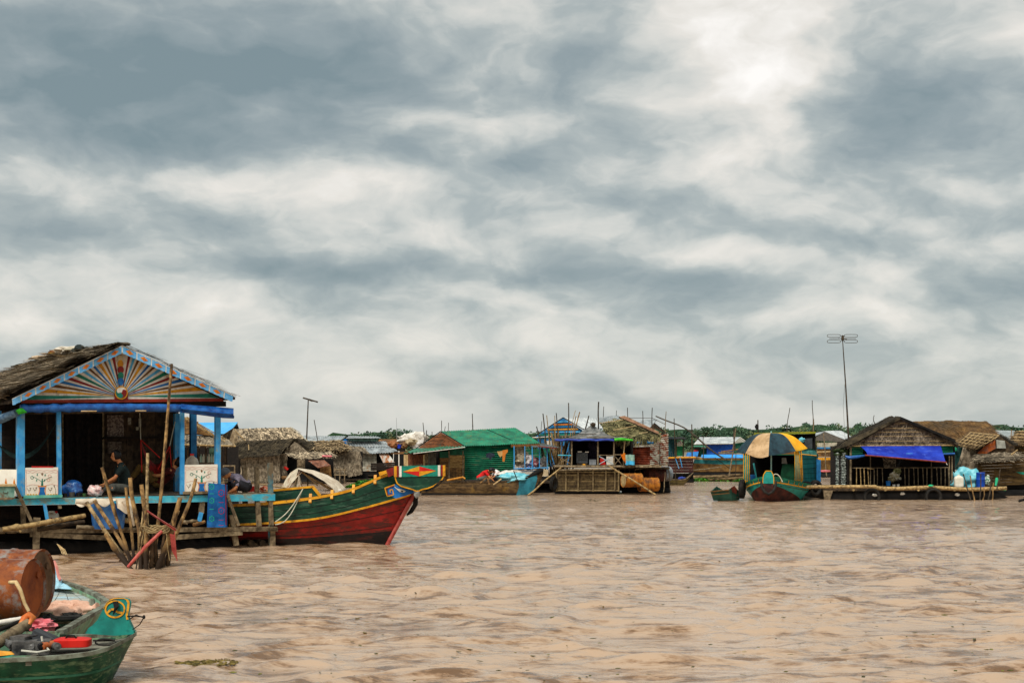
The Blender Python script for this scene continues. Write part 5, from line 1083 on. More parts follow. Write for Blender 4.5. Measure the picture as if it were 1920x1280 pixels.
    for i, (x, y, d, a, lab) in enumerate(((104, 1142, 15.7, .2, 'pinkish filled sack nearest the drums'), (112, 1152, 15.2, -.3, 'front pinkish sack lying lowest in the pale green boat'), (146, 1140, 15.7, .5, 'rightmost pinkish sack against the gunwale'), (118, 1137, 16.0, 0., 'rear pinkish sack half hidden between the others'))):
        b = MB(); c_ = P(x, y+2, d); b.blob(c_, .20, .15, .085, .3, 2.2, i+3, 14); b.tube([c_+V((.17, -.02, .02)), c_+V((.23, -.04, .04))], [.03, .045], 8)
        solo('sack', b, mat('pink_sack', '#b88a70', '#dcb49c', 5, r=.85, bump=.4, wear='#8a5c48', wamt=.62), lab, 'sack', 'sacks in the pale green boat', smooth=60)
    b = MB(); b.blob(P(78, 1172, 14.0), .14, .1, .06, .4, 3, 9, 12); solo('plastic_bag', b, mat('pink_bag', '#c84a54', '#e0848a', 8, r=.4, bump=.5), 'crumpled pink plastic bag between the two sampans', 'bag', smooth=60)
    b = MB(); b.blob(P(92, 1160, 14.4), .09, .08, .05, .4, 3, 5, 8); b.blob(P(135, 1155, 15.0), .12, .08, .04, .4, 3, 6, 8); b.tube([P(88, 1160, 14.3), P(150, 1158, 14.9)], .03, 6); solo('dark_bundle', b, mat('dark_bundle', '#141412', '#34302a', 8, r=.8), 'dark bundle under the pinkish sacks of the pale green boat', 'bundle')
    # drums
    a = V((.995, -.10, .0)); eA = P(80, 1088, 14.6); eB = P(63, 1104, 14.05)
    Rr = mat('rust_drum', '#54261a', '#94501f', 6, r=.75, bump=.4, wear='#84807a', wamt=.57, wsc=5, wsoft=.07, lo=.35, hi=.62)
    drum('farther rusty orange drum with grey worn patches, top rim highest', eA-a*.46, a, .92, .315, Rr, 'rusty drums lying on the pale green boat', end=mat('drum_end_dark', '#3c2a1c', '#7c5a3c', 4, r=.8, wear='#8fb0b4', wamt=.68))
    drum('nearer rusty orange drum with its round end turned to the right', eB-a*.46, a, .92, .295, Rr, 'rusty drums lying on the pale green boat', end=mat('drum_end_orange', '#6e3010', '#9c4e1c', 4, r=.8, wear='#7c6c60', wamt=.66))
    # drums rest on two bearers
    b = MB(); b.bar(V((-6.4, 14.2, .44)), V((-4.7, 14.2, .44)), .1, .09); part('bearer', b, WOODG, T2); b = MB(); b.bar(V((-6.4, 14.7, .44)), V((-4.7, 14.7, .44)), .1, .09); part('bearer', b, WOODG, T2)
near_boats()
# ================================================================ houses across the water
def q4(pts, d):      # four pixels (bottom-left, bottom-right, top-right, top-left) with depths
    if not hasattr(d, '__len__'): d = [d]*4
    return [P(x, y, dd) for (x, y), dd in zip(pts, d)]
def wall(T, pts, d, kind, m, n=8, seed=0, name='wall', **k):
    A, B, C, D = q4(pts, d); rng = random.Random(seed+5); b = MB()
    N = nrm(A, B, C, D)
    if N.y > 0: A, B, C, D = B, A, D, C       # normal towards the camera
    if kind == 'corr': corr(b, A, B, C, D, n, k.get('amp', .02), k.get('vert', True), .015, 0, rng, k.get('wob', .01))
    elif kind == 'boards': boards(b, A, B, C, D, n, k.get('hor', True), .025, k.get('gap', .06), .02, rng, splits=k.get('splits', 1), ragged=k.get('rag', 0))
    elif kind == 'mat': thatch(b, A, B, C, D, n*40, k.get('ln', .3), .035, rng, .04, .04, 7, k.get('ang', .3), True, .1, bump=.03)
    elif kind == 'flat': b.prism([A, B, C, D], (0, .03, 0))
    elif kind == 'cloth': b.grid(lambda u, v: bil(A, B, C, D, u, v)+N*(.05*math.sin(u*9+v*2)+.05*mnoise.noise(V((u*4, v*4, seed)))), 16, 8, -N*.012)
    return part(name, b, m, T, smooth=40 if kind in ('corr', 'cloth') else None)
def roofq(T, pts, d, kind, m, n=10, seed=0, name='roof', **k):
    """pts: eave-left, eave-right, ridge-right, ridge-left"""
    A, B, C, D = q4(pts, d); rng = random.Random(seed+9); b = MB(); N = nrm(A, B, C, D)
    if N.z < 0: N = -N
    if kind == 'corr':
        Nn = nrm(A, B, C, D)
        if Nn.z < 0: A, B, C, D = B, A, D, C
        corr(b, A, B, C, D, n, k.get('amp', .02), True, .015, 0, rng, k.get('wob', .02))
        ob = part(name, b, m, T, smooth=40)
    elif kind == 'thatch':
        thatch(b, A, B, C, D, n*60, k.get('ln', .5), k.get('wd', .05), rng, k.get('lift', .08), .06, 9, k.get('ang', .25), True, .15, bump=k.get('bump', .07), bi=1)
        ob = part(name, b, [m, THATB], T)
    elif kind == 'flat':
        b.prism([A, B, C, D], -N*.04); ob = part(name, b, m, T)
    elif kind == 'cloth':
        Nn = nrm(A, B, C, D)
        b.grid(lambda u, v: bil(A, B, C, D, u, v)+N*(-.25*k.get('sag', .3)*math.sin(PI*v)+.06*mnoise.noise(V((u*6, v*4, seed)))), 20, 10, V((0, 0, -.015))); ob = part(name, b, m, T, smooth=60)
    return ob
def poly(T, pts, d, m, name, th=.04, off=(0, 0, 0)):
    if not hasattr(d, '__len__'): d = [d]*len(pts)
    b = MB(); b.prism([P(x, y, dd)+V(off) for (x, y), dd in zip(pts, d)], (0, th, 0)); return part(name, b, m, T)
def rod(T, a, c, d, w, m, name='post', n=6, d2=None):     # w in px
    r = w/2*d/F; b = MB(); b.tube([P(*a, d), P((a[0]+c[0])/2+.2, (a[1]+c[1])/2, (d+(d2 or d))/2), P(*c, d2 or d)], r, n); return part(name, b, m, T)
def backside(T, x0, x1, yt, yb, d, dep, m=None, name='rear_wall', sides=True):
    m = m or DARKW; b = MB(); A, B, C, D = q4([(x0, yb), (x1, yb), (x1, yt), (x0, yt)], d); o = V((0, dep, 0)); b.prism([A+o, B+o, C+o, D+o], (0, .04, 0)); part(name, b, m, T)
    if sides:
        for p, q in ((A, D), (B, C)): b = MB(); b.prism([p+V((0, .05, 0)), p+o, q+o, q+V((0, .05, 0))], (.03, 0, 0)); part('side_wall', b, m, T)
def rfloor(T, x0, x1, y, d, dep, m=WOODG, name='deck', th=.08, n=14, seed=0):
    A = P(x0, y, d); B = P(x1, y, d); A2 = A+V((0, dep, 0)); B2 = B+V((0, dep, 0)); b = MB(); boards(b, A, B, B2, A2, n, False, th, .05, .004, random.Random(seed)); return part(name, b, m, T)
def rafts(T, x0, x1, d, dep=2.5, m=BLACK, r=.17, name='float_log'):
    b = MB(); a = P(x0, HZ, d+.5); c = P(x1, HZ, d+.5); a.z = c.z = -.1; b.prism([a, c, c+V((0, 0, .62)), a+V((0, 0, .62))], (0, .04, 0)); part('float_dark_panel', b, BLACK, T)  # black panel added to darken the bright gap above the floats
    for k in range(3):
        b = MB(); a = P(x0, HZ, d+.3+k*dep/3); c = P(x1, HZ, d+.3+k*dep/3); a.z = c.z = .05; b.tube([a, (a+c)/2, c], r, 10); part(name, b, m, T)
def house(lab, px, d, name='floating_house'):
    return thing(name, lab, 'house', (P(px, HZ, d).x, d, 0))
def pole(px, yt, pb, yb, d, w=2.2, lab='', m=POLE, grp='poles standing among the floating houses', seed=None, wob=.03, cat='pole', d2=None):
    r = w/2*d/F; stake(lab, P(pb, yb, d2 or d), P(px, yt, d), r*1.05, r*.8, int(px) if seed is None else seed, wob, m, grp, 'pole', cat, 3, 6)
# ---- left group ------------------------------------------------------------------
def left_group():
    # H1 bamboo hut behind the porch
    d = 52; T = house('open bamboo hut seen between the blue posts of the near house', 380, d)
    wall(T, [(342, 812), (372, 812), (372, 790), (342, 786)], d, 'boards', WOODB, 5, 1, hor=False, name='gable')
    poly(T, [(342, 780), (352, 783), (400, 812), (400, 816), (372, 815), (342, 815)], d+.3, WOODB, 'gable')
    for i, (a, c) in enumerate((((344, 781), (436, 836)), ((346, 784), (430, 837)), ((350, 781), (440, 833)))): rod(T, a, c, d-.2+.1*i, 2.2, BAMB, 'rafter')
    roofq(T, [(336, 836), (441, 836), (425, 822), (336, 814)], [d-.5, d-.5, d+.2, d+.2], 'thatch', THATL, 8, 2, name='lower_roof', lift=.06)
    rod(T, (336, 833), (442, 836), d-.6, 3, BAMB, 'eave_beam')
    for x in (352, 373, 386, 416, 422): rod(T, (x, 836), (x, 905), d, 3 if x != 386 else 4, WOODD)
    backside(T, 338, 424, 836, 900, d, 2.2)
    wall(T, [(392, 856), (415, 856), (415, 838), (392, 838)], d+.6, 'flat', mat('greenish_curtain', '#2c4a3a', '#6a8a72', 7, r=.8), name='curtain')
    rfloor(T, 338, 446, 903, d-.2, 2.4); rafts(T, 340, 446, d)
    for i in range(7): 
        b = MB(); c_ = P(377+i*5, 867, d+.2); b.lathe(c_, (0, 0, 1), [(0, .001), (0, .05), (.2, .05), (.27, .02), (.31, .02), (.31, .001)], 8); part('bottle', b, mat('bottle_glass_%d' % (i % 2), ('#9ab4a4', '#c8c4b0')[i % 2], None, 4, r=.2), T)
    rod(T, (374, 868), (414, 868), d, 3, WOODD, 'shelf')
    for y in (873, 885, 897): rod(T, (418, y), (441, y), d-.3, 3, WOODG, 'rack_bar')
    rod(T, (419, 872), (419, 905), d-.3, 3, WOODG, 'rack_post'); rod(T, (440, 872), (440, 905), d-.3, 3, WOODG, 'rack_post')
    # blue roof behind
    d = 100; T = house('house with a plain light blue roof rising behind the thatched huts', 415, d)
    roofq(T, [(366, 815), (428, 812), (446, 791), (368, 792)], [d-1, d-1, d+1, d+1], 'flat', mat('light_blue_roof', '#3a98d4', '#58aede', 1, r=.5, bump=.05), name='roof')
    poly(T, [(444, 791), (449, 806), (430, 812)], d+1.2, BLACK, 'gable'); wall(T, [(372, 860), (446, 860), (446, 806), (372, 812)], d+1.4, 'boards', WOODD, 6, 3); rafts(T, 370, 446, d+1.4)
    # H2 grey thatch house, long ridge
    d = 90; T = house('long grey thatched house, highest roof of the left row', 490, d)
    roofq(T, [(462, 838), (580, 832), (546, 800.5), (437, 804)], [d-1.4, d-1.4, d, d], 'thatch', THAT, 26, 4, wd=.05, ln=.55)
    wall(T, [(425, 840), (460, 840), (462, 822), (436, 806)], d-.6, 'boards', mat('tan_gable', '#6a5a44', '#9c8a6c', 6, r=.9, isl=.2), 6, 4, hor=False, name='gable')
    rod(T, (437, 803), (464, 830), d-1.1, 1.6, BAMB, 'rake_pole'); rod(T, (437, 803), (417, 816), d-1.1, 2, WOODD, 'rake_pole'); rod(T, (497, 801), (534, 830), d-1.3, 1.6, POLE, 'roof_pole'); rod(T, (544, 800), (576, 826), d-1.2, 1.4, ROPE, 'roof_rope')
    roofq(T, [(405, 838), (440, 838), (437, 803), (420, 814)], [d+.4, d+.4, d+.2, d+.2], 'thatch', THATD, 5, 5)
    wall(T, [(440, 900), (575, 900), (575, 830), (440, 838)], d+.5, 'boards', DARKW, 6, 6); rafts(T, 430, 575, d)
    # H3 dark thatch in front
    d = 82; T = house('hut with the darkest thatched roof and woven walls, between the capped person and the canopy', 500, d)
    roofq(T, [(420, 859), (519, 853), (553, 822), (450, 827)], [d-1.2, d-1.2, d, d], 'thatch', THATD, 24, 7, wd=.05, lift=.06)
    roofq(T, [(516, 853), (590, 850), (556, 822), (550, 822)], [d-.2, d+1., d+.3, d], 'thatch', THATD, 6, 8, name='side_roof')
    wall(T, [(532, 850), (578, 848), (560, 832), (552, 828)], d-.4, 'mat', THATL, 4, 9, name='gable', ang=.5)
    wall(T, [(452, 903), (525, 902), (524, 853), (452, 857)], d-.8, 'mat', THATL, 16, 10, ang=.12, ln=.35)
    wall(T, [(524, 903), (538, 902), (538, 848), (524, 852)], d-.5, 'mat', THATL, 4, 11, ang=.12)
    wall(T, [(557, 898), (576, 898), (576, 856), (557, 856)], d-.4, 'boards', WOODG, 5, 12, hor=False)
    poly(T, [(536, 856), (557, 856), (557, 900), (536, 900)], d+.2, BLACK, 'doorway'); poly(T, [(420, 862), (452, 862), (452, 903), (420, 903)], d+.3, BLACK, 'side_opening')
    b = MB(); rng = random.Random(2)
    for i in range(26): x = 452+i*2.8; b.tube([P(x, 900, d-.85), P(x, 905+rng.random()*4, d-.85)], .025, 4)
    part('wall_fringe', b, THATL, T)
    rod(T, (533, 875), (540, 880), d-.6, 5, REDB, 'red_cloth'); rod(T, (528, 895), (538, 895), d-.6, 7, WOODB, 'basket')
    rod(T, (466, 833), (466.5, 843), d-1.3, 1.6, WOODY, 'roof_peg')
    rfloor(T, 425, 600, 905, d-1.0, 3, WOODD); rafts(T, 425, 600, d-.9)
    # lean-to
    d = 81; T = house('low brown lean-to with a rusty flap awning beside the dark hut', 590, d)
    roofq(T, [(556, 860), (627, 857), (618, 846), (534, 849)], [d-1, d-1, d, d], 'thatch', THAT, 9, 13, lift=.04, ang=.12)
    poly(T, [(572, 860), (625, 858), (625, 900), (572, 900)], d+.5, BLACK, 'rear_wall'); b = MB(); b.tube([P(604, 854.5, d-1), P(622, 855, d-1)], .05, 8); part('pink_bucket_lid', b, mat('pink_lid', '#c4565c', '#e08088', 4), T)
    roofq(T, [(596, 876), (620, 872), (608, 862), (578, 863)], [d-1.8, d-1.8, d-1.1, d-1.1], 'flat', mat('rusty_flap', '#4c2a1c', '#8a5a44', 6, r=.8, wear='#a8a090', wamt=.62), name='awning')
    wall(T, [(600, 895), (622, 893), (620, 872), (600, 874)], d-.9, 'boards', WOODB, 4, 14, hor=False); rfloor(T, 555, 640, 903, d-1, 2.5, WOODD); rafts(T, 556, 640, d-.9)
    for a, c in (((626, 880), (650, 880)), ((626, 890), (650, 890)), ((628, 876), (628, 905)), ((646, 876), (646, 905)), ((637, 876), (637, 905))): rod(T, a, c, d-1, 2.4, WOODG, 'rack_bar')
    # H4 leafy thatch
    d = 84; T = house('hut with a shaggy pale leaf roof and leaf mat walls', 630, d)
    roofq(T, [(590, 848), (652, 846), (640, 826), (570, 828)], [d-1.2, d-1.2, d, d], 'thatch', mat('shaggy_leaves', '#4a3a26', '#ae9670', 5, r=.95, isl=.5), 14, 15, ang=.6, wd=.09, lift=.16, ln=.6)
    roofq(T, [(556, 846), (600, 852), (590, 830), (556, 822)], [d-1.4, d-1.4, d-.4, d-.4], 'thatch', THATD, 9, 16, ang=.4)
    wall(T, [(624, 885), (675, 886), (675, 846), (622, 846)], d-.8, 'mat', THATL, 14, 17, ang=.3, ln=.5); wall(T, [(652, 893), (676, 888), (676, 868), (652, 868)], d-.9, 'mat', THATL, 5, 18, ang=.3)
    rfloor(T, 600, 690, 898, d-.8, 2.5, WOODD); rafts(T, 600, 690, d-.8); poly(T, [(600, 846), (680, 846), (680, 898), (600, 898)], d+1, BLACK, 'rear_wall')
    # H5 tin
    d = 88; T = house('grey tin roofed house with a raised aqua arched vent strip', 690, d)
    roofq(T, [(653, 838), (736, 837), (722, 827), (648, 826)], [d-1, d-1, d, d], 'corr', TING, 16, 19, amp=.02)
    Vs = poly(T, [(648, 822), (706, 822), (706, 827), (648, 827)], d+.1, mat('aqua_vent', '#3c7a74', '#7ab4a8', 8, r=.6), 'vent_strip')
    for i in range(5): b = MB(); b.lathe(P(655+i*11, 826.5, d-.0), (0, -1, 0), [(0, .001), (0, .17), (.02, .17), (.02, .001)], 14); part('vent_arch', b, mat('pale_aqua', '#8cbcae', '#a8d0c4', 5), Vs)
    roofq(T, [(645, 822), (714, 821), (708, 818), (652, 816.5)], [d-.8, d-.8, d+.3, d+.3], 'corr', TING, 12, 20)
    poly(T, [(652, 817), (652, 838), (632, 836)], d-.2, MIDB, 'blue_gable'); rod(T, (630, 831), (653, 817), d-.9, 2, BLACK, 'rake'); rod(T, (645, 822), (715, 822), d-.9, 1.4, BLACK, 'rake')
    roofq(T, [(690, 850), (748, 847), (735, 837), (676, 838)], [d-2, d-2, d-.9, d-.9], 'corr', TING, 12, 21); roofq(T, [(655, 845), (692, 850), (680, 838), (640, 832)], [d-2, d-2, d-1, d-1], 'thatch', THATL, 5, 22, lift=.05)
    wall(T, [(677, 883), (706, 883), (706, 850), (677, 849)], d-1.6, 'boards', mat('whitewashed_planks', '#8a8472', '#c2bca8', 6, r=.85, isl=.2, wear='#a06a30', wamt=.6), 7, 23)
    wall(T, [(722, 874), (746, 874), (728, 850), (710, 850)], [d-2.4, d-2.4, d-1.8, d-1.8], 'corr', mat('rusty_white_sheet', '#b8b4a8', '#d2cfc6', 4, r=.6, wear='#a05a1c', wamt=.50, wst=(1, 1, .4)), 6, 24, name='leaning_sheet')
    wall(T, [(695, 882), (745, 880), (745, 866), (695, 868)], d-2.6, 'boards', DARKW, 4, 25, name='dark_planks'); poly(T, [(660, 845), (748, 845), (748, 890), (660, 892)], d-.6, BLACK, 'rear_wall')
    rfloor(T, 660, 756, 890, d-2.2, 3.5, WOODD); rafts(T, 665, 752, d-2.2)
    for x in (738, 742, 748): rod(T, (x, 850), (x-1, 876), d-2.2, 1.6, WHITEP if x != 742 else BLUEP)
    d = 100; T = house('low grey tin roof behind the shaggy leaf roof', 610, d); roofq(T, [(572, 828), (640, 828), (648, 817), (560, 817)], [d-1, d-1, d, d], 'corr', TING, 20, 26); wall(T, [(576, 860), (640, 860), (640, 828), (576, 828)], d-.8, 'boards', DARKW, 6, 27); rafts(T, 576, 640, d-.8)
    d = 95; T = house('brown roofed shed behind the pile of white sacks', 730, d); roofq(T, [(700, 836), (760, 836), (752, 823), (712, 823)], [d-1, d-1, d, d], 'flat', mat('brown_roof', '#5c3c24', '#8a6238', 5, r=.9, wear='#4a3a2c', wamt=.55)); wall(T, [(705, 870), (760, 870), (760, 836), (705, 836)], d-.8, 'boards', DARKW, 6, 28); rafts(T, 705, 760, d-.8)
    # sacks pile
    d = 78; tb = thing('storage_platform', 'raised plank platform carrying the white sacks beside the green house', 'platform', (P(770, HZ, d).x, d, 0))
    rfloor(tb, 738, 800, 846, d-.6, 2, WOODD); 
    for x in (744, 768, 792): rod(tb, (x, 846), (x, 902), d-.4, 3, WOODD)
    for i, (x, y, rx, rz, m_, lab) in enumerate(((765, 824, .55, .28, WSACK, 'long white sack lying on top at the left of the pile'), (782, 820, .50, .30, WSACK, 'largest white sack at the top of the pile'), (785, 833, .50, .26, mat('pale_sheet_sack', '#a8a29a', '#d6d0c8', 4, r=.8), 'pale grey sack hanging lowest at the green roof'), (772, 828, .35, .2, mat('tan_sack', '#7a6a50', '#b8a684', 6, r=.9), 'tan sack squeezed in the middle of the pile'), (757, 835, .22, .16, mat('brown_bundle', '#5a3c24', '#8c6a44', 8, r=.9), 'brown bundle beside the blue bucket'), (738, 833, .30, .2, mat('rust_cloth', '#7a4424', '#a4704a', 6, r=.9), 'reddish brown bundle left of the blue bucket'))):
        b = MB(); b.blob(P(x, y, d-.1*i), rx, .35, rz, .35, 2.2, i+60, 12); solo('sack', b, m_, lab, 'sack', 'sacks piled beside the green house', smooth=60)
    b = MB(); b.lathe(P(748, 840, d-.7), (.2, 0, 1), [(0, .001), (0, .09), (.2, .11), (.2, .1), (.02, .08)], 12); solo('bucket', b, mat('blue_bucket', '#0c2a9c', '#1c44c8', 4, r=.4), 'small royal blue bucket beside the white sacks', 'bucket', smooth=40)
    # weeds on the water
    weeds((655, 745), (888, 902), 74, 1500, 'bright green water weed floating behind the big boat', 1)
    weeds((425, 470), (838, 862), 120, 10, 'sparse weed between the far left huts', 2) if False else None
def weeds(xr, yr, d, n, lab, seed, sp=1.6, hm=.35):
    rng = random.Random(seed); b = MB()
    x0 = P(xr[0], HZ, d).x; x1 = P(xr[1], HZ, d).x
    for i in range(n):
        c = V((rng.uniform(x0, x1), d+rng.uniform(-sp, sp), 0)); e = min(1, (c.x-x0)/.8, (x1-c.x)/.8); h = hm*rng.uniform(.3, 1)*max(.2, e)*(1+.6*mnoise.noise(c*.9)); a = rng.uniform(0, 2*PI); o = V((math.cos(a), math.sin(a), 0)); s_ = rng.uniform(.05, .11)
        t = c+V((o.x*h*.5, o.y*h*.5, h)); w = V((-o.y, o.x, 0))*s_
        b.add([c-w*.3, c+w*.3, t+w, t+o*s_+V((0, 0, s_*.6)), t-w], [(0, 1, 2, 3, 4)])
    solo('water_weed', b, mat('water_weed', '#1c5a14', '#5a9a28', 1.2, r=.7, isl=.45, bump=0), lab, 'plants', kind='stuff')
left_group()
# ---- green house -----------------------------------------------------------------
def green_house():
    d = 66; T = house('green corrugated house with a green tin roof and brown plank front', 890, d)
    roofq(T, [(872, 836), (1013, 830), (966, 801.5), (825, 808.5)], [65, 66.2, 68, 67.5], 'corr', TINGRN, 34, 31, amp=.025)
    rod(T, (914, 805), (976, 832), 66.3, 1.6, mat('dark_green_seam', '#0a3a2c', '#12503c', 5), 'roof_seam')
    Gg = poly(T, [(783, 840), (872, 836.5), (826, 810)], [67.2, 65.2, 66.4], mat('reddish_gable_planks', '#54301a', '#8a5430', 5, (1, 1, 7), r=.85, wear='#3a5a50', wamt=.62), 'gable')
    for k in range(1, 4):
        y0 = 840-k*7; f = k*7/30; rod(Gg, (783+43*f, y0), (872-46*f, y0-1), 66.1, .8, DARKW, 'gable_seam')
    rod(T, (779, 841), (826, 808.5), 66.3, 1.8, BLACK, 'bargeboard', d2=66.); rod(T, (826, 808.5), (873, 837), 66.2, 1.8, BLACK, 'bargeboard', d2=64.9)
    roofq(T, [(757, 849), (873, 837.5), (870, 835), (783, 840)], [64.2, 63.8, 65.1, 66.6], 'corr', TINGRN, 16, 32, amp=.03, wob=.05, name='porch_roof')
    rod(T, (775, 850), (872, 838), 63.9, 1.2, WHITEP, 'eave_strip', d2=63.7); poly(T, [(730, 850), (762, 846), (772, 850), (745, 851)], 64.3, mat('brown_roof', ''), 'rust_flap')
    # front plank wall
    for i, (x0, x1, yt, yb, m_, hor, n) in enumerate(((757, 765, 852, 874, WOODY, False, 3), (765, 795, 851, 880, mat('reddish_door_wood', '#4c2818', '#7a4628', 6, (3, 1, 1), r=.85, isl=.2), False, 6), (796, 803, 849, 905, WOODG, False, 2), (803, 818, 848, 905, mat('grey_board', '#4a463e', '#706a5e', 6, r=.9), False, 4), (824, 843, 846, 858, GRNP, True, 4), (824, 843, 858, 905, WOODB, True, 6), (843, 871, 842, 853, GRNP, True, 4), (843, 871, 853, 877, mat('tan_planks', '#7c5c34', '#b8945c', 6, (1, 1, 5), r=.85, isl=.35, wear='#4a3a2a', wamt=.58), True, 4), (843, 871, 877, 905, WOODB, False, 5))):
        wall(T, [(x0, yb), (x1, yb), (x1, yt), (x0, yt)], 65.2, 'boards', m_, n, 40+i, hor=hor, splits=0)
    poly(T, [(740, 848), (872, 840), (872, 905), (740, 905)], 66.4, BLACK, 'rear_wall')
    for x in (748, 842, 868): rod(T, (x, 845), (x, 905), 64.9, 2.4, WOODG if x != 748 else WHITEP)
    rod(T, (795, 852), (795, 905), 65.0, 3, WOODY); rod(T, (765, 872), (792, 870), 64.9, 1.4, WOODG, 'rail'); rod(T, (823, 848), (823, 904), 65, 3, BLACK)
    # long green wall
    wall(T, [(871, 899), (963, 897), (963, 833), (871, 836)], [65.2, 66, 66, 65.2], 'corr', mat('green_siding', '#08503a', '#12704e', 3, r=.5, spec=.4, wear='#6a7a5a', wamt=.62, wst=(.3, 1, 4)), 17, 50, vert=False, amp=.022)
    poly(T, [(958, 833), (1012, 832), (1012, 836), (958, 838)], 65.6, BROWNP, 'eave_board')
    roofq(T, [(1000, 838), (1052, 838), (1020, 831), (985, 829)], [64.9, 64.9, 66.8, 66.8], 'corr', mat('dark_grey_tin', '#3a3e3c', '#5c605c', 4, r=.6), 10, 51, name='porch_roof'); rod(T, (1008, 836), (1044, 840), 64.8, 1.6, REDP, 'eave_strip')
    for x in (964, 984, 998, 1011.5, 1026): rod(T, (x, 836), (x, 880), 65.2, 2.4 if x not in (984, 1011.5) else 2, BLUEP)
    rod(T, (963, 878.5), (1029, 876.5), 65.0, 2.4, BLUEP, 'rail'); rod(T, (963, 884), (1029, 881), 65.1, 1.6, BLUED, 'rail')
    wall(T, [(1008, 875), (1032, 874), (1032, 840), (985, 842)], 69, 'boards', GRNP, 6, 52)
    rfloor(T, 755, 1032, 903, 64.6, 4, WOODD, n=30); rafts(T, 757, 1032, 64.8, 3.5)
    wall(T, [(1016, 892), (1028, 892), (1028, 880), (1016, 880)], 64.6, 'flat', mat('pale_tan_box', '#b09a78', '#cab48e', 4), name='tan_box')
    b = MB(); rng = random.Random(9)
    # bundles behind the porch posts
    for i, (x, y, r_, c1, c2, lab) in enumerate(((972, 846, .35, '#8a7a64', '#b8aa90', 'leaf thatch bundle hanging at the left of the blue porch'), (976, 862, .34, '#a8987c', '#d0c2a4', 'tan sack behind the first blue porch post'), (990, 862, .28, '#c8c0c0', '#e8e0dc', 'white flowered bundle in the blue porch'), (995, 872, .25, '#3858a0', '#c8c4d0', 'blue and white bundle low in the blue porch'), (1004, 868, .26, '#a83848', '#e0b8b8', 'pink and white clothes in the blue porch'), (1018, 868, .26, '#bcb4b0', '#e6e0d8', 'white clothes heap at the right of the blue porch'), (1008, 872, .2, '#141414', '#2c2c2c', 'black bundle between the clothes in the blue porch'), (978, 874, .2, '#c8b4a8', '#e8d4c8', 'pale bundle at the foot of the first blue posts'))):
        b = MB(); b.blob(P(x, y, 66.4), r_, r_*.8, r_*.9, .45, 3, i, 9); solo('bundle', b, mat('bundle_%d' % i, c1, c2, 9, r=.85, lo=.46, hi=.54), lab, 'bundle', 'bundles in the blue porch of the green house', smooth=60)
    # washing on the wall
    for i, (pts, m_, lab) in enumerate((([(911, 851), (917, 848), (927, 850), (928, 855), (922, 857), (921, 863), (916, 858), (912, 857)], mat('dark_cloth', '#101822', '#2c3444', 9), 'dark washing pinned on the green wall'), ([(932, 846), (942, 845), (942, 853), (938, 857), (935, 853)], mat('tan_cloth', '#a8804c', '#c8a064', 6), 'tan cloth pinned on the green wall between dark and orange ones'), ([(942, 844), (952, 842), (952, 847), (948, 851), (946, 865), (942, 865)], mat('orange_cloth_b', '#b0621c', '#cc7c2c', 6), 'long orange cloth hanging rightmost on the green wall'))):
        b = MB(); b.prism([P(x, y, 65.1) for x, y in pts], (0, .04, 0)); solo('washing', b, m_, lab, 'washing', 'washing on the green wall')
    # working boat with people
    lv = [[(790, 906), (870, 903), (940, 902), (975, 897), (1000, 888), (1018, 880)], [(790, 915), (870, 914), (940, 914), (985, 911), (1003, 902), (1019, 886)], [(790, 927), (870, 928), (940, 928), (985, 927), (1002, 918), (1012, 905)], [(790, 933), (870, 934), (940, 934), (985, 932), (998, 926), (1006, 915)]]
    h = Hull(lv, 62, .55, (0, 1, 0), 0, .5, [1, 1, .8, .4]); T = thing('wooden_boat', 'long dark wooden boat with a turquoise bow loaded with sacks, moored at the green house', 'boat', P(900, 927, 62.5))
    hm = mat('old_boat_wood', '#3c2c1a', '#6e5634', 4, (1, 1, 3), r=.85, wear='#8a6a30', wamt=.62, wsc=2); b = MB()
    h.shell(b, 0, 1); h.shell(b, 1, 3, nj=4); part('hull', b, hm, T, smooth=50)
    b = MB(); h.strake(b, 0, .06, .05); part('gunwale', b, WOODD, T); b = MB(); h.strake(b, 1.9, .10, .03, off=-.02); part('keel_board', b, BLACK, T)
    b = MB(); b.grid(lambda u, v: h.pt(2.0-1.75*v, .80+.15*u)+V((0, -.03, 0)), 10, 6, (0, .02, 0)); part('bow_patch', b, mat('bow_turquoise', '#1c5a68', '#2c7c8c', 4, r=.5), T, smooth=50)
    b = MB(); b.tube([h.pt(.1, .88), h.pt(.0, .95), P(1014, 881, 62.4), P(1019, 881, 62.4)], [.05, .12, .11, .06], 8); part('bow_block', b, BLACK, T, smooth=60)
    b = MB(); b.grid(lambda u, v: h.pt(.6, .03+.9*u).lerp(h.pt(.6, .03+.9*u, True), v), 16, 4, (0, 0, -.03)); part('deck', b, WOODD, T)
    b = MB(); b.bar(P(963, 882, 61.9), P(970, 900, 61.9), .06, .04); part('cleat_post', b, BLACK, T); b = MB(); b.bar(P(900, 905, 61.9), P(914, 893, 61.9), .05, .05); b.bar(P(914, 893, 61.9), P(917, 908, 61.9), .07, .05); part('oar_prop', b, WOODB, T)
    b = MB(); b.bar(P(925, 908, 61.9), P(940, 897, 61.9), .1, .05); part('oar_prop', b, WOODY, T)
    b = MB(); b.blob(P(965, 896, 62.5), .68, .32, .22, .35, 2.5, 71, 14); solo('tarp_bundle', b, AQUA, 'aqua blue tarpaulin bundle on the bow of the working boat', 'bundle', smooth=60)
    b = MB(); b.blob(P(957, 889, 62.9), .55, .28, .17, .3, 2.5, 72, 12); solo('sack', b, WSACK, 'cream sack lying behind the aqua bundle on the working boat', 'sack', smooth=60)
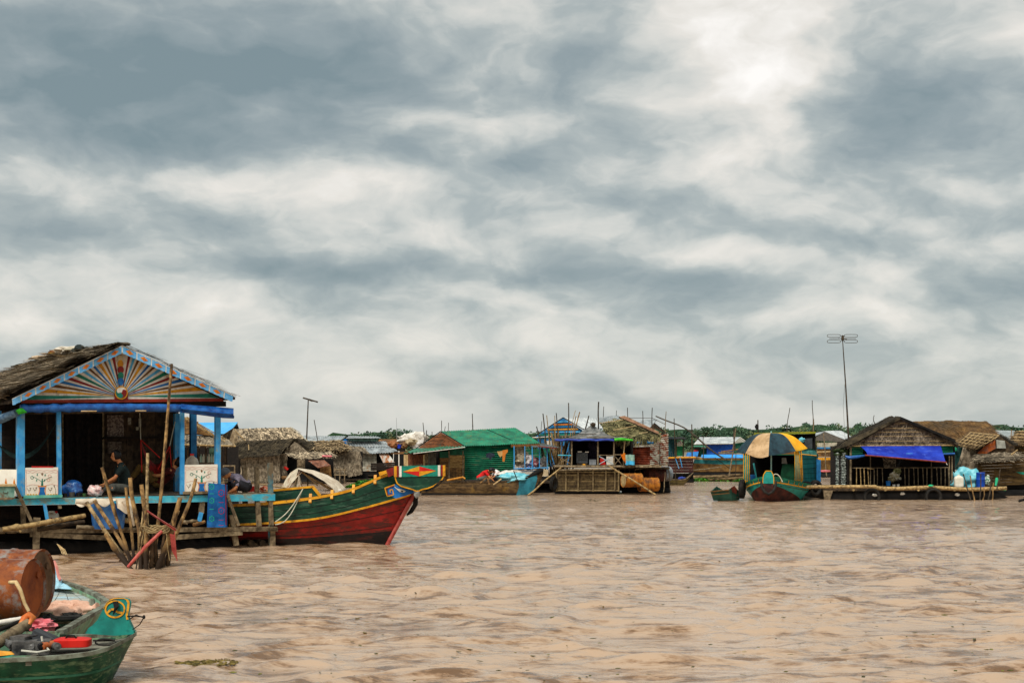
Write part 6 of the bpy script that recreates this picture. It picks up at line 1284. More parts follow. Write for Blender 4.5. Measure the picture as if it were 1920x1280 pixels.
    c = P(905, 908, 62.4); figure('person in a bright red shirt bending over on the working boat', c, (.98, -.2, 0), dict(head=(0, .36, .62), face=(0, .45, -.8), neck=(0, .22, .58), pelvis=(0, -.18, .24), shL=(-.17, .16, .56), shR=(.17, .16, .56), elL=(-.2, .30, .32), elR=(.2, .34, .34), wrL=(-.12, .46, .16), wrR=(.12, .5, .18), haL=(-.1, .52, .1), haR=(.1, .56, .12),
        hipL=(-.1, -.1, .22), hipR=(.1, -.1, .22), knL=(-.16, .2, .34), knR=(.16, .22, .34), anL=(-.14, .06, 0), anR=(.14, .08, 0), toL=(-.14, .2, -.02), toR=(.14, .22, -.02)), mat('red_shirt', '#a80c0c', '#d41c18', 5, r=.8), mat('grey_trousers', ''), vox=.02)
    c = P(935, 906, 63.0); figure('person in a white shirt with orange sleeve crouching behind the red shirted one', c, (-.9, -.3, 0), dict(head=(0, .26, .58), face=(0, .5, -.8), neck=(0, .14, .56), pelvis=(0, -.14, .16), shL=(-.17, .1, .52), shR=(.17, .1, .52), elL=(-.2, .26, .30), elR=(.2, .26, .30), wrL=(-.12, .42, .2), wrR=(.12, .42, .2), haL=(-.1, .5, .14), haR=(.1, .5, .14),
        hipL=(-.1, -.06, .14), hipR=(.1, -.06, .14), knL=(-.16, .26, .3), knR=(.16, .26, .3), anL=(-.14, .1, 0), anR=(.14, .1, 0), toL=(-.14, .22, -.02), toR=(.14, .22, -.02)), mat('white_orange_shirt', '#d0c8c0', '#e8e4e0', 4, r=.8, wear='#d07030', wamt=.60, wsc=5), mat('charcoal_trousers', ''), vox=.02)
    b = MB(); b.tube([P(838, 900, 61.8), P(868, 894, 62.), P(872, 897, 62)], .035, 6); solo('orange_rope', b, mat('orange_rope', '#b87424', '#d8983c', 6), 'orange rope running from the big bow to the working boat', 'rope')
    for i, (x, yt, xb, yb, w, lab) in enumerate(((793, 792, 797, 818, 1.6, 'thin crooked stick rising behind the white sacks'), (800, 806, 796, 822, 1.8, 'short stick leaning beside the crooked one behind the white sacks'), (828, 788, 828, 812, 1.4, 'straight stick standing at the green gable peak'), (835, 799, 828, 808, 1.3, 'short twig leaning right at the green gable peak'), (841, 792, 841, 812, 1.2, 'second straight stick right of the green gable peak'), (885.5, 775, 884, 810, 1.9, 'wavy stick standing behind the middle of the green roof'), (810, 809, 816, 822, 1.6, 'short dark stick just left of the green gable slope'))):
        pole(x, yt, xb, yb+60, 71, w, lab)
green_house()
# ---- thatch and tin house in the middle ---------------------------------------------
def mid_house():
    # blue gabled house behind
    d = 74; T = house('blue house with a painted striped gable behind the brushwood poles', 1060, d)
    Gb = poly(T, [(1003, 819), (1092, 817), (1092, 806), (1055, 783)], d, BLUED, 'gable')
    for i, (y, xl, xr, m_) in enumerate(((815, 1010, 1090, TEALP), (810, 1018, 1088, LBLUE), (805, 1026, 1084, YELP), (800, 1032, 1078, BLUED), (796, 1038, 1074, ORNG), (791, 1044, 1066, LBLUE))): b = MB(); b.pline(Pl(1055, d-.06, 0), [(xl, y), (xr, y-1)], 2.6, 0, 0, .03); part('gable_stripe', b, m_, Gb)
    rod(T, (998, 820), (1056, 782.5), d-.2, 2, BLACK, 'bargeboard'); rod(T, (1056, 782.5), (1095, 805), d-.2, 2, BLACK, 'bargeboard'); rod(T, (998, 820), (1036, 818), d-.3, 1.6, WHITEP, 'eave_strip')
    roofq(T, [(1094, 803), (1136, 801), (1140, 784), (1058, 783)], [d-.3, d+2, d+3, d+.2], 'corr', TINW, 16, 61)
    wall(T, [(1008, 875), (1090, 875), (1090, 820), (1008, 822)], d+.1, 'boards', BLUED, 7, 62); poly(T, [(1022, 826), (1034, 826), (1034, 838), (1022, 838)], d-.1, WHITEP, 'window'); rafts(T, 1006, 1090, d)
    # front hut
    d = 63.4; T = house('open fronted hut with a peaked grey roof, blue edge tarp and slatted fish cage below', 1105, d)
    cen = P(1110, 795, d+1.5); b = MB(); e = [P(1038, 822, d-.3), P(1176, 819, d-.3), P(1176, 820, d+3.3), P(1050, 822, d+3.3)]
    for i, (p, q) in enumerate(zip(e, e[1:]+e[:1])): b.grid(lambda u, v: (p.lerp(q, u)).lerp(cen, v)-V((0, 0, .22*math.sin(PI*v)-.03*mnoise.noise(V((u*6, v*5, i))))), 16, 8, V((0, 0, -.03)))
    part('roof', b, mat('grey_sheet_roof', '#4a4c4a', '#7c7c78', 4, r=.8, wear='#9a948c', wamt=.60, bump=.4), T, smooth=60)
    b = MB(); b.blob(P(1112, 796, d+1.2), .12, .12, .10, .3, 3, 2, 8); part('roof_finial', b, WOODD, T)
    for i, (x0, x1, y) in enumerate(((1050, 1100, 816), (1070, 1118, 813), (1100, 1150, 818), (1044, 1080, 820))): rod(T, (x0, y+1), (x1, y), d-.1-.05*i, 1.4, WOODD if i % 2 else WOODG, 'roof_batten')
    b = MB(); b.tube([P(1041+i*11, 824.5+.8*math.sin(i*2), d-.3) for i in range(11)], .05, 8); part('blue_edge_tarp', b, TARPR, T, smooth=60); b = MB(); b.tube([P(1152, 824, d-.3), P(1165, 823, d-.3), P(1186, 825, d-.2)], [.06, .07, .04], 8); part('green_edge_tarp', b, mat('bright_green_tarp', '#2a9c1c', '#5cc83c', 5), T, smooth=60)
    for x, w in ((1072, 3), (1121, 3.2), (1151, 3.2), (1169, 2.2), (1184, 2.6)): rod(T, (x, 826), (x, 872), d-.1 if x < 1160 else d+.4, w, WOODG if x < 1180 else BLACK)
    backside(T, 1072, 1186, 822, 874, d, 2.6)
    rod(T, (1046, 853), (1071, 853.5), d-.1, 2, BLUEB, 'rail')
    for a, c in (((1046, 855), (1071, 870)), ((1046, 870), (1071, 855))): rod(T, a, c, d-.1, 1.5, WOODG, 'cross_brace')
    rod(T, (1122, 853), (1152, 853), d-.1, 1.4, WOODG, 'rail')
    for a, c in (((1123, 855), (1150, 870)), ((1123, 870), (1150, 855)), ((1153, 855), (1165, 870)), ((1153, 870), (1165, 855))): rod(T, a, c, d-.15, 1.6, mat('pale_grey_paint', '#8ca0a8', '#b0bcc0', 6) if a[0] < 1150 else WOODG, 'cross_brace')
    rod(T, (1152, 852), (1190, 853), d-.1, 1.6, WOODG, 'rail'); rod(T, (1172, 826), (1169, 852), d-.05, 1.6, WOODY, 'crooked_prop')
    poly(T, [(1137, 855), (1150, 855), (1150, 871), (1137, 871)], d+.1, WHITEP, 'white_panel'); poly(T, [(1125, 859), (1132, 858), (1136, 871), (1125, 871)], d+.1, REDB, 'red_panel')
    rfloor(T, 1040, 1240, 873, d-.3, 3.6, WOODG, n=24); rod(T, (1040, 874), (1165, 874), d-.35, 4, WOODG, 'edge_beam'); rod(T, (1046, 881), (1155, 879), d-.4, 3, WOODG, 'edge_beam')
    # television & box
    t = thing('television', 'old grey television standing in the open hut', 'television', P(1091, 871, d+.4)); b = MB(); c_ = P(1091, 858, d+.6); b.box(c_, .50, .42, .46); part('case', b, mat('tv_grey', '#3c4044', '#5a5e62', 5, r=.5), t); b = MB(); b.box(c_+V((0, -.215, .03)), .38, .012, .30); part('screen', b, mat('tv_glass', '#101414', '#1c2222', 3, r=.15, spec=.6), t); b = MB(); b.box(P(1091, 869, d+.6), .46, .4, .12); part('stand', b, WOODD, t)
    b = MB(); b.box(P(1111, 866, d+.5), .30, .3, .24); solo('white_box', b, mat('greyish_box', '#7c8084', '#a0a4a8', 5), 'grey white box right of the television in the open hut', 'box')
    b = MB(); b.blob(P(1095, 871, d-.2), .07, .07, .05, .1, 2, 1, 6); solo('yellow_fruit', b, YELP, 'small yellow round thing on the hut floor edge', 'fruit'); b = MB(); b.bar(P(1083, 846.5, d+.3), P(1091, 846.5, d+.3), .02, .04); b.bar(P(1097, 847, d+.3), P(1104, 847, d+.3), .02, .04); part('shelf_edge', b, WHITEP, T)
    b = MB(); b.blob(P(1113, 845, d+1.6), .3, .2, .5, .3, 3, 3, 8); solo('hanging_clothes', b, mat('dark_purple_cloth', '#1c1424', '#34283c', 8), 'dark purple clothes hanging inside the open hut', 'clothes', smooth=60)
    poly(T, [(1030, 879), (1256, 877), (1256, 918), (1030, 922)], d+3.5, BLACK, 'under_deck_dark_panel')  # black panel added to darken the open gap under the deck
    # slatted cage
    t = thing('fish_cage', 'slatted wooden fish cage floating under the open hut', 'cage', P(1100, 925, d-.2))
    b = MB(); rng = random.Random(4)
    for i in range(13): y = 885+i*2.7; b.bar(P(1044, y, d-.1), P(1160, y+.3, d-.1), .03, .035)
    part('slats', b, mat('cage_slats', '#4a3a26', '#86704a', 6, r=.85, isl=.3), t); b = MB(); b.bar(P(1038, 921, d-.1), P(1162, 921, d-.1), .1, .1); part('black_base', b, BLACK, t)
    for x in (1043, 1061, 1084, 1112, 1136, 1153, 1160): rod(t, (x, 880), (x, 921), d-.18, 3.2, mat('cage_frame', '#5a4a32', '#8a7650', 6, isl=.2), 'cage_post')
    for y in (884, 919): rod(t, (1042, y), (1161, y+.5), d-.16, 3, mat('cage_frame', ''), 'cage_rail')
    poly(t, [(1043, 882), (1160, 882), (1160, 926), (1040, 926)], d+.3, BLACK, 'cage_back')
    # thatched rear part with rusty walls
    d = 65; T = house('thatched house with rusty corrugated walls behind the open hut', 1200, d)
    roofq(T, [(1150, 826), (1240, 818), (1166, 782), (1124, 793)], [d-.8, d-.4, d+1.5, d+1.5], 'thatch', mat('mossy_thatch', '#3e3c22', '#8a8258', 4, r=.95, isl=.5), 26, 63, wd=.05, ang=.35)
    for a, c in (((1124, 793), (1172, 786)), ((1150, 806), (1192, 798)), ((1160, 817), (1215, 810)), ((1176, 822), (1240, 812))): rod(T, a, c, d-.2, 1.3, WOODY, 'roof_pole')
    b = MB(); b.prism([P(1160, 781, d+.5), P(1171, 779, d+.5), P(1236, 809, d-.6), P(1234, 813, d-.6)], (0, .1, -.04)); part('rake_plank', b, mat('brown_rake', '#6a4a34', '#9a7458', 6, r=.8), T); rod(T, (1160, 782), (1234, 814), d-.65, 1.4, BLACK, 'rake_shadow_board', d2=d-.7)
    roofq(T, [(1126, 794), (1170, 784), (1160, 778), (1122, 783)], [d+1.2, d+1.2, d+2.4, d+2.4], 'corr', TING, 10, 64, name='tin_patch')
    wall(T, [(1186, 874), (1219, 873), (1219, 833), (1186, 835)], d-.5, 'corr', mat('rust_red_siding', '#4e1c0c', '#8c3a1c', 4, r=.75, wear='#9a8a7c', wamt=.66), 12, 65, vert=False, amp=.02)
    wall(T, [(1219, 871), (1253, 870), (1253, 812), (1219, 820)], [d-.5, d+.6, d+.6, d-.5], 'corr', mat('rust_white_siding', '#bfb8a4', '#ddd8c8', 4, r=.65, wear='#8a3c14', wamt=.505, wsc=4, wst=(.6, .6, 1.6), wsoft=.05), 14, 66, vert=False, amp=.022)
    b = MB(); b.tube([P(1186, 831, d-.6), P(1205, 829, d-.6), P(1226, 830, d-.6)], .06, 8); part('blue_edge_tarp', b, BLUED, T, smooth=60); poly(T, [(1186, 833), (1219, 833), (1219, 837), (1186, 838)], d-.58, WSACK, 'white_strip')
    rng = random.Random(6); b = MB()
    for i in range(120):
        x = rng.uniform(1155, 1238); y = 826-(x-1155)*.1+rng.uniform(-4, 3); a = P(x, y, d-.9+rng.uniform(-.1, .1)); b.bar(a, a+V((rng.uniform(-.12, .12), -.05, -rng.uniform(.12, .34))), .04, .006)
    part('eave_fringe', b, mat('mossy_thatch', ''), T)
    rfloor(T, 1160, 1256, 876, d-1, 4, WOODD); rafts(T, 1166, 1256, d-.4)
    for i, x in enumerate((1171, 1180, 1190, 1200, 1210)): rod(T, (x, 876), (x, 902), d-.5, 2.5, WOODD)
    for a, c in (((1155, 878), (1222, 873)), ((1180, 873), (1252, 871)), ((1190, 880), (1215, 876))): rod(T, a, c, d-1.1, 2., WOODG, 'edge_beam')
    # grey roof behind
    d = 76; T = house('small grey roofed house with a dark green gable at the right of the rusty walls', 1222, d); roofq(T, [(1192, 800), (1218, 802), (1232, 786), (1196, 787)], [d-.6, d-.6, d+.3, d+.3], 'flat', TING); poly(T, [(1218, 803), (1251, 812), (1227, 793)], d-.5, WOODD, 'gable'); poly(T, [(1226, 804), (1240, 808), (1230, 806)], d-.6, TEALP, 'gable_patch'); rod(T, (1227, 793), (1250, 812), d-.7, 1.8, BLACK, 'bargeboard'); wall(T, [(1196, 870), (1248, 870), (1248, 812), (1196, 802)], d, 'boards', DARKW, 6, 67); rafts(T, 1196, 1248, d)
    # teal building and dark red hull
    d = 82; T = house('teal and green shed standing right of the rusty walls', 1272, d); wall(T, [(1253, 858), (1268, 858), (1268, 820), (1253, 820)], d, 'boards', mat('dark_teal_boards', '#0c3038', '#18505a', 5), 4, 68, hor=False); wall(T, [(1267, 855), (1283, 854), (1283, 836), (1267, 836)], d-.2, 'flat', mat('green_board', '#0c5c38', '#187848', 4)); roofq(T, [(1250, 822), (1288, 822), (1282, 819), (1254, 818)], [d-.8, d-.8, d+1.5, d+1.5], 'flat', BLACK)
    for x in (1268, 1281): rod(T, (x, 822), (x, 857), d-.3, 2, WOODD)
    b = MB(); b.blob(P(1275, 832, d), .15, .15, .14, .5, 3, 5, 8); part('white_bundle', b, WHITEP, T); rod(T, (1253, 858), (1304, 857), d-.4, 3, YELP, 'deck_edge'); wall(T, [(1253, 886), (1300, 886), (1300, 859), (1253, 859)], d-.2, 'boards', mat('dark_red_boards', '#2a1210', '#4a221c', 4), 5, 69); rod(T, (1266, 858), (1273, 878), d-.5, 1.6, BLUEP, 'brace'); rod(T, (1275, 858), (1279, 876), d-.5, 1.6, BLUEP, 'brace'); rafts(T, 1253, 1300, d)
    # drums
    ro = mat('orange_drum', '#7c4212', '#b4701e', 4, r=.7, wear='#5c3a20', wamt=.54, wsc=3, lo=.35, hi=.6); g = 'drums floating beside the fish cage'
    drum('orange drum with a pale open end right beside the fish cage', P(1185, 900, 62.8)+V((0, 0, 0)), (1, .35, .0), .85, .30, ro, g, end=mat('cream_drum_end', '#8a7446', '#bca476', 4, r=.8)); drum('second orange drum lower right of the first one', P(1216, 908, 63.0), (1, .3, 0), .85, .30, ro, g, end=mat('dark_rust_end', '#4a2a14', '#6e4420', 4, r=.8))
    drum('dark rusty drum under the deck behind the orange ones', P(1228, 889, 64.4), (1, .35, 0), .85, .32, mat('dark_rust', '#2c140c', '#54261a', 4, r=.8), g); drum('bluish grey drum at the right end of the deck', P(1246, 888, 64.8), (1, .5, 0), .5, .33, mat('grey_blue_drum', '#5c6468', '#8c9498', 4, r=.6, wear='#6a4a34', wamt=.6), g)
    tyre('old tyre hanging at the left end of the fish cage', P(1038, 906, 62.9), (1, -.5, 0), .25, .08)
    # towels
    b = MB(); b.grid(lambda u, v: P(1164+u*8+v*6*v, 850+v*(12+14*u)+2*math.sin(u*6), 62.9-.03*math.sin(u*12)), 8, 12, (0, .02, 0)); solo('towel', b, mat('orange_towel', '#c0620c', '#e0841c', 6, r=.9), 'orange towel hanging over the hut rail', 'towel', smooth=60)
    b = MB(); b.grid(lambda u, v: P(1172+u*18, 852+v*18+math.sin(u*9)*.5, 62.95-.04*math.sin(u*10)), 10, 6, (0, .02, 0), 0); b.grid(lambda u, v: P(1173+u*17, 864+v*7+math.sin(u*9)*.4, 62.9-.04*math.sin(u*10)), 10, 3, (0, .02, 0), 1); solo('towel', b, [mat('teal_towel', '#6a9088', '#9ab8a4', 9, r=.9), mat('cyan_towel', '#2c9cd0', '#54b8e0', 5, r=.9)], 'cyan and pale green towel hanging right of the orange one', 'towel', smooth=60)
    # brushwood pole stand
    L = [(1018, 775, 1041, 838, 2.6, 'dark pole leaning left, leftmost of the tall brushwood poles'), (1006, 799, 1026, 830, 2.4, 'short dark pole leaning left outside the brushwood stand'), (1025, 778, 1043, 824, 2., 'pale thin pole leaning left in the brushwood stand'), (1040, 779, 1047, 812, 1.6, 'pale knotty pole near the middle of the brushwood stand'), (1043, 774, 1052, 815, 2.2, 'dark pole with a bent tip in the brushwood stand'), (1066, 755, 1065, 800, 2.4, 'upright dark pole, tallest of the brushwood stand'), (1079, 769, 1070, 800, 1.3, 'thin pale twig leaning right in the brushwood stand'), (1087, 772, 1078, 802, 2.6, 'thick brown pole leaning right in the brushwood stand'), (1104, 779, 1090, 798, 2.8, 'dark pole leaning far right beside the grey roof'), (1080, 780, 1067, 806, 2., 'brown pole crossing behind the thick one in the brushwood stand'), (1016, 789, 1011, 802, 1.2, 'tiny stick left of the brushwood stand')]
    for i, (x, yt, xb, yb, w, lab) in enumerate(L):
        s_ = (yb-yt); k = (905-yt)/s_*.55 if yt > 0 else 1; xe = 1052+(i-5)*3
        pole(x, yt, xe if i not in (1, 10) else xb+6, 912, 66.5, w, lab, BAMB if i in (2, 3, 6) else STK if i in (7, 9) else POLE, 'poles of the brushwood stand', seed=i+500, wob=.08)
    b = MB(); rng = random.Random(12)
    for i in range(46): x = rng.uniform(1026, 1068); y = rng.uniform(800, 850); b.tube([P(x+rng.gauss(0, 8), y, 66.3+rng.random()*.6), P(1048+rng.gauss(0, 8), 910, 66.3+rng.random()*.5)], rng.uniform(.015, .035), 5)
    solo('brushwood', b, mat('brushwood', '#4a3a24', '#a08458', 5, r=.9, isl=.45), 'dense brushwood bundled upright between the green house and the hut', 'brushwood', kind='stuff')
    for i, (x, yt, xb, yb, dd, w, lab, m_) in enumerate(((1122.5, 753, 1121, 793, 66.5, 3., 'thick dark pole rising above the peaked grey roof', POLE), (1132, 762, 1132, 790, 69, 1.5, 'thin pole right of the thick one above the peaked roof', POLE), (1156, 769, 1156, 784, 69, 1.2, 'short thin pole above the tin patch', POLE), (1176.5, 764, 1178, 783, 69, 1.8, 'thin pole at the top of the thatched slope', POLE), (1205, 770, 1202, 792, 70, 1.6, 'slightly leaning pole above the small grey roof', POLE), (1223, 764, 1224, 795, 70, 1.8, 'straight pole at the right of the small grey roof', POLE), (1249, 771, 1246, 804, 70, 1.6, 'crooked thin pole carrying the end of the line', WOODG))): pole(x, yt, xb, yb+55, dd, w, lab, m_)
    b = MB(); b.tube([P(1132, 784, 69), P(1180, 783, 69.5), P(1223, 783.5, 70), P(1247, 795, 70)], .016, 4); solo('wire', b, POLE, 'thin line strung between the poles above the thatched slope', 'wire')
    pole(1141, 872, 1229, 927, 62.3, 3.4, 'long grey pole slanting from the hut rail into the water', BAMB, d2=61.8); pole(1052, 876, 990, 928, 62.4, 3.2, 'pole slanting left from the fish cage to the working boat', BAMB, d2=61.6); pole(1230, 780, 1362, 862, 72, 3., 'very long dark pole slanting down across the blue boat', POLE, wob=.25, d2=66)
    pole(1264, 784, 1267, 900, 68, 1.8, 'thin upright pole behind the slanting long pole', WOODD); pole(1237, 832, 1237, 875, 63.5, 2., 'black upright pole in front of the rusty white wall', POLE); pole(1247, 885, 1244, 922, 63, 1.8, 'pale stick standing in the water right of the drums', WOODG); pole(1252, 865, 1257, 921, 63, 1.8, 'crooked dark stick rightmost beside the drums', POLE)
    # small brown boat
    lv = [[(1240, 897), (1270, 899), (1285, 898), (1292, 893), (1300, 886)], [(1240, 907), (1270, 907), (1284, 906), (1289, 902), (1293, 896)], [(1240, 911), (1270, 911), (1280, 910), (1285, 906), (1288, 902)]]
    h = Hull(lv, 77, .45, (0, 1, 0)); T = thing('rowing_boat', 'small olive brown boat with an upturned bow near the drums', 'boat', P(1270, 908, 77.4)); b = MB(); h.shell(b, 0, 2, nj=4); part('hull', b, mat('olive_boat_wood', '#3e3418', '#6c5c30', 4, r=.8), T, smooth=50); b = MB(); h.strake(b, 0, .05, .05); part('gunwale', b, WOODG, T); b = MB(); b.grid(lambda u, v: h.pt(.8, .05+.85*u).lerp(h.pt(.8, .05+.85*u, True), v), 10, 4, (0, 0, -.03)); part('inside', b, WOODD, T)
    b = MB(); b.blob(P(1278, 897, 77.5), .2, .2, .10, .3, 3, 1, 8); solo('blue_bundle', b, TARPR, 'royal blue bundle lying in the small brown boat', 'bundle', smooth=60)
    b = MB(); rng = random.Random(77)
    for i in range(14): a = W_pt(1115+rng.uniform(-10, 10), 940, rng); b.bar(a, a+V((rng.uniform(-.14, .14), 0, rng.uniform(.01, .09))), .03, .008)
    solo('drift_twigs', b, mat('drift_leaf', '#1c2c10', '#4c4420', 8, r=.8), 'small clump of dark twigs drifting on the open water', 'driftwood')
def W_pt(px, py, rng): d = Wd(py)+rng.uniform(-.2, .2); p = P(px, HZ, d); p.z = .02; return p
mid_house()
# ---- blue house and long boat far in the middle --------------------------------------
def blue_house():
    d = 100; T = house('bright blue walled house with a pale tin roof in the far middle', 1350, d)
    roofq(T, [(1300, 833), (1373, 831.5), (1388, 819), (1312, 819)], [d-1, d-1, d+.6, d+.6], 'corr', TINW, 26, 81, amp=.02); poly(T, [(1373, 832), (1397, 828), (1387, 820)], d-.6, mat('pale_gable', '#9c9a8c', '#b8b4a4', 4), 'gable'); rod(T, (1387, 819), (1398, 827), d-.9, 1.4, WHITEP, 'bargeboard'); rod(T, (1300, 833), (1374, 832), d-1.1, 1.4, WOODG, 'eave_board')
    wall(T, [(1325, 856), (1376, 855), (1376, 831), (1325, 833)], d-.6, 'boards', mat('bright_blue_wall', '#0c4aa8', '#1c66d0', 2.5, r=.5, bump=.05, isl=.08), 9, 82, hor=False, gap=.02); wall(T, [(1300, 837), (1325, 838), (1320, 833), (1303, 833)], [d-1.6]*2+[d-.6]*2, 'flat', TINGRN, name='green_awning')
    wall(T, [(1376, 850), (1396, 848), (1397, 828), (1376, 832)], d-.4, 'boards', GRNP, 5, 83); poly(T, [(1303, 838), (1325, 838), (1325, 856), (1303, 856)], d+.4, BLACK, 'doorway'); wall(T, [(1312, 856), (1324, 856), (1324, 839), (1312, 839)], d-.2, 'boards', GRNP, 3, 84); poly(T, [(1301, 843), (1309, 843), (1309, 846), (1301, 846)], d-.4, REDB, 'red_box'); poly(T, [(1314, 836), (1325, 834), (1325, 840), (1316, 841)], d-.5, WSACK, 'sheet')
    rfloor(T, 1290, 1400, 858, d-1, 4); rafts(T, 1292, 1400, d-.8); wall(T, [(1347, 851), (1376, 851), (1376, 846), (1347, 847)], d-1.4, 'boards', WOODG, 2, 85, name='rack')
    d = 96; lv = [[(1470, 858), (1400, 858), (1350, 858), (1302, 857)], [(1470, 862), (1400, 862), (1350, 862), (1302, 861)], [(1470, 870), (1400, 870), (1350, 870), (1300, 868)], [(1470, 881), (1400, 881), (1330, 881), (1296, 880)], [(1470, 884), (1400, 884), (1330, 884), (1296, 884)]]
    h = Hull(lv, d, .9, (0, 1, 0), 0, .4); T = thing('wooden_boat', 'long boat with tan rail, turquoise band and brown bottom in front of the blue house', 'boat', P(1380, 884, d))
    b = MB(); h.shell(b, 0, 1); part('rail_band', b, mat('tan_rail', '#8a7040', '#b8985c', 4), T); b = MB(); h.shell(b, 1, 2); part('turquoise_band', b, mat('dull_turquoise', '#1c5c60', '#2c7c7c', 3), T); b = MB(); h.shell(b, 2, 4, nj=4); part('hull', b, mat('brown_hull', '#4c3416', '#7a5a2a', 3, r=.8), T)
    b = MB(); b.prism([P(1318, 858, d), P(1398, 858, d), P(1398, 852, d+.5), P(1320, 852, d+.5)], (0, 1.2, 0)); part('deck_cover', b, mat('cyan_cover', '#1c80c8', '#3c9cdc', 3, r=.5), T)
    b = MB(); b.prism([P(1288, 855, d-.3), P(1308, 855, d-.3), P(1310, 846, d), P(1290, 848, d)], (0, .6, 0)); solo('blue_crate', b, mat('blue_crate', '#1c5c9c', '#2c78b8', 4), 'blue covered crate at the left end of the long boat', 'crate')
    # log raft
    rng = random.Random(21); b = MB()
    for i in range(40): x = rng.uniform(1262, 1372); a = P(x, HZ, 86+rng.uniform(-1.5, 2)); a.z = rng.uniform(.02, .28); L = rng.uniform(1, 2.2); b.tube([a, a+V((L, rng.uniform(-.5, .5), rng.uniform(-.05, .12)))], rng.uniform(.04, .08), 6)
    solo('log_raft', b, mat('raft_logs', '#3c2e1c', '#8c7450', 3, r=.9, isl=.5), 'heap of floating logs and bamboo in front of the long boat', 'logs', kind='stuff')
    pole(1353, 875, 1275, 885, 85.5, 2.2, 'grey log lying slanted on top of the floating log heap', WOODG)
    weeds((1255, 1380), (890, 892), 85, 260, 'thin green weed at the foot of the floating logs', 3, .4, .15); weeds((1376, 1400), (890, 892), 84, 160, 'green weed left of the umbrella boat', 4, .5, .3)
    pole(1297, 795, 1298, 862, 90, 2.4, 'upright dark pole rising left of the pale tin roof', WOODD); pole(1376.5, 804, 1378, 845, 74, 2.6, 'dark pole standing left of the umbrella', POLE); pole(1380, 802, 1367, 893, 75, 2.6, 'grey pole leaning beside the dark pole left of the umbrella', WOODG); pole(1380, 850, 1379, 894, 76, 1.4, 'thin stick in the water left of the umbrella boat', POLE); pole(1319, 818, 1319, 860, 95, 1.4, 'thin post in front of the green awning', WOODD)
    pole(1352, 846, 1396, 840, 75, 2.4, 'bundle of sticks tied across the leaning poles', WOODB)
    pole(1340, 857, 1372, 880, 84, 1.2, 'mooring line stick slanting over the long boat', BLACK)
    pole(1421, 787, 1421, 812, 64, 2.4, 'short post with a dark rag above the canopy boat', POLE); b = MB(); b.blob(P(1419, 800, 64), .08, .08, .12, .5, 3, 2, 7); solo('rag', b, BLACK, 'dark rag tied to the short post above the canopy boat', 'rag')
    pole(1481, 764, 1475, 812, 80, 1.5, 'thin mast leaning right above the umbrella', POLE); pole(1523, 750, 1524, 812, 80, 1.6, 'tall straight thin mast right of the umbrella', POLE); pole(1525.5, 785, 1526, 812, 79, 1.6, 'short mast just right of the tall straight one', WOODG)
blue_house()
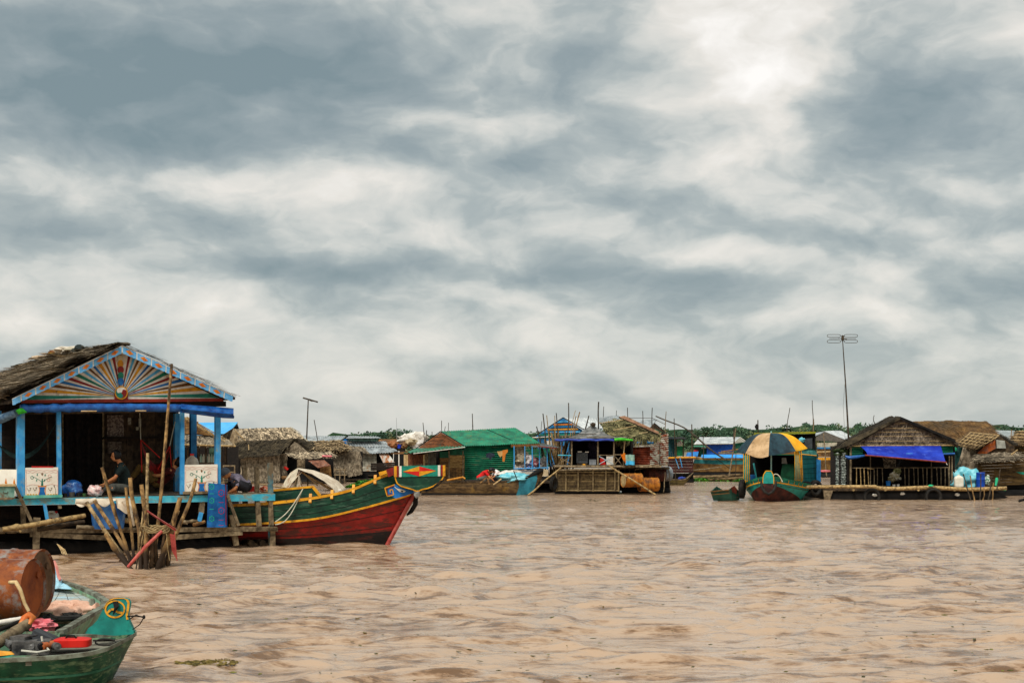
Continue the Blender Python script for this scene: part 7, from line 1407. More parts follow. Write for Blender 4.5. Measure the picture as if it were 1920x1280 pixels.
# ---- umbrella boat ---------------------------------------------------------------
def umbrella_boat():
    d = 57; B = V((P(1441, HZ, d-2.2).x, d-2.2, 0)); T = thing('canopy_boat', 'turquoise boat with yellow trim and a cabin, bow facing the camera, under the big umbrella', 'boat', B)
    Tq = mat('turquoise_hull', '#147a70', '#249a8c', 3.5, r=.5, wear='#3a6a60', wamt=.62); Mr = mat('maroon_bottom', '#341410', '#5c2a1e', 3, r=.7, wear='#241410', wamt=.55)
    def sec(s, side, k):     # s 0 at bow .. 1 aft; k 0 gunwale ..1 keel
        w = 1.33*(1-(1-min(1, s*1.6))**2.2)**.6 if s > 0 else .0; w = max(w, .004)
        z = .44+.50*math.exp(-s*3.0); cx_ = B.x+.82*s+.38*min(1, s*2.2); y = B.y+4.6*s+.5*k*math.exp(-s*4)*1.0
        ww = w*(1-.42*k**1.5); zz = z+(-.15-z)*k
        return V((cx_+side*ww, y, zz))
    for side in (-1, 1):
        kb = lambda u: .26+.60*min(1, u**1.5*2.0)
        b = MB(); b.grid(lambda u, v: sec(u**1.5, side, v*kb(u)), 30, 5, (-side*.03, .02, 0)); part('turquoise_side', b, Tq, T, smooth=50)
        b = MB(); b.grid(lambda u, v: sec(u**1.5, side, kb(u)+v*(1-kb(u))), 30, 6, (-side*.03, .02, 0)); part('maroon_side', b, Mr, T, smooth=50)
        for k, m_, hh in ((0, GRNP, .09), (.16, YELP, .045)):
            b = MB(); pp = [sec((i/30)**1.5, side, k)+V((side*.02, -.03, 0)) for i in range(31)]; b.grid(lambda u, v: pp[int(round(u*30))]+V((0, 0, -hh/2+hh*v)), 30, 1, (side*-.04, .04, 0)); part('strake', b, m_, T)
    b = MB(); b.grid(lambda u, v: sec(.05+.95*u, 1, .25).lerp(sec(.05+.95*u, -1, .25), v), 12, 4, (0, 0, -.03)); part('deck', b, WOODD, T)
    Q = Pl(1441, d-2.35, 0); pf = [(1430, 907), (1430.5, 896), (1432, 889), (1436, 882.5), (1446, 882.5), (1449.5, 889), (1451, 896), (1451, 907)]
    b = MB(); b.pp(Q, pf, 0, .06, 0); b.pp(Q, [(1431, 906), (1450.5, 906), (1449, 916), (1441, 923), (1433, 916)], .0, .06, 1); part('bow_plate', b, [Tq, Mr], T)
    b = MB(); b.pline(Q, pf, 1.4, .02, 0, .02); part('plate_trim', b, YELP, T)
    b = MB(); pts = [P(1428, 902, d-2.3), P(1428, 912, d-2.4), P(1433, 921, d-2.45), P(1441, 926, d-2.5), P(1449, 921, d-2.45), P(1454, 912, d-2.4), P(1454, 902, d-2.3)]; b.tube(pts, .055, 10); part('bow_fender', b, RUBBER, T, smooth=60)
    for i in range(5):
        b = MB(); s_ = (i+.8)/5.2*.30; p = sec(s_, -1, 0); 
        b.bar(sec(s_, -1, 0)+V((0, -.05, .0)), sec(s_, -1, .16)+V((0, -.05, 0)), .015, .02); part('strake_cleat', b, YELP, T)
        b = MB(); b.bar(sec(s_, 1, 0)+V((0, -.05, .0)), sec(s_, 1, .16)+V((0, -.05, 0)), .015, .02); part('strake_cleat', b, YELP, T)
    # cabin
    cd = 57.2
    for x0, x1 in ((1393.5, 1406), (1490, 1503)):
        b = MB(); C = Pl((x0+x1)/2, cd, 0); b.pp(C, [(x0, 845), (x1, 845), (x1, 906), (x0, 906)], 0, .04, 0)
        for x in (x0+.6, x0+4.5, x0+8, x1-.8): b.pline(C, [(x, 845), (x, 906)], 1.5, .012, 1)
        part('cabin_post_panel', b, [Tq, YELP], T)
    C = Pl(1450, cd, 0)
    b = MB(); b.pp(C, [(1393, 842), (1503, 842), (1503, 852), (1393, 852)], .0, .05, 0); b.pline(C, [(1393, 852), (1503, 852)], 1.4, .01, 1); part('cabin_lintel', b, [BROWNP, GRNP], T)
    rod(T, (1393, 900), (1410, 904), cd-.6, 1.6, YELP, 'hand_rail'); rod(T, (1478, 902), (1505, 899), cd-.6, 1.8, YELP, 'hand_rail'); rod(T, (1505, 899), (1500, 908), cd-.6, 1.8, YELP, 'hand_rail')
    for a, c in (((1503, 851), (1505, 900)), ((1499, 851), (1502, 898)), ((1503, 851), (1531, 854))): rod(T, a, c, cd-.05, 1.6, YELP, 'corner_trim')
    wall(T, [(1504, 906), (1536, 903), (1533, 850), (1503, 851)], [cd, cd+3, cd+3, cd], 'boards', mat('teal_cabin_side', '#0c5c5c', '#187878', 3, r=.55, isl=.1), 6, 91, name='cabin_side'); wall(T, [(1531, 903), (1539, 903), (1539, 862), (1531, 860)], [cd+2.2]*4, 'flat', BLUED, name='cabin_end')
    wall(T, [(1500, 852), (1532, 854), (1530, 844), (1497, 843)], [cd-.1, cd+2.6, cd+2.6, cd-.1], 'flat', mat('pale_teal_band', '#3c8a80', '#5aa89c', 4), name='eave_band'); b = MB(); b.prism([P(1393, 843, cd), P(1503, 843, cd), P(1531, 843, cd+3.2), P(1414, 843, cd+3.2)], (0, 0, .05)); part('cabin_roof', b, GRNP, T)
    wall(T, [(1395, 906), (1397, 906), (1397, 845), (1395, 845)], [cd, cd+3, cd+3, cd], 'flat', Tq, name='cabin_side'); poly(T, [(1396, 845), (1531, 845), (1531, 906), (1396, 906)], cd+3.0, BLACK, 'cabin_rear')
    poly(T, [(1467, 870), (1488, 869), (1490, 903), (1462, 903)], cd+.4, mat('deep_green_panel', '#0a3a24', '#145434', 4), 'green_panel'); poly(T, [(1466, 858), (1474, 858), (1476, 869), (1466, 869)], cd+.8, WSACK, 'cabin_notice')
    rod(T, (1413, 868), (1419, 900), cd-.2, 3, mat('aqua_paddle', '#3aa8ac', '#5cc4c4', 4), 'paddle'); b = MB(); b.box(P(1412, 896, cd-.1), .2, .2, .28); part('blue_bin', b, MIDB, T)
    # rear upper canopy
    poly(T, [(1452, 815), (1528, 813), (1530, 846), (1500, 842), (1478, 818)], cd+2.6, BLACK, 'upper_canopy', .06); b = MB(); b.bar(P(1414, 813, cd+2.3), P(1529, 810.5, cd+2.3), .08, .08); part('canopy_edge', b, mat('yellow_green_edge', '#6a7a1c', '#9a8a1c', 6), T)
    b = MB(); b.prism([P(1414, 812, cd+2.3), P(1529, 809.5, cd+2.3), P(1529, 809.5, cd+3.8), P(1414, 812, cd+3.8)], (0, 0, -.05)); part('upper_canopy', b, BLACK, T)
    for x in (1416, 1528): rod(T, (x, 811), (x, 846), cd+2.4, 2, BLACK)
    b = MB(); b.blob(P(1503, 825, cd+2.0), .12, .1, .1, .4, 3, 1, 8); part('cyan_cloth', b, AQUA, T); poly(T, [(1509, 822), (1523, 821), (1523, 842), (1508, 840)], cd+2.2, mat('charcoal_panel', '#2c3032', '#44484a', 4), 'roof_tank')
    # umbrella
    ud = 55.6; U = thing('parasol', 'huge faded umbrella with dark blue, tan and yellow segments over the boat bow', 'umbrella', P(1445, 900, ud))
    ax = P(1446, 811, ud); rb = [(1380, 847, .7), (1398, 849, -.5), (1441, 853, -1.15), (1492, 845, -.9), (1514, 840, .1), (1500, 838, .9), (1450, 838, 1.2), (1405, 840, 1.0)]
    cols = [mat('umbrella_navy', '#12242c', '#23404a', 4, r=.7), mat('umbrella_tan', '#a4845c', '#c8a880', 3, r=.85, wear='#8a7050', wamt=.6), mat('umbrella_navy', ''), mat('umbrella_yellow', '#e8a010', '#f8bc20', 3, r=.7), mat('umbrella_navy', ''), mat('umbrella_tan', ''), mat('umbrella_navy', ''), mat('umbrella_yellow', '')]
    for i in range(8):
        (x0, y0, o0), (x1, y1, o1) = rb[i], rb[(i+1) % 8]; p = P(x0, y0, ud+o0); q_ = P(x1, y1, ud+o1)
        def f(u, v, p=p, q_=q_, i=i):
            e = p.lerp(q_, u); r_ = ax.lerp(e, v); r_.z += (ax.z-e.z)*.62*math.sin(PI*v**1.15)*.62; s_ = math.sin(PI*u)*v; r_.z -= .03*s_; c0 = (ax-r_)*.06*s_; r_ += V((c0.x, c0.y, 0))
            if i == 1 and v > .93: r_.z -= .10*math.sin(PI*u*.9)
            return r_
        b = MB(); b.grid(f, 10, 14, (0, 0, -.012)); part('segment', b, cols[i], U, smooth=60)
    b = MB(); b.tube([P(1446, 808, ud), P(1446, 885, ud), P(1446, 905, ud)], .028, 8); part('pole', b, mat('pale_turquoise_pole', '#7cb8b4', '#b0c8bc', 4), U)
    for i in range(8): b = MB(); x0, y0, o0 = rb[i]; b.tube([P(1446, 832, ud), P(x0, y0, ud+o0).lerp(ax, .25)], .012, 5); part('rib', b, WOODY, U)
    b = MB(); b.tube([P(1448+i*1.9, 889+abs(i-5)**2*.35-(i < 6)*0+(i-5)*1.0, d-2.3) for i in range(11)], .02, 6); solo('white_hose', b, ROPE, 'white rope looped over the bow of the canopy boat', 'rope')
    tyre('dark tyre hanging at the left side of the canopy boat', P(1391.5, 916, 55.9), (1, -.35, 0), .29, .1, group='tyres hung on the canopy boat'); tyre('left one of the two tyres at the right side of the canopy boat', P(1512, 915, 57.0), (.5, -1, 0), .21, .08, group='tyres hung on the canopy boat'); tyre('outer tyre at the right side of the canopy boat', P(1529, 915, 57.2), (.6, -1, 0), .25, .09, group='tyres hung on the canopy boat')
    # small green rowing boat
    B2 = V((P(1352, HZ, 56.0).x, 56.0, 0)); T = thing('rowing_boat', 'small dull green rowing boat floating left of the canopy boat', 'boat', B2); gm = mat('dull_green_boat', '#1c3e34', '#2e5c4c', 3, r=.7, wear='#5a4a2c', wamt=.6)
    top = [(1333, 921), (1345, 910.5), (1361, 921), (1378, 911), (1388, 925)]; 
    def P2(x, y, o=0): return P(x, y, 56+o)
    fr = [P2(1332, 921, -.4), P2(1366, 917.5, -.5), P2(1378, 911, -.3), P2(1389.5, 925, .1)]; bk = [P2(1343, 911, .6), P2(1352, 917, .7), P2(1366, 917, .7), P2(1378, 911, .5)]
    b = MB(); b.prism([P2(1332, 921, -.5), P2(1366, 918, -.5), P2(1372, 938, -.3), P2(1338, 938, -.3)], (0, .03, 0)); b.prism([P2(1366, 918, -.5), P2(1372, 913, -.45), P2(1377.5, 911, -.4), P2(1389.5, 925, .1), P2(1386, 937, .1), P2(1372, 938, -.3)], (0, .03, 0)); b.prism([P2(1332, 921, -.5), P2(1343.5, 911, .4), P2(1350, 936, .5), P2(1338, 938, -.3)], (.03, .03, 0)); b.prism([P2(1343.5, 911, .4), P2(1353, 919, .6), P2(1372, 920, .6), P2(1389.5, 925, .1), P2(1386, 937, .1), P2(1350, 937, .5)], (0, .03, 0)); part('hull', b, gm, T)
    b = MB(); b.prism([P2(1338, 931, -.3), P2(1384, 931, -.1), P2(1380, 928, .4), P2(1348, 928, .4)], (0, 0, -.03)); part('bottom_boards', b, WOODD, T)
    b = MB(); pp = Pl(1350, 55.45, 0); b.pline(pp, [(1332, 921), (1366, 918)], 1.4, 0, 0, .05); b.pline(pp, [(1334, 927), (1368, 924)], 1.2, 0, 0, .03); part('rim', b, BROWNP, T)
    b = MB(); b.prism([P2(1371, 914, -.6), P2(1377, 910, -.6), P2(1382, 917, -.45), P2(1381, 926, -.4), P2(1373, 922, -.5)], (0, .03, 0)); part('rust_patch', b, mat('rust_patch', '#4a1c10', '#6e3020', 5), T)
umbrella_boat()
# ---- right group ---------------------------------------------------------------------
def right_group():
    # pale roofed house behind
    d = 96; T = house('grey gabled house with a white tin roof between the canopy boat and the right house', 1560, d); roofq(T, [(1583, 824), (1604, 823), (1578, 807), (1546, 808)], [d-1, d+2, d+2.5, d-.2], 'corr', TINW, 12, 101); poly(T, [(1530, 820), (1546, 808.5), (1585, 824), (1580, 828), (1530, 826)], d-1, mat('grey_gable', '#4a4640', '#6e685e', 5, (1, 1, 5), r=.9), 'gable'); roofq(T, [(1524, 818), (1540, 812), (1546, 808), (1530, 811)], [d-.5, d-.5, d+.5, d+.5], 'flat', TING)
    wall(T, [(1532, 838), (1568, 838), (1570, 829), (1532, 830)], d-1.2, 'flat', mat('pale_frieze', '#8a8470', '#b8b09a', 7), name='frieze'); wall(T, [(1532, 856), (1568, 856), (1568, 838), (1532, 838)], d-1, 'boards', WOODB, 9, 102, hor=False); poly(T, [(1532, 838), (1568, 838), (1568, 841), (1532, 841)], d-1.3, BLUED, 'blue_strip'); rod(T, (1532, 847), (1568, 846), d-1.5, 2, WOODY, 'rail'); rafts(T, 1532, 1600, d-1); wall(T, [(1568, 870), (1600, 870), (1600, 824), (1568, 826)], d-.8, 'boards', DARKW, 5, 103)
    lv = [[(1520, 858), (1545, 858), (1570, 857), (1600, 855)], [(1520, 862), (1545, 862), (1570, 861), (1600, 859)], [(1520, 880), (1545, 880), (1570, 878), (1596, 872)], [(1520, 884), (1545, 884), (1570, 882), (1592, 880)]]; h = Hull(lv, 88, .7, (0, 1, 0)); T = thing('wooden_boat', 'brown boat with a yellow rail glimpsed behind the right house', 'boat', P(1555, 882, 88)); b = MB(); h.shell(b, 0, 1); part('rail_band', b, YELP, T); b = MB(); h.shell(b, 1, 3, nj=4); part('hull', b, mat('brown_hull', ''), T)
    pole(1544, 812, 1550, 892, 84, 2.2, 'grey pole standing in front of the grey gable', WOODG); pole(1561, 850, 1558, 890, 84, 2.0, 'short grey pole before the brown boat', WOODG)
    weeds((1536, 1572), (880, 904), 62, 700, 'tall green water plants between the canopy boat and the right house', 5, .8, .85)
    b = MB(); b.blob(P(1546, 883, 70), .35, .2, .05, .2, 3, 1, 8); solo('red_cover', b, mat('pink_lid', ''), 'flat pinkish red cover among the green plants', 'cover', smooth=60)
    # house F
    d = 58.3; T = house('woven gabled house with a royal blue awning and railing, on the right', 1680, d)
    Gw = poly(T, [(1590, 836), (1790, 834), (1795, 832), (1686, 783)], d, mat('woven_gable', '#4c4236', '#8a7a66', 7, (1, 1, 1), r=.95, bump=.5), 'gable')
    rng = random.Random(31); b = MB(); G = Pl(1686, d-.04, 0)
    for i in range(1500):
        x = rng.uniform(1592, 1792); hgt = 783+abs(x-1686)*(.46 if x > 1686 else .54)+4
        if hgt > 832: continue
        y = rng.uniform(hgt, 833); a = rng.gauss(0, .35)+(x-1686)*-.004; L = rng.uniform(3, 9); y2 = min(y+L*math.cos(a), 836); b.pline(G, [(x, y), (x+L*math.sin(a), y2)], rng.uniform(.5, 1.1), rng.uniform(0, .03), 0, .01)
    part('gable_reeds', b, mat('gable_reeds', '#4a3e32', '#a4947e', 5, r=.95, isl=.5), Gw)
    for y in (793, 802, 809, 817, 826): 
        xl = 1686-(y-783)/.54; xr = 1686+(y-783)/.46; rod(Gw, (xl+4, y+1), (xr-4, y), d-.12, 1.1, BAMB, 'gable_lath')
    rod(T, (1588, 836), (1800, 834), d-.15, 2.4, BAMB, 'eave_pole')
    roofq(T, [(1562, 838), (1588, 840), (1690, 782), (1668, 779.5)], [d+2.5, d-.2, d-.2, d+3], 'thatch', THATD, 16, 104, wd=.05); roofq(T, [(1796, 836), (1800, 834), (1678, 780), (1688, 782)], [d-.2, d+3, d+3, d-.2], 'thatch', THATD, 14, 105, wd=.05)
    b = MB(); b.prism([P(1566, 842, d-.1), P(1584, 828, d-.1), P(1688, 780.5, d-.25), P(1689, 785, d-.25), P(1590, 836, d-.2)], (0, .12, 0)); part('rake_board', b, THATD, T); b = MB(); b.prism([P(1688, 780.5, d-.25), P(1790, 823, d-.2), P(1793, 830, d-.2), P(1687, 785, d-.25)], (0, .12, 0)); part('rake_board', b, BLACK, T)
    for x0, x1, y0, y1 in ((1592, 1618, 836, 854), (1762, 1787, 835, 849)): wall(T, [(x0, y1), (x1, y1), (x1, y0), (x0, y0)], d-.02, 'corr', mat('green_siding', ''), 5, 106+x0, vert=False, amp=.02)
    b = MB(); b.tube([P(1585, 855, d-.25), P(1592, 858, d-.3), P(1608, 856, d-.3), P(1628, 853, d-.3)], [.05, .075, .07, .03], 8); part('rolled_awning', b, TARPB, T, smooth=60); b = MB(); b.tube([P(1765, 851, d-.2), P(1790, 850, d-.2)], .04, 8); part('rolled_awning', b, TARPB, T)
    # awning
    A_ = P(1625, 853.5, d-1.3); B_ = P(1773, 866, d-1.3); C_ = P(1764, 835.5, d-.2); D_ = P(1613, 836, d-.2)
    b = MB(); b.grid(lambda u, v: bil(A_, B_, C_, D_, u, v)+V((.0+.12*(1-u)*math.sin(PI*v), 0, .07*math.sin(u*7)*math.sin(PI*v)-.05*math.sin(PI*v)-.06*math.sin(PI*u)*(1-v)*0)), 30, 10, (0, .012, -.004)); aw = part('blue_awning', b, mat('awning_royal_blue', '#122690', '#2240b4', 2.2, r=.5, bump=.4, wear='#3a54b8', wamt=.60, wsc=3), T, smooth=60)
    b = MB(); b.tube([P(1622, 853, d-1.35), P(1775, 866.4, d-1.35)], .03, 8); part('awning_bar', b, mat('brown_red_bar', '#5a241a', '#8a3c2c', 6), T); rod(T, (1773, 866), (1776, 871), d-1.35, 1.4, WHITEP, 'bar_tie')
    b = MB(); AW = Pl(1705, d-.95, 0)
    for i in range(7): x = 1699.5+i*1.7; b.pline(AW, [(x, 849.2), (x+.9, 849.2+.5*(i % 2))], .9, .04, 0, .004); b.pline(AW, [(x+.3, 850.3), (x+1.1, 850.4)], .7, .04, 0, .004)
    part('awning_print', b, LBLUE, T)
    for x, w in ((1595, 4), (1632, 2.2), (1780, 2.4), (1785, 2.6), (1746, 1.6)): rod(T, (x, 838 if x < 1600 else 855), (x, 914), d-.05, w, WOODG)
    backside(T, 1590, 1790, 836, 914, d, 3.2); poly(T, [(1655, 858), (1680, 858), (1680, 876), (1658, 876)], d+1.2, mat('inner_stuff', '#4a3e30', '#a09078', 12, r=.9, lo=.46, hi=.54), 'inner_shelf'); rod(T, (1668, 902), (1692, 858), d+.6, 5, BLACK, 'inner_prop')
    rod(T, (1598, 877), (1780, 876), d-.15, 1.6, WOODG, 'top_rail'); rng = random.Random(14)
    for i, x in enumerate([1606, 1613, 1620, 1627, 1639, 1645, 1654, 1696, 1704, 1713, 1721, 1730, 1738, 1747, 1756, 1764, 1772, 1778]): rod(T, (x, 877), (x+rng.uniform(-.6, 2.2), 913), d-.16, 1.8, BAMB if x < 1630 else WOODG, 'baluster')
    rod(T, (1626, 878), (1638, 879), d-.2, 2, BAMB, 'short_rail')
    for i, (x, y, rr, c, lab) in enumerate(((1678, 893, .22, '#c8b890', 'cream heap of goods inside the railing'), (1682, 884, .15, '#7c7a4c', 'olive bundle on top of the cream heap'), (1672, 899, .14, '#a89468', 'tan sack at the left of the cream heap'))):
        b = MB(); b.blob(P(x, y, d+.5), rr, rr*.7, rr*.8, .5, 3, i, 9); solo('goods_bundle', b, mat('goods_%d' % i, c, '#e0d8c0' if i == 0 else None, 9, r=.85, lo=.48, hi=.54), lab, 'bundle', 'goods inside the railing of the right house', smooth=60)
    for i, (x, y, w_, h_, m_, lab) in enumerate(((1665.5, 908, .20, .19, MIDB, 'blue basin standing inside the railing'), (1676, 909, .14, .07, WHITEP, 'white dish left at the foot of the cream heap'), (1684, 909, .12, .08, WHITEP, 'white dish right at the foot of the cream heap'))):
        b = MB(); b.lathe(P(x, y+2, d-.3), (0, 0, 1), [(0, .001), (0, w_*.42), (h_, w_*.5), (h_, w_*.44), (.02, .001)], 14); solo('basin', b, m_, lab, 'basin', 'basins inside the railing of the right house', smooth=40)
    # sack columns
    for k, (x, w_) in enumerate(((1570, 5.5), (1581.5, 9))):
        b = MB(); rng = random.Random(40+k)
        for i in range(20): y = 850+i*3.2; b.blob(P(x+rng.uniform(-.5, .5), y, d+.1), w_*d/F*.55, .14, .045, .3, 3, i+k*30, 6)
        solo('flattened_can_stack', b, mat('silver_stack', '#4a524c', '#b8beb4', 14, r=.5, lo=.44, hi=.56), ['narrow left stack of silvery patterned packs at the house corner', 'wider right stack of silvery patterned packs at the house corner'][k], 'stack', 'silvery stacks at the corner of the right house', smooth=60)
    b = MB(); b.blob(P(1576, 847, d+.2), .3, .25, .16, .5, 3, 3, 9); solo('leafy_bundle', b, mat('leafy_dark', '#1c2c14', '#3e4a24', 8, r=.9), 'dark leafy bundle on top of the silvery stacks', 'bundle')
    # deck and raft
    T2 = thing('bamboo_raft', 'dark raft with a bamboo edge carrying the right house', 'raft', P(1700, 936, 57.2)); 
    rfloor(T2, 1545, 1888, 915.5, 57.0, 5.2, WOODD, 'raft_deck', .1, 44)
    b = MB(); b.tube([P(1637+i*25, 913.8+1.5*math.sin(i*1.1)+i*.25, 56.75) for i in range(11)], .075, 10); part('edge_bamboo', b, BAMB, T2, smooth=60); b = MB(); b.tube([P(1463+i*20, 912.5-.1*i, 56.4) for i in range(10)], .065, 10); part('long_bamboo', b, BAMB, T2, smooth=60)
    b = MB(); b.prism([P(1543, 921, 57.1), P(1870, 921, 57.1), P(1890, 932, 57.1), P(1884, 934, 57.1), P(1552, 938, 57.1)], (0, 4.5, 0)); part('raft_hull', b, BLACK, T2); b = MB(); b.prism([P(1544, 919, 57.), P(1562, 919, 57.), P(1556, 938, 57.), P(1546, 938, 57.)], (0, .1, 0)); part('raft_prow_board', b, WOODG, T2)
    for x in (1600, 1660, 1722, 1790, 1840): b = MB(); b.tube([P(x, 918, 56.7), P(x, 918, 58)], .05, 8); part('cross_bamboo', b, BAMB, T2)
    g = 'tyres hung along the bamboo raft'; tyre('left half sunk tyre on the bamboo raft edge', P(1634.5, 932, 56.6), (.1, -1, 0), .29, .07, group=g, squash=1.05); tyre('right half sunk tyre with green cord on the bamboo raft edge', P(1750, 931.5, 56.6), (.1, -1, 0), .29, .07, group=g, squash=1.05)
    b = MB(); b.blob(P(1745, 910, 56.6), .1, .08, .04, .3, 3, 1, 7); solo('knotted_cloth', b, mat('mint_cord', '#1c9c6a', '#3cc08c', 5), 'mint green cloth knotted above the right tyre', 'cloth')
    for i, (x, y) in enumerate(((1692, 925), (1795, 927), (1640, 928))): b = MB(); b.blob(P(x, y, 56.9), .1, .04, .05, .6, 4, i, 6); solo('plastic_scrap', b, WHITEP, ['white plastic scrap hanging under the middle of the raft', 'white plastic scrap hanging under the jerrycan', 'white scrap seen inside the left half sunk tyre'][i], 'scrap', 'plastic scraps at the raft')
    c0 = P(1797.5, 912.5, 57.2); t = thing('jerrycan', 'big cream jerrycan standing on the raft beside the right house', 'jerrycan', c0); b = MB(); jerry(b, c0, .36, .26, .45, 0); part('can_body', b, WPLAS, t, smooth=50); b = MB(); b.lathe(c0+V((0, 0, .44)), (0, 0, 1), [(0, .05), (.05, .05), (.05, .001)], 12); part('neck', b, WPLAS, t)
    c0 = P(1838.5, 912.5, 57.6); b = MB(); b.lathe(c0, (0, 0, 1), [(0, .001), (0, .17), (.02, .175), (.28, .175), (.30, .185), (.33, .175), (.55, .172), (.56, .18), (.58, .17), (.57, .001)], 20); solo('plastic_drum', b, mat('blue_drum_plastic', '#0c3c9c', '#1c54bc', 3, r=.45), 'royal blue plastic drum standing right of the aqua tarpaulin', 'drum', smooth=40)
    b = MB(); b.blob(P(1812, 900, 58.4), .62, .5, .44, .3, 2.4, 33, 18, flat=-.6); solo('tarp_heap', b, AQUA, 'heap covered with an aqua tarpaulin beside the right house', 'heap', smooth=60)
    b = MB(); b.blob(P(1850, 901, 58.), .14, .12, .17, .5, 3, 5, 9); solo('bundle', b, mat('green_white_bundle', '#1c6a44', '#c8d0c0', 12, r=.7, lo=.47, hi=.53), 'green and white bundle right of the blue plastic drum', 'bundle', smooth=60)
    b = MB(); b.tube([P(1867, 910, 57), P(1869, 898, 57), P(1869, 895, 57)], [.04, .06, .04], 8); b.tube([P(1874, 915, 57), P(1886, 917, 57)], .06, 8); solo('green_net', b, mat('mint_cord', ''), 'mint green net rolled on the right end of the raft', 'net')
    L = [(1806, 888, 1821, 939, 2.6, 'leaning stake, first from the left before the tarpaulin heap'), (1819, 891, 1828, 939, 2.6, 'second leaning stake before the tarpaulin heap'), (1839, 888, 1838, 941, 2.8, 'upright stake before the blue plastic drum'), (1846, 912, 1843, 938, 2.2, 'short stake just right of the upright one'), (1859, 895, 1852, 940, 3.0, 'thick stake leaning left at the raft end'), (1863, 905, 1860, 938, 2.6, 'stubby stake beside the mint green net'), (1876, 879, 1869, 915, 2.4, 'tall dark stake at the right end of the raft')]
    for i, (x, yt, xb, yb, w, lab) in enumerate(L): pole(x, yt, xb, yb+3, 56.2, w, lab, STK if i % 2 else POLE, 'stakes at the right end of the raft', seed=i+700)
    # aerial mast
    t = thing('aerial_mast', 'tall mast with a looped television aerial beside the right house', 'aerial', P(1592, 914, 58.8)); b = MB(); b.tube([P(1592, 914, 58.8), P(1591, 820, 58.8), P(1585.5, 720, 58.8), P(1580, 640, 58.8), P(1579.5, 628, 58.8)], [.045, .04, .028, .018, .015], 8); part('mast', b, POLE, t, smooth=60)
    for k, y in enumerate((629.5, 640)):
        b = MB(); x0, x1 = (1551, 1578) ; 
        for (xa, xb) in ((1551, 1576), (1583, 1608)):
            pts = []
            for i in range(21):
                a = 2*PI*i/20; ex = 1.0 if math.cos(a) > 0 else -1.0
                pts.append(P((xa+xb)/2+(xb-xa)/2*math.copysign(abs(math.cos(a))**.35, math.cos(a)), y+2.6*math.copysign(abs(math.sin(a))**.6, math.sin(a)), 58.8))
            b.tube(pts, .011, 5)
        part('aerial_loop', b, POLE, t)
    b = MB(); b.tube([P(1555, 634.5, 58.8), P(1605, 634.5, 58.8)], .012, 5); b.tube([P(1572, 634, 58.5), P(1588, 636, 59.2)], .014, 5); b.box(P(1580, 634, 58.8), .1, .06, .22); part('aerial_boom', b, POLE, t)
    b = MB(); b.tube([P(1584, 720, 58.75), P(1581, 760, 58.6), P(1584, 815, 58.6), P(1586, 836, 58.6)], .006, 4); part('aerial_cable', b, POLE, t)
    pole(1639, 778, 1641, 800, 64, 1.4, 'short stick standing behind the left slope of the right house', POLE)
    # F2 big brown thatch behind
    d = 66; T = house('long house with a reddish brown thatched roof behind the right house', 1800, d)
    roofq(T, [(1790, 836), (1872, 822), (1848, 788.5), (1706, 789.5)], [d-2, d-2, d, d], 'thatch', THATR, 44, 110, wd=.05, lift=.05); roofq(T, [(1725, 836), (1800, 836), (1760, 790), (1704, 790)], [d-2.2, d-2.2, d, d], 'thatch', THATR, 20, 111, wd=.05, lift=.05)
    wall(T, [(1788, 880), (1808, 880), (1808, 836), (1788, 836)], d-2.4, 'cloth', mat('green_net_cloth', '#1c4a4a', '#3c6e68', 12, r=.9), 1, 3, name='net_wall'); b = MB(); b.blob(P(1789, 842, d-2.5), .12, .1, .12, .3, 3, 1, 7); part('green_rag', b, mat('mint_cord', ''), T); wall(T, [(1806, 905), (1840, 905), (1840, 836), (1806, 838)], d-1.5, 'mat', THATD, 10, 112); rafts(T, 1788, 1850, d-2)
    # F3 lattice roof
    d = 63; T = house('hut with a pale lath lattice over its thatch and mud brown walls', 1860, d)
    Rl = roofq(T, [(1794, 833), (1832, 841), (1874, 816), (1820, 810)], [d-.2, d-1.6, d-1.2, d+1], 'thatch', mat('lattice_thatch', '#4c3a24', '#947a54', 5, r=.95, isl=.4), 14, 113)
    for k in range(6): f = k/5; rod(Rl, (1794+26*f, 833-23*f), (1832+42*f, 841-25*f), d-.3, 1.3, WOODY, 'lath', d2=d-1.7)
    for k in range(7): f = k/6; rod(Rl, (1794+38*f, 833+8*f), (1820+54*f, 810+6*f), d-.3-1.3*f, 1.1, WOODY, 'lath')
    roofq(T, [(1900, 834), (1905, 832), (1876, 814), (1872, 815)], [d-1.2, d+1, d+1, d-1.2], 'thatch', THATD, 4, 114)
    poly(T, [(1830, 852), (1832, 842), (1873, 817), (1902, 836), (1902, 850)], d-1.3, WOODD, 'gable'); poly(T, [(1832, 850), (1846, 836), (1866, 824), (1867, 840), (1850, 850)], d-1.4, RUST, 'rust_sheet'); poly(T, [(1868, 824), (1884, 826), (1886, 840), (1869, 840)], d-1.42, mat('pale_grey_sheet', '#8a8a80', '#a8a89c', 4), 'pale_sheet')
    roofq(T, [(1826, 866), (1912, 862), (1906, 848), (1834, 851)], [d-2.2, d-2.2, d-1.3, d-1.3], 'thatch', THATL, 12, 115, ang=.5, ln=.6, name='porch_thatch'); wall(T, [(1808, 878), (1832, 878), (1830, 842), (1806, 838)], d-1.0, 'mat', THATL, 8, 116, ln=.7, ang=.35)
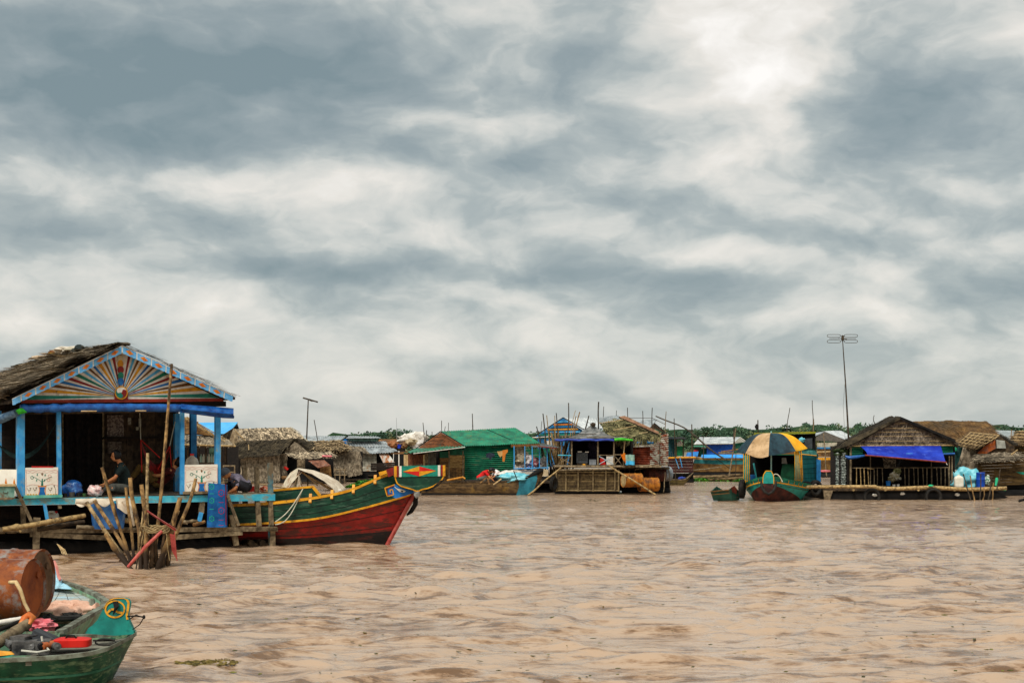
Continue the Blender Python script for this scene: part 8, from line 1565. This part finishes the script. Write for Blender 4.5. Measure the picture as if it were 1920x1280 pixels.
    wall(T, [(1838, 910), (1930, 908), (1930, 858), (1832, 862)], d-1.5, 'boards', mat('mud_brown_wall', '#3a2c18', '#6c5632', 3, (1, 1, 3), r=.9, isl=.2), 9, 117); rod(T, (1896, 852), (1908, 843), d-2.3, 3, BAMB, 'loose_bamboo'); rod(T, (1828, 858), (1920, 857), d-2.3, 1.4, BLACK, 'porch_beam'); rafts(T, 1836, 1940, d-1.6, r=.2); poly(T, [(1905, 884), (1925, 885), (1925, 890), (1912, 888)], d-1.7, TEALP, 'teal_board')
    # grey roof and F4
    d = 92; T = house('grey roofed house far behind the lattice hut', 1885, d); roofq(T, [(1862, 826), (1898, 828), (1903, 807), (1860, 806)], [d-1, d-1, d, d], 'flat', mat('plain_grey_roof', '#7c8484', '#98a0a0', 3)); wall(T, [(1864, 860), (1900, 860), (1900, 826), (1864, 826)], d-.8, 'boards', DARKW, 5, 118); rafts(T, 1864, 1900, d)
    pole(1897, 805, 1893, 860, 70, 1.8, 'brown pole standing before the far grey roof', WOODB)
    d = 66; T = house('thatched hut cut by the right edge of the picture', 1925, d); roofq(T, [(1888, 832), (1950, 836), (1950, 807), (1908, 808)], [d-1, d-1, d+.5, d+.5], 'thatch', mat('lattice_thatch', ''), 14, 119, ang=.5, lift=.1); 
    for k in range(5): f = k/4; rod(T, (1890+20*f, 830-22*f), (1950, 834-26*f), d-.9, 1.2, WOODY, 'lath')
    wall(T, [(1898, 900), (1950, 900), (1950, 832), (1898, 832)], d+.2, 'boards', mat('mud_brown_wall', ''), 9, 120); rafts(T, 1898, 1950, d)
    pole(1910, 939, 1960, 925, 54, 6, 'black pole end entering the picture at the right edge', BLACK, wob=.0)
    # aerial on the left
    t = thing('aerial_mast', 'thin mast with a flat crossbar aerial rising behind the long thatched house', 'aerial', P(575, 900, 92)); b = MB(); b.tube([P(575, 900, 92), P(575, 822, 92), P(578, 750, 92)], [.05, .045, .035], 8); part('mast', b, POLE, t); b = MB(); b.tube([P(568, 745.5, 92), P(596, 753.5, 92)], .05, 6); b.bar(P(580, 749, 91.9), P(586, 751.5, 91.9), .05, .12); part('aerial_bar', b, POLE, t)
    pole(589, 787, 600, 860, 94, 1.8, 'slim pole leaning left beside the crossbar aerial', POLE); pole(743, 783, 745, 830, 120, .9, 'faint thin mast behind the pile of white sacks', mat('grey_mast', '#8a9090', '#a0a6a6', 3))
right_group()
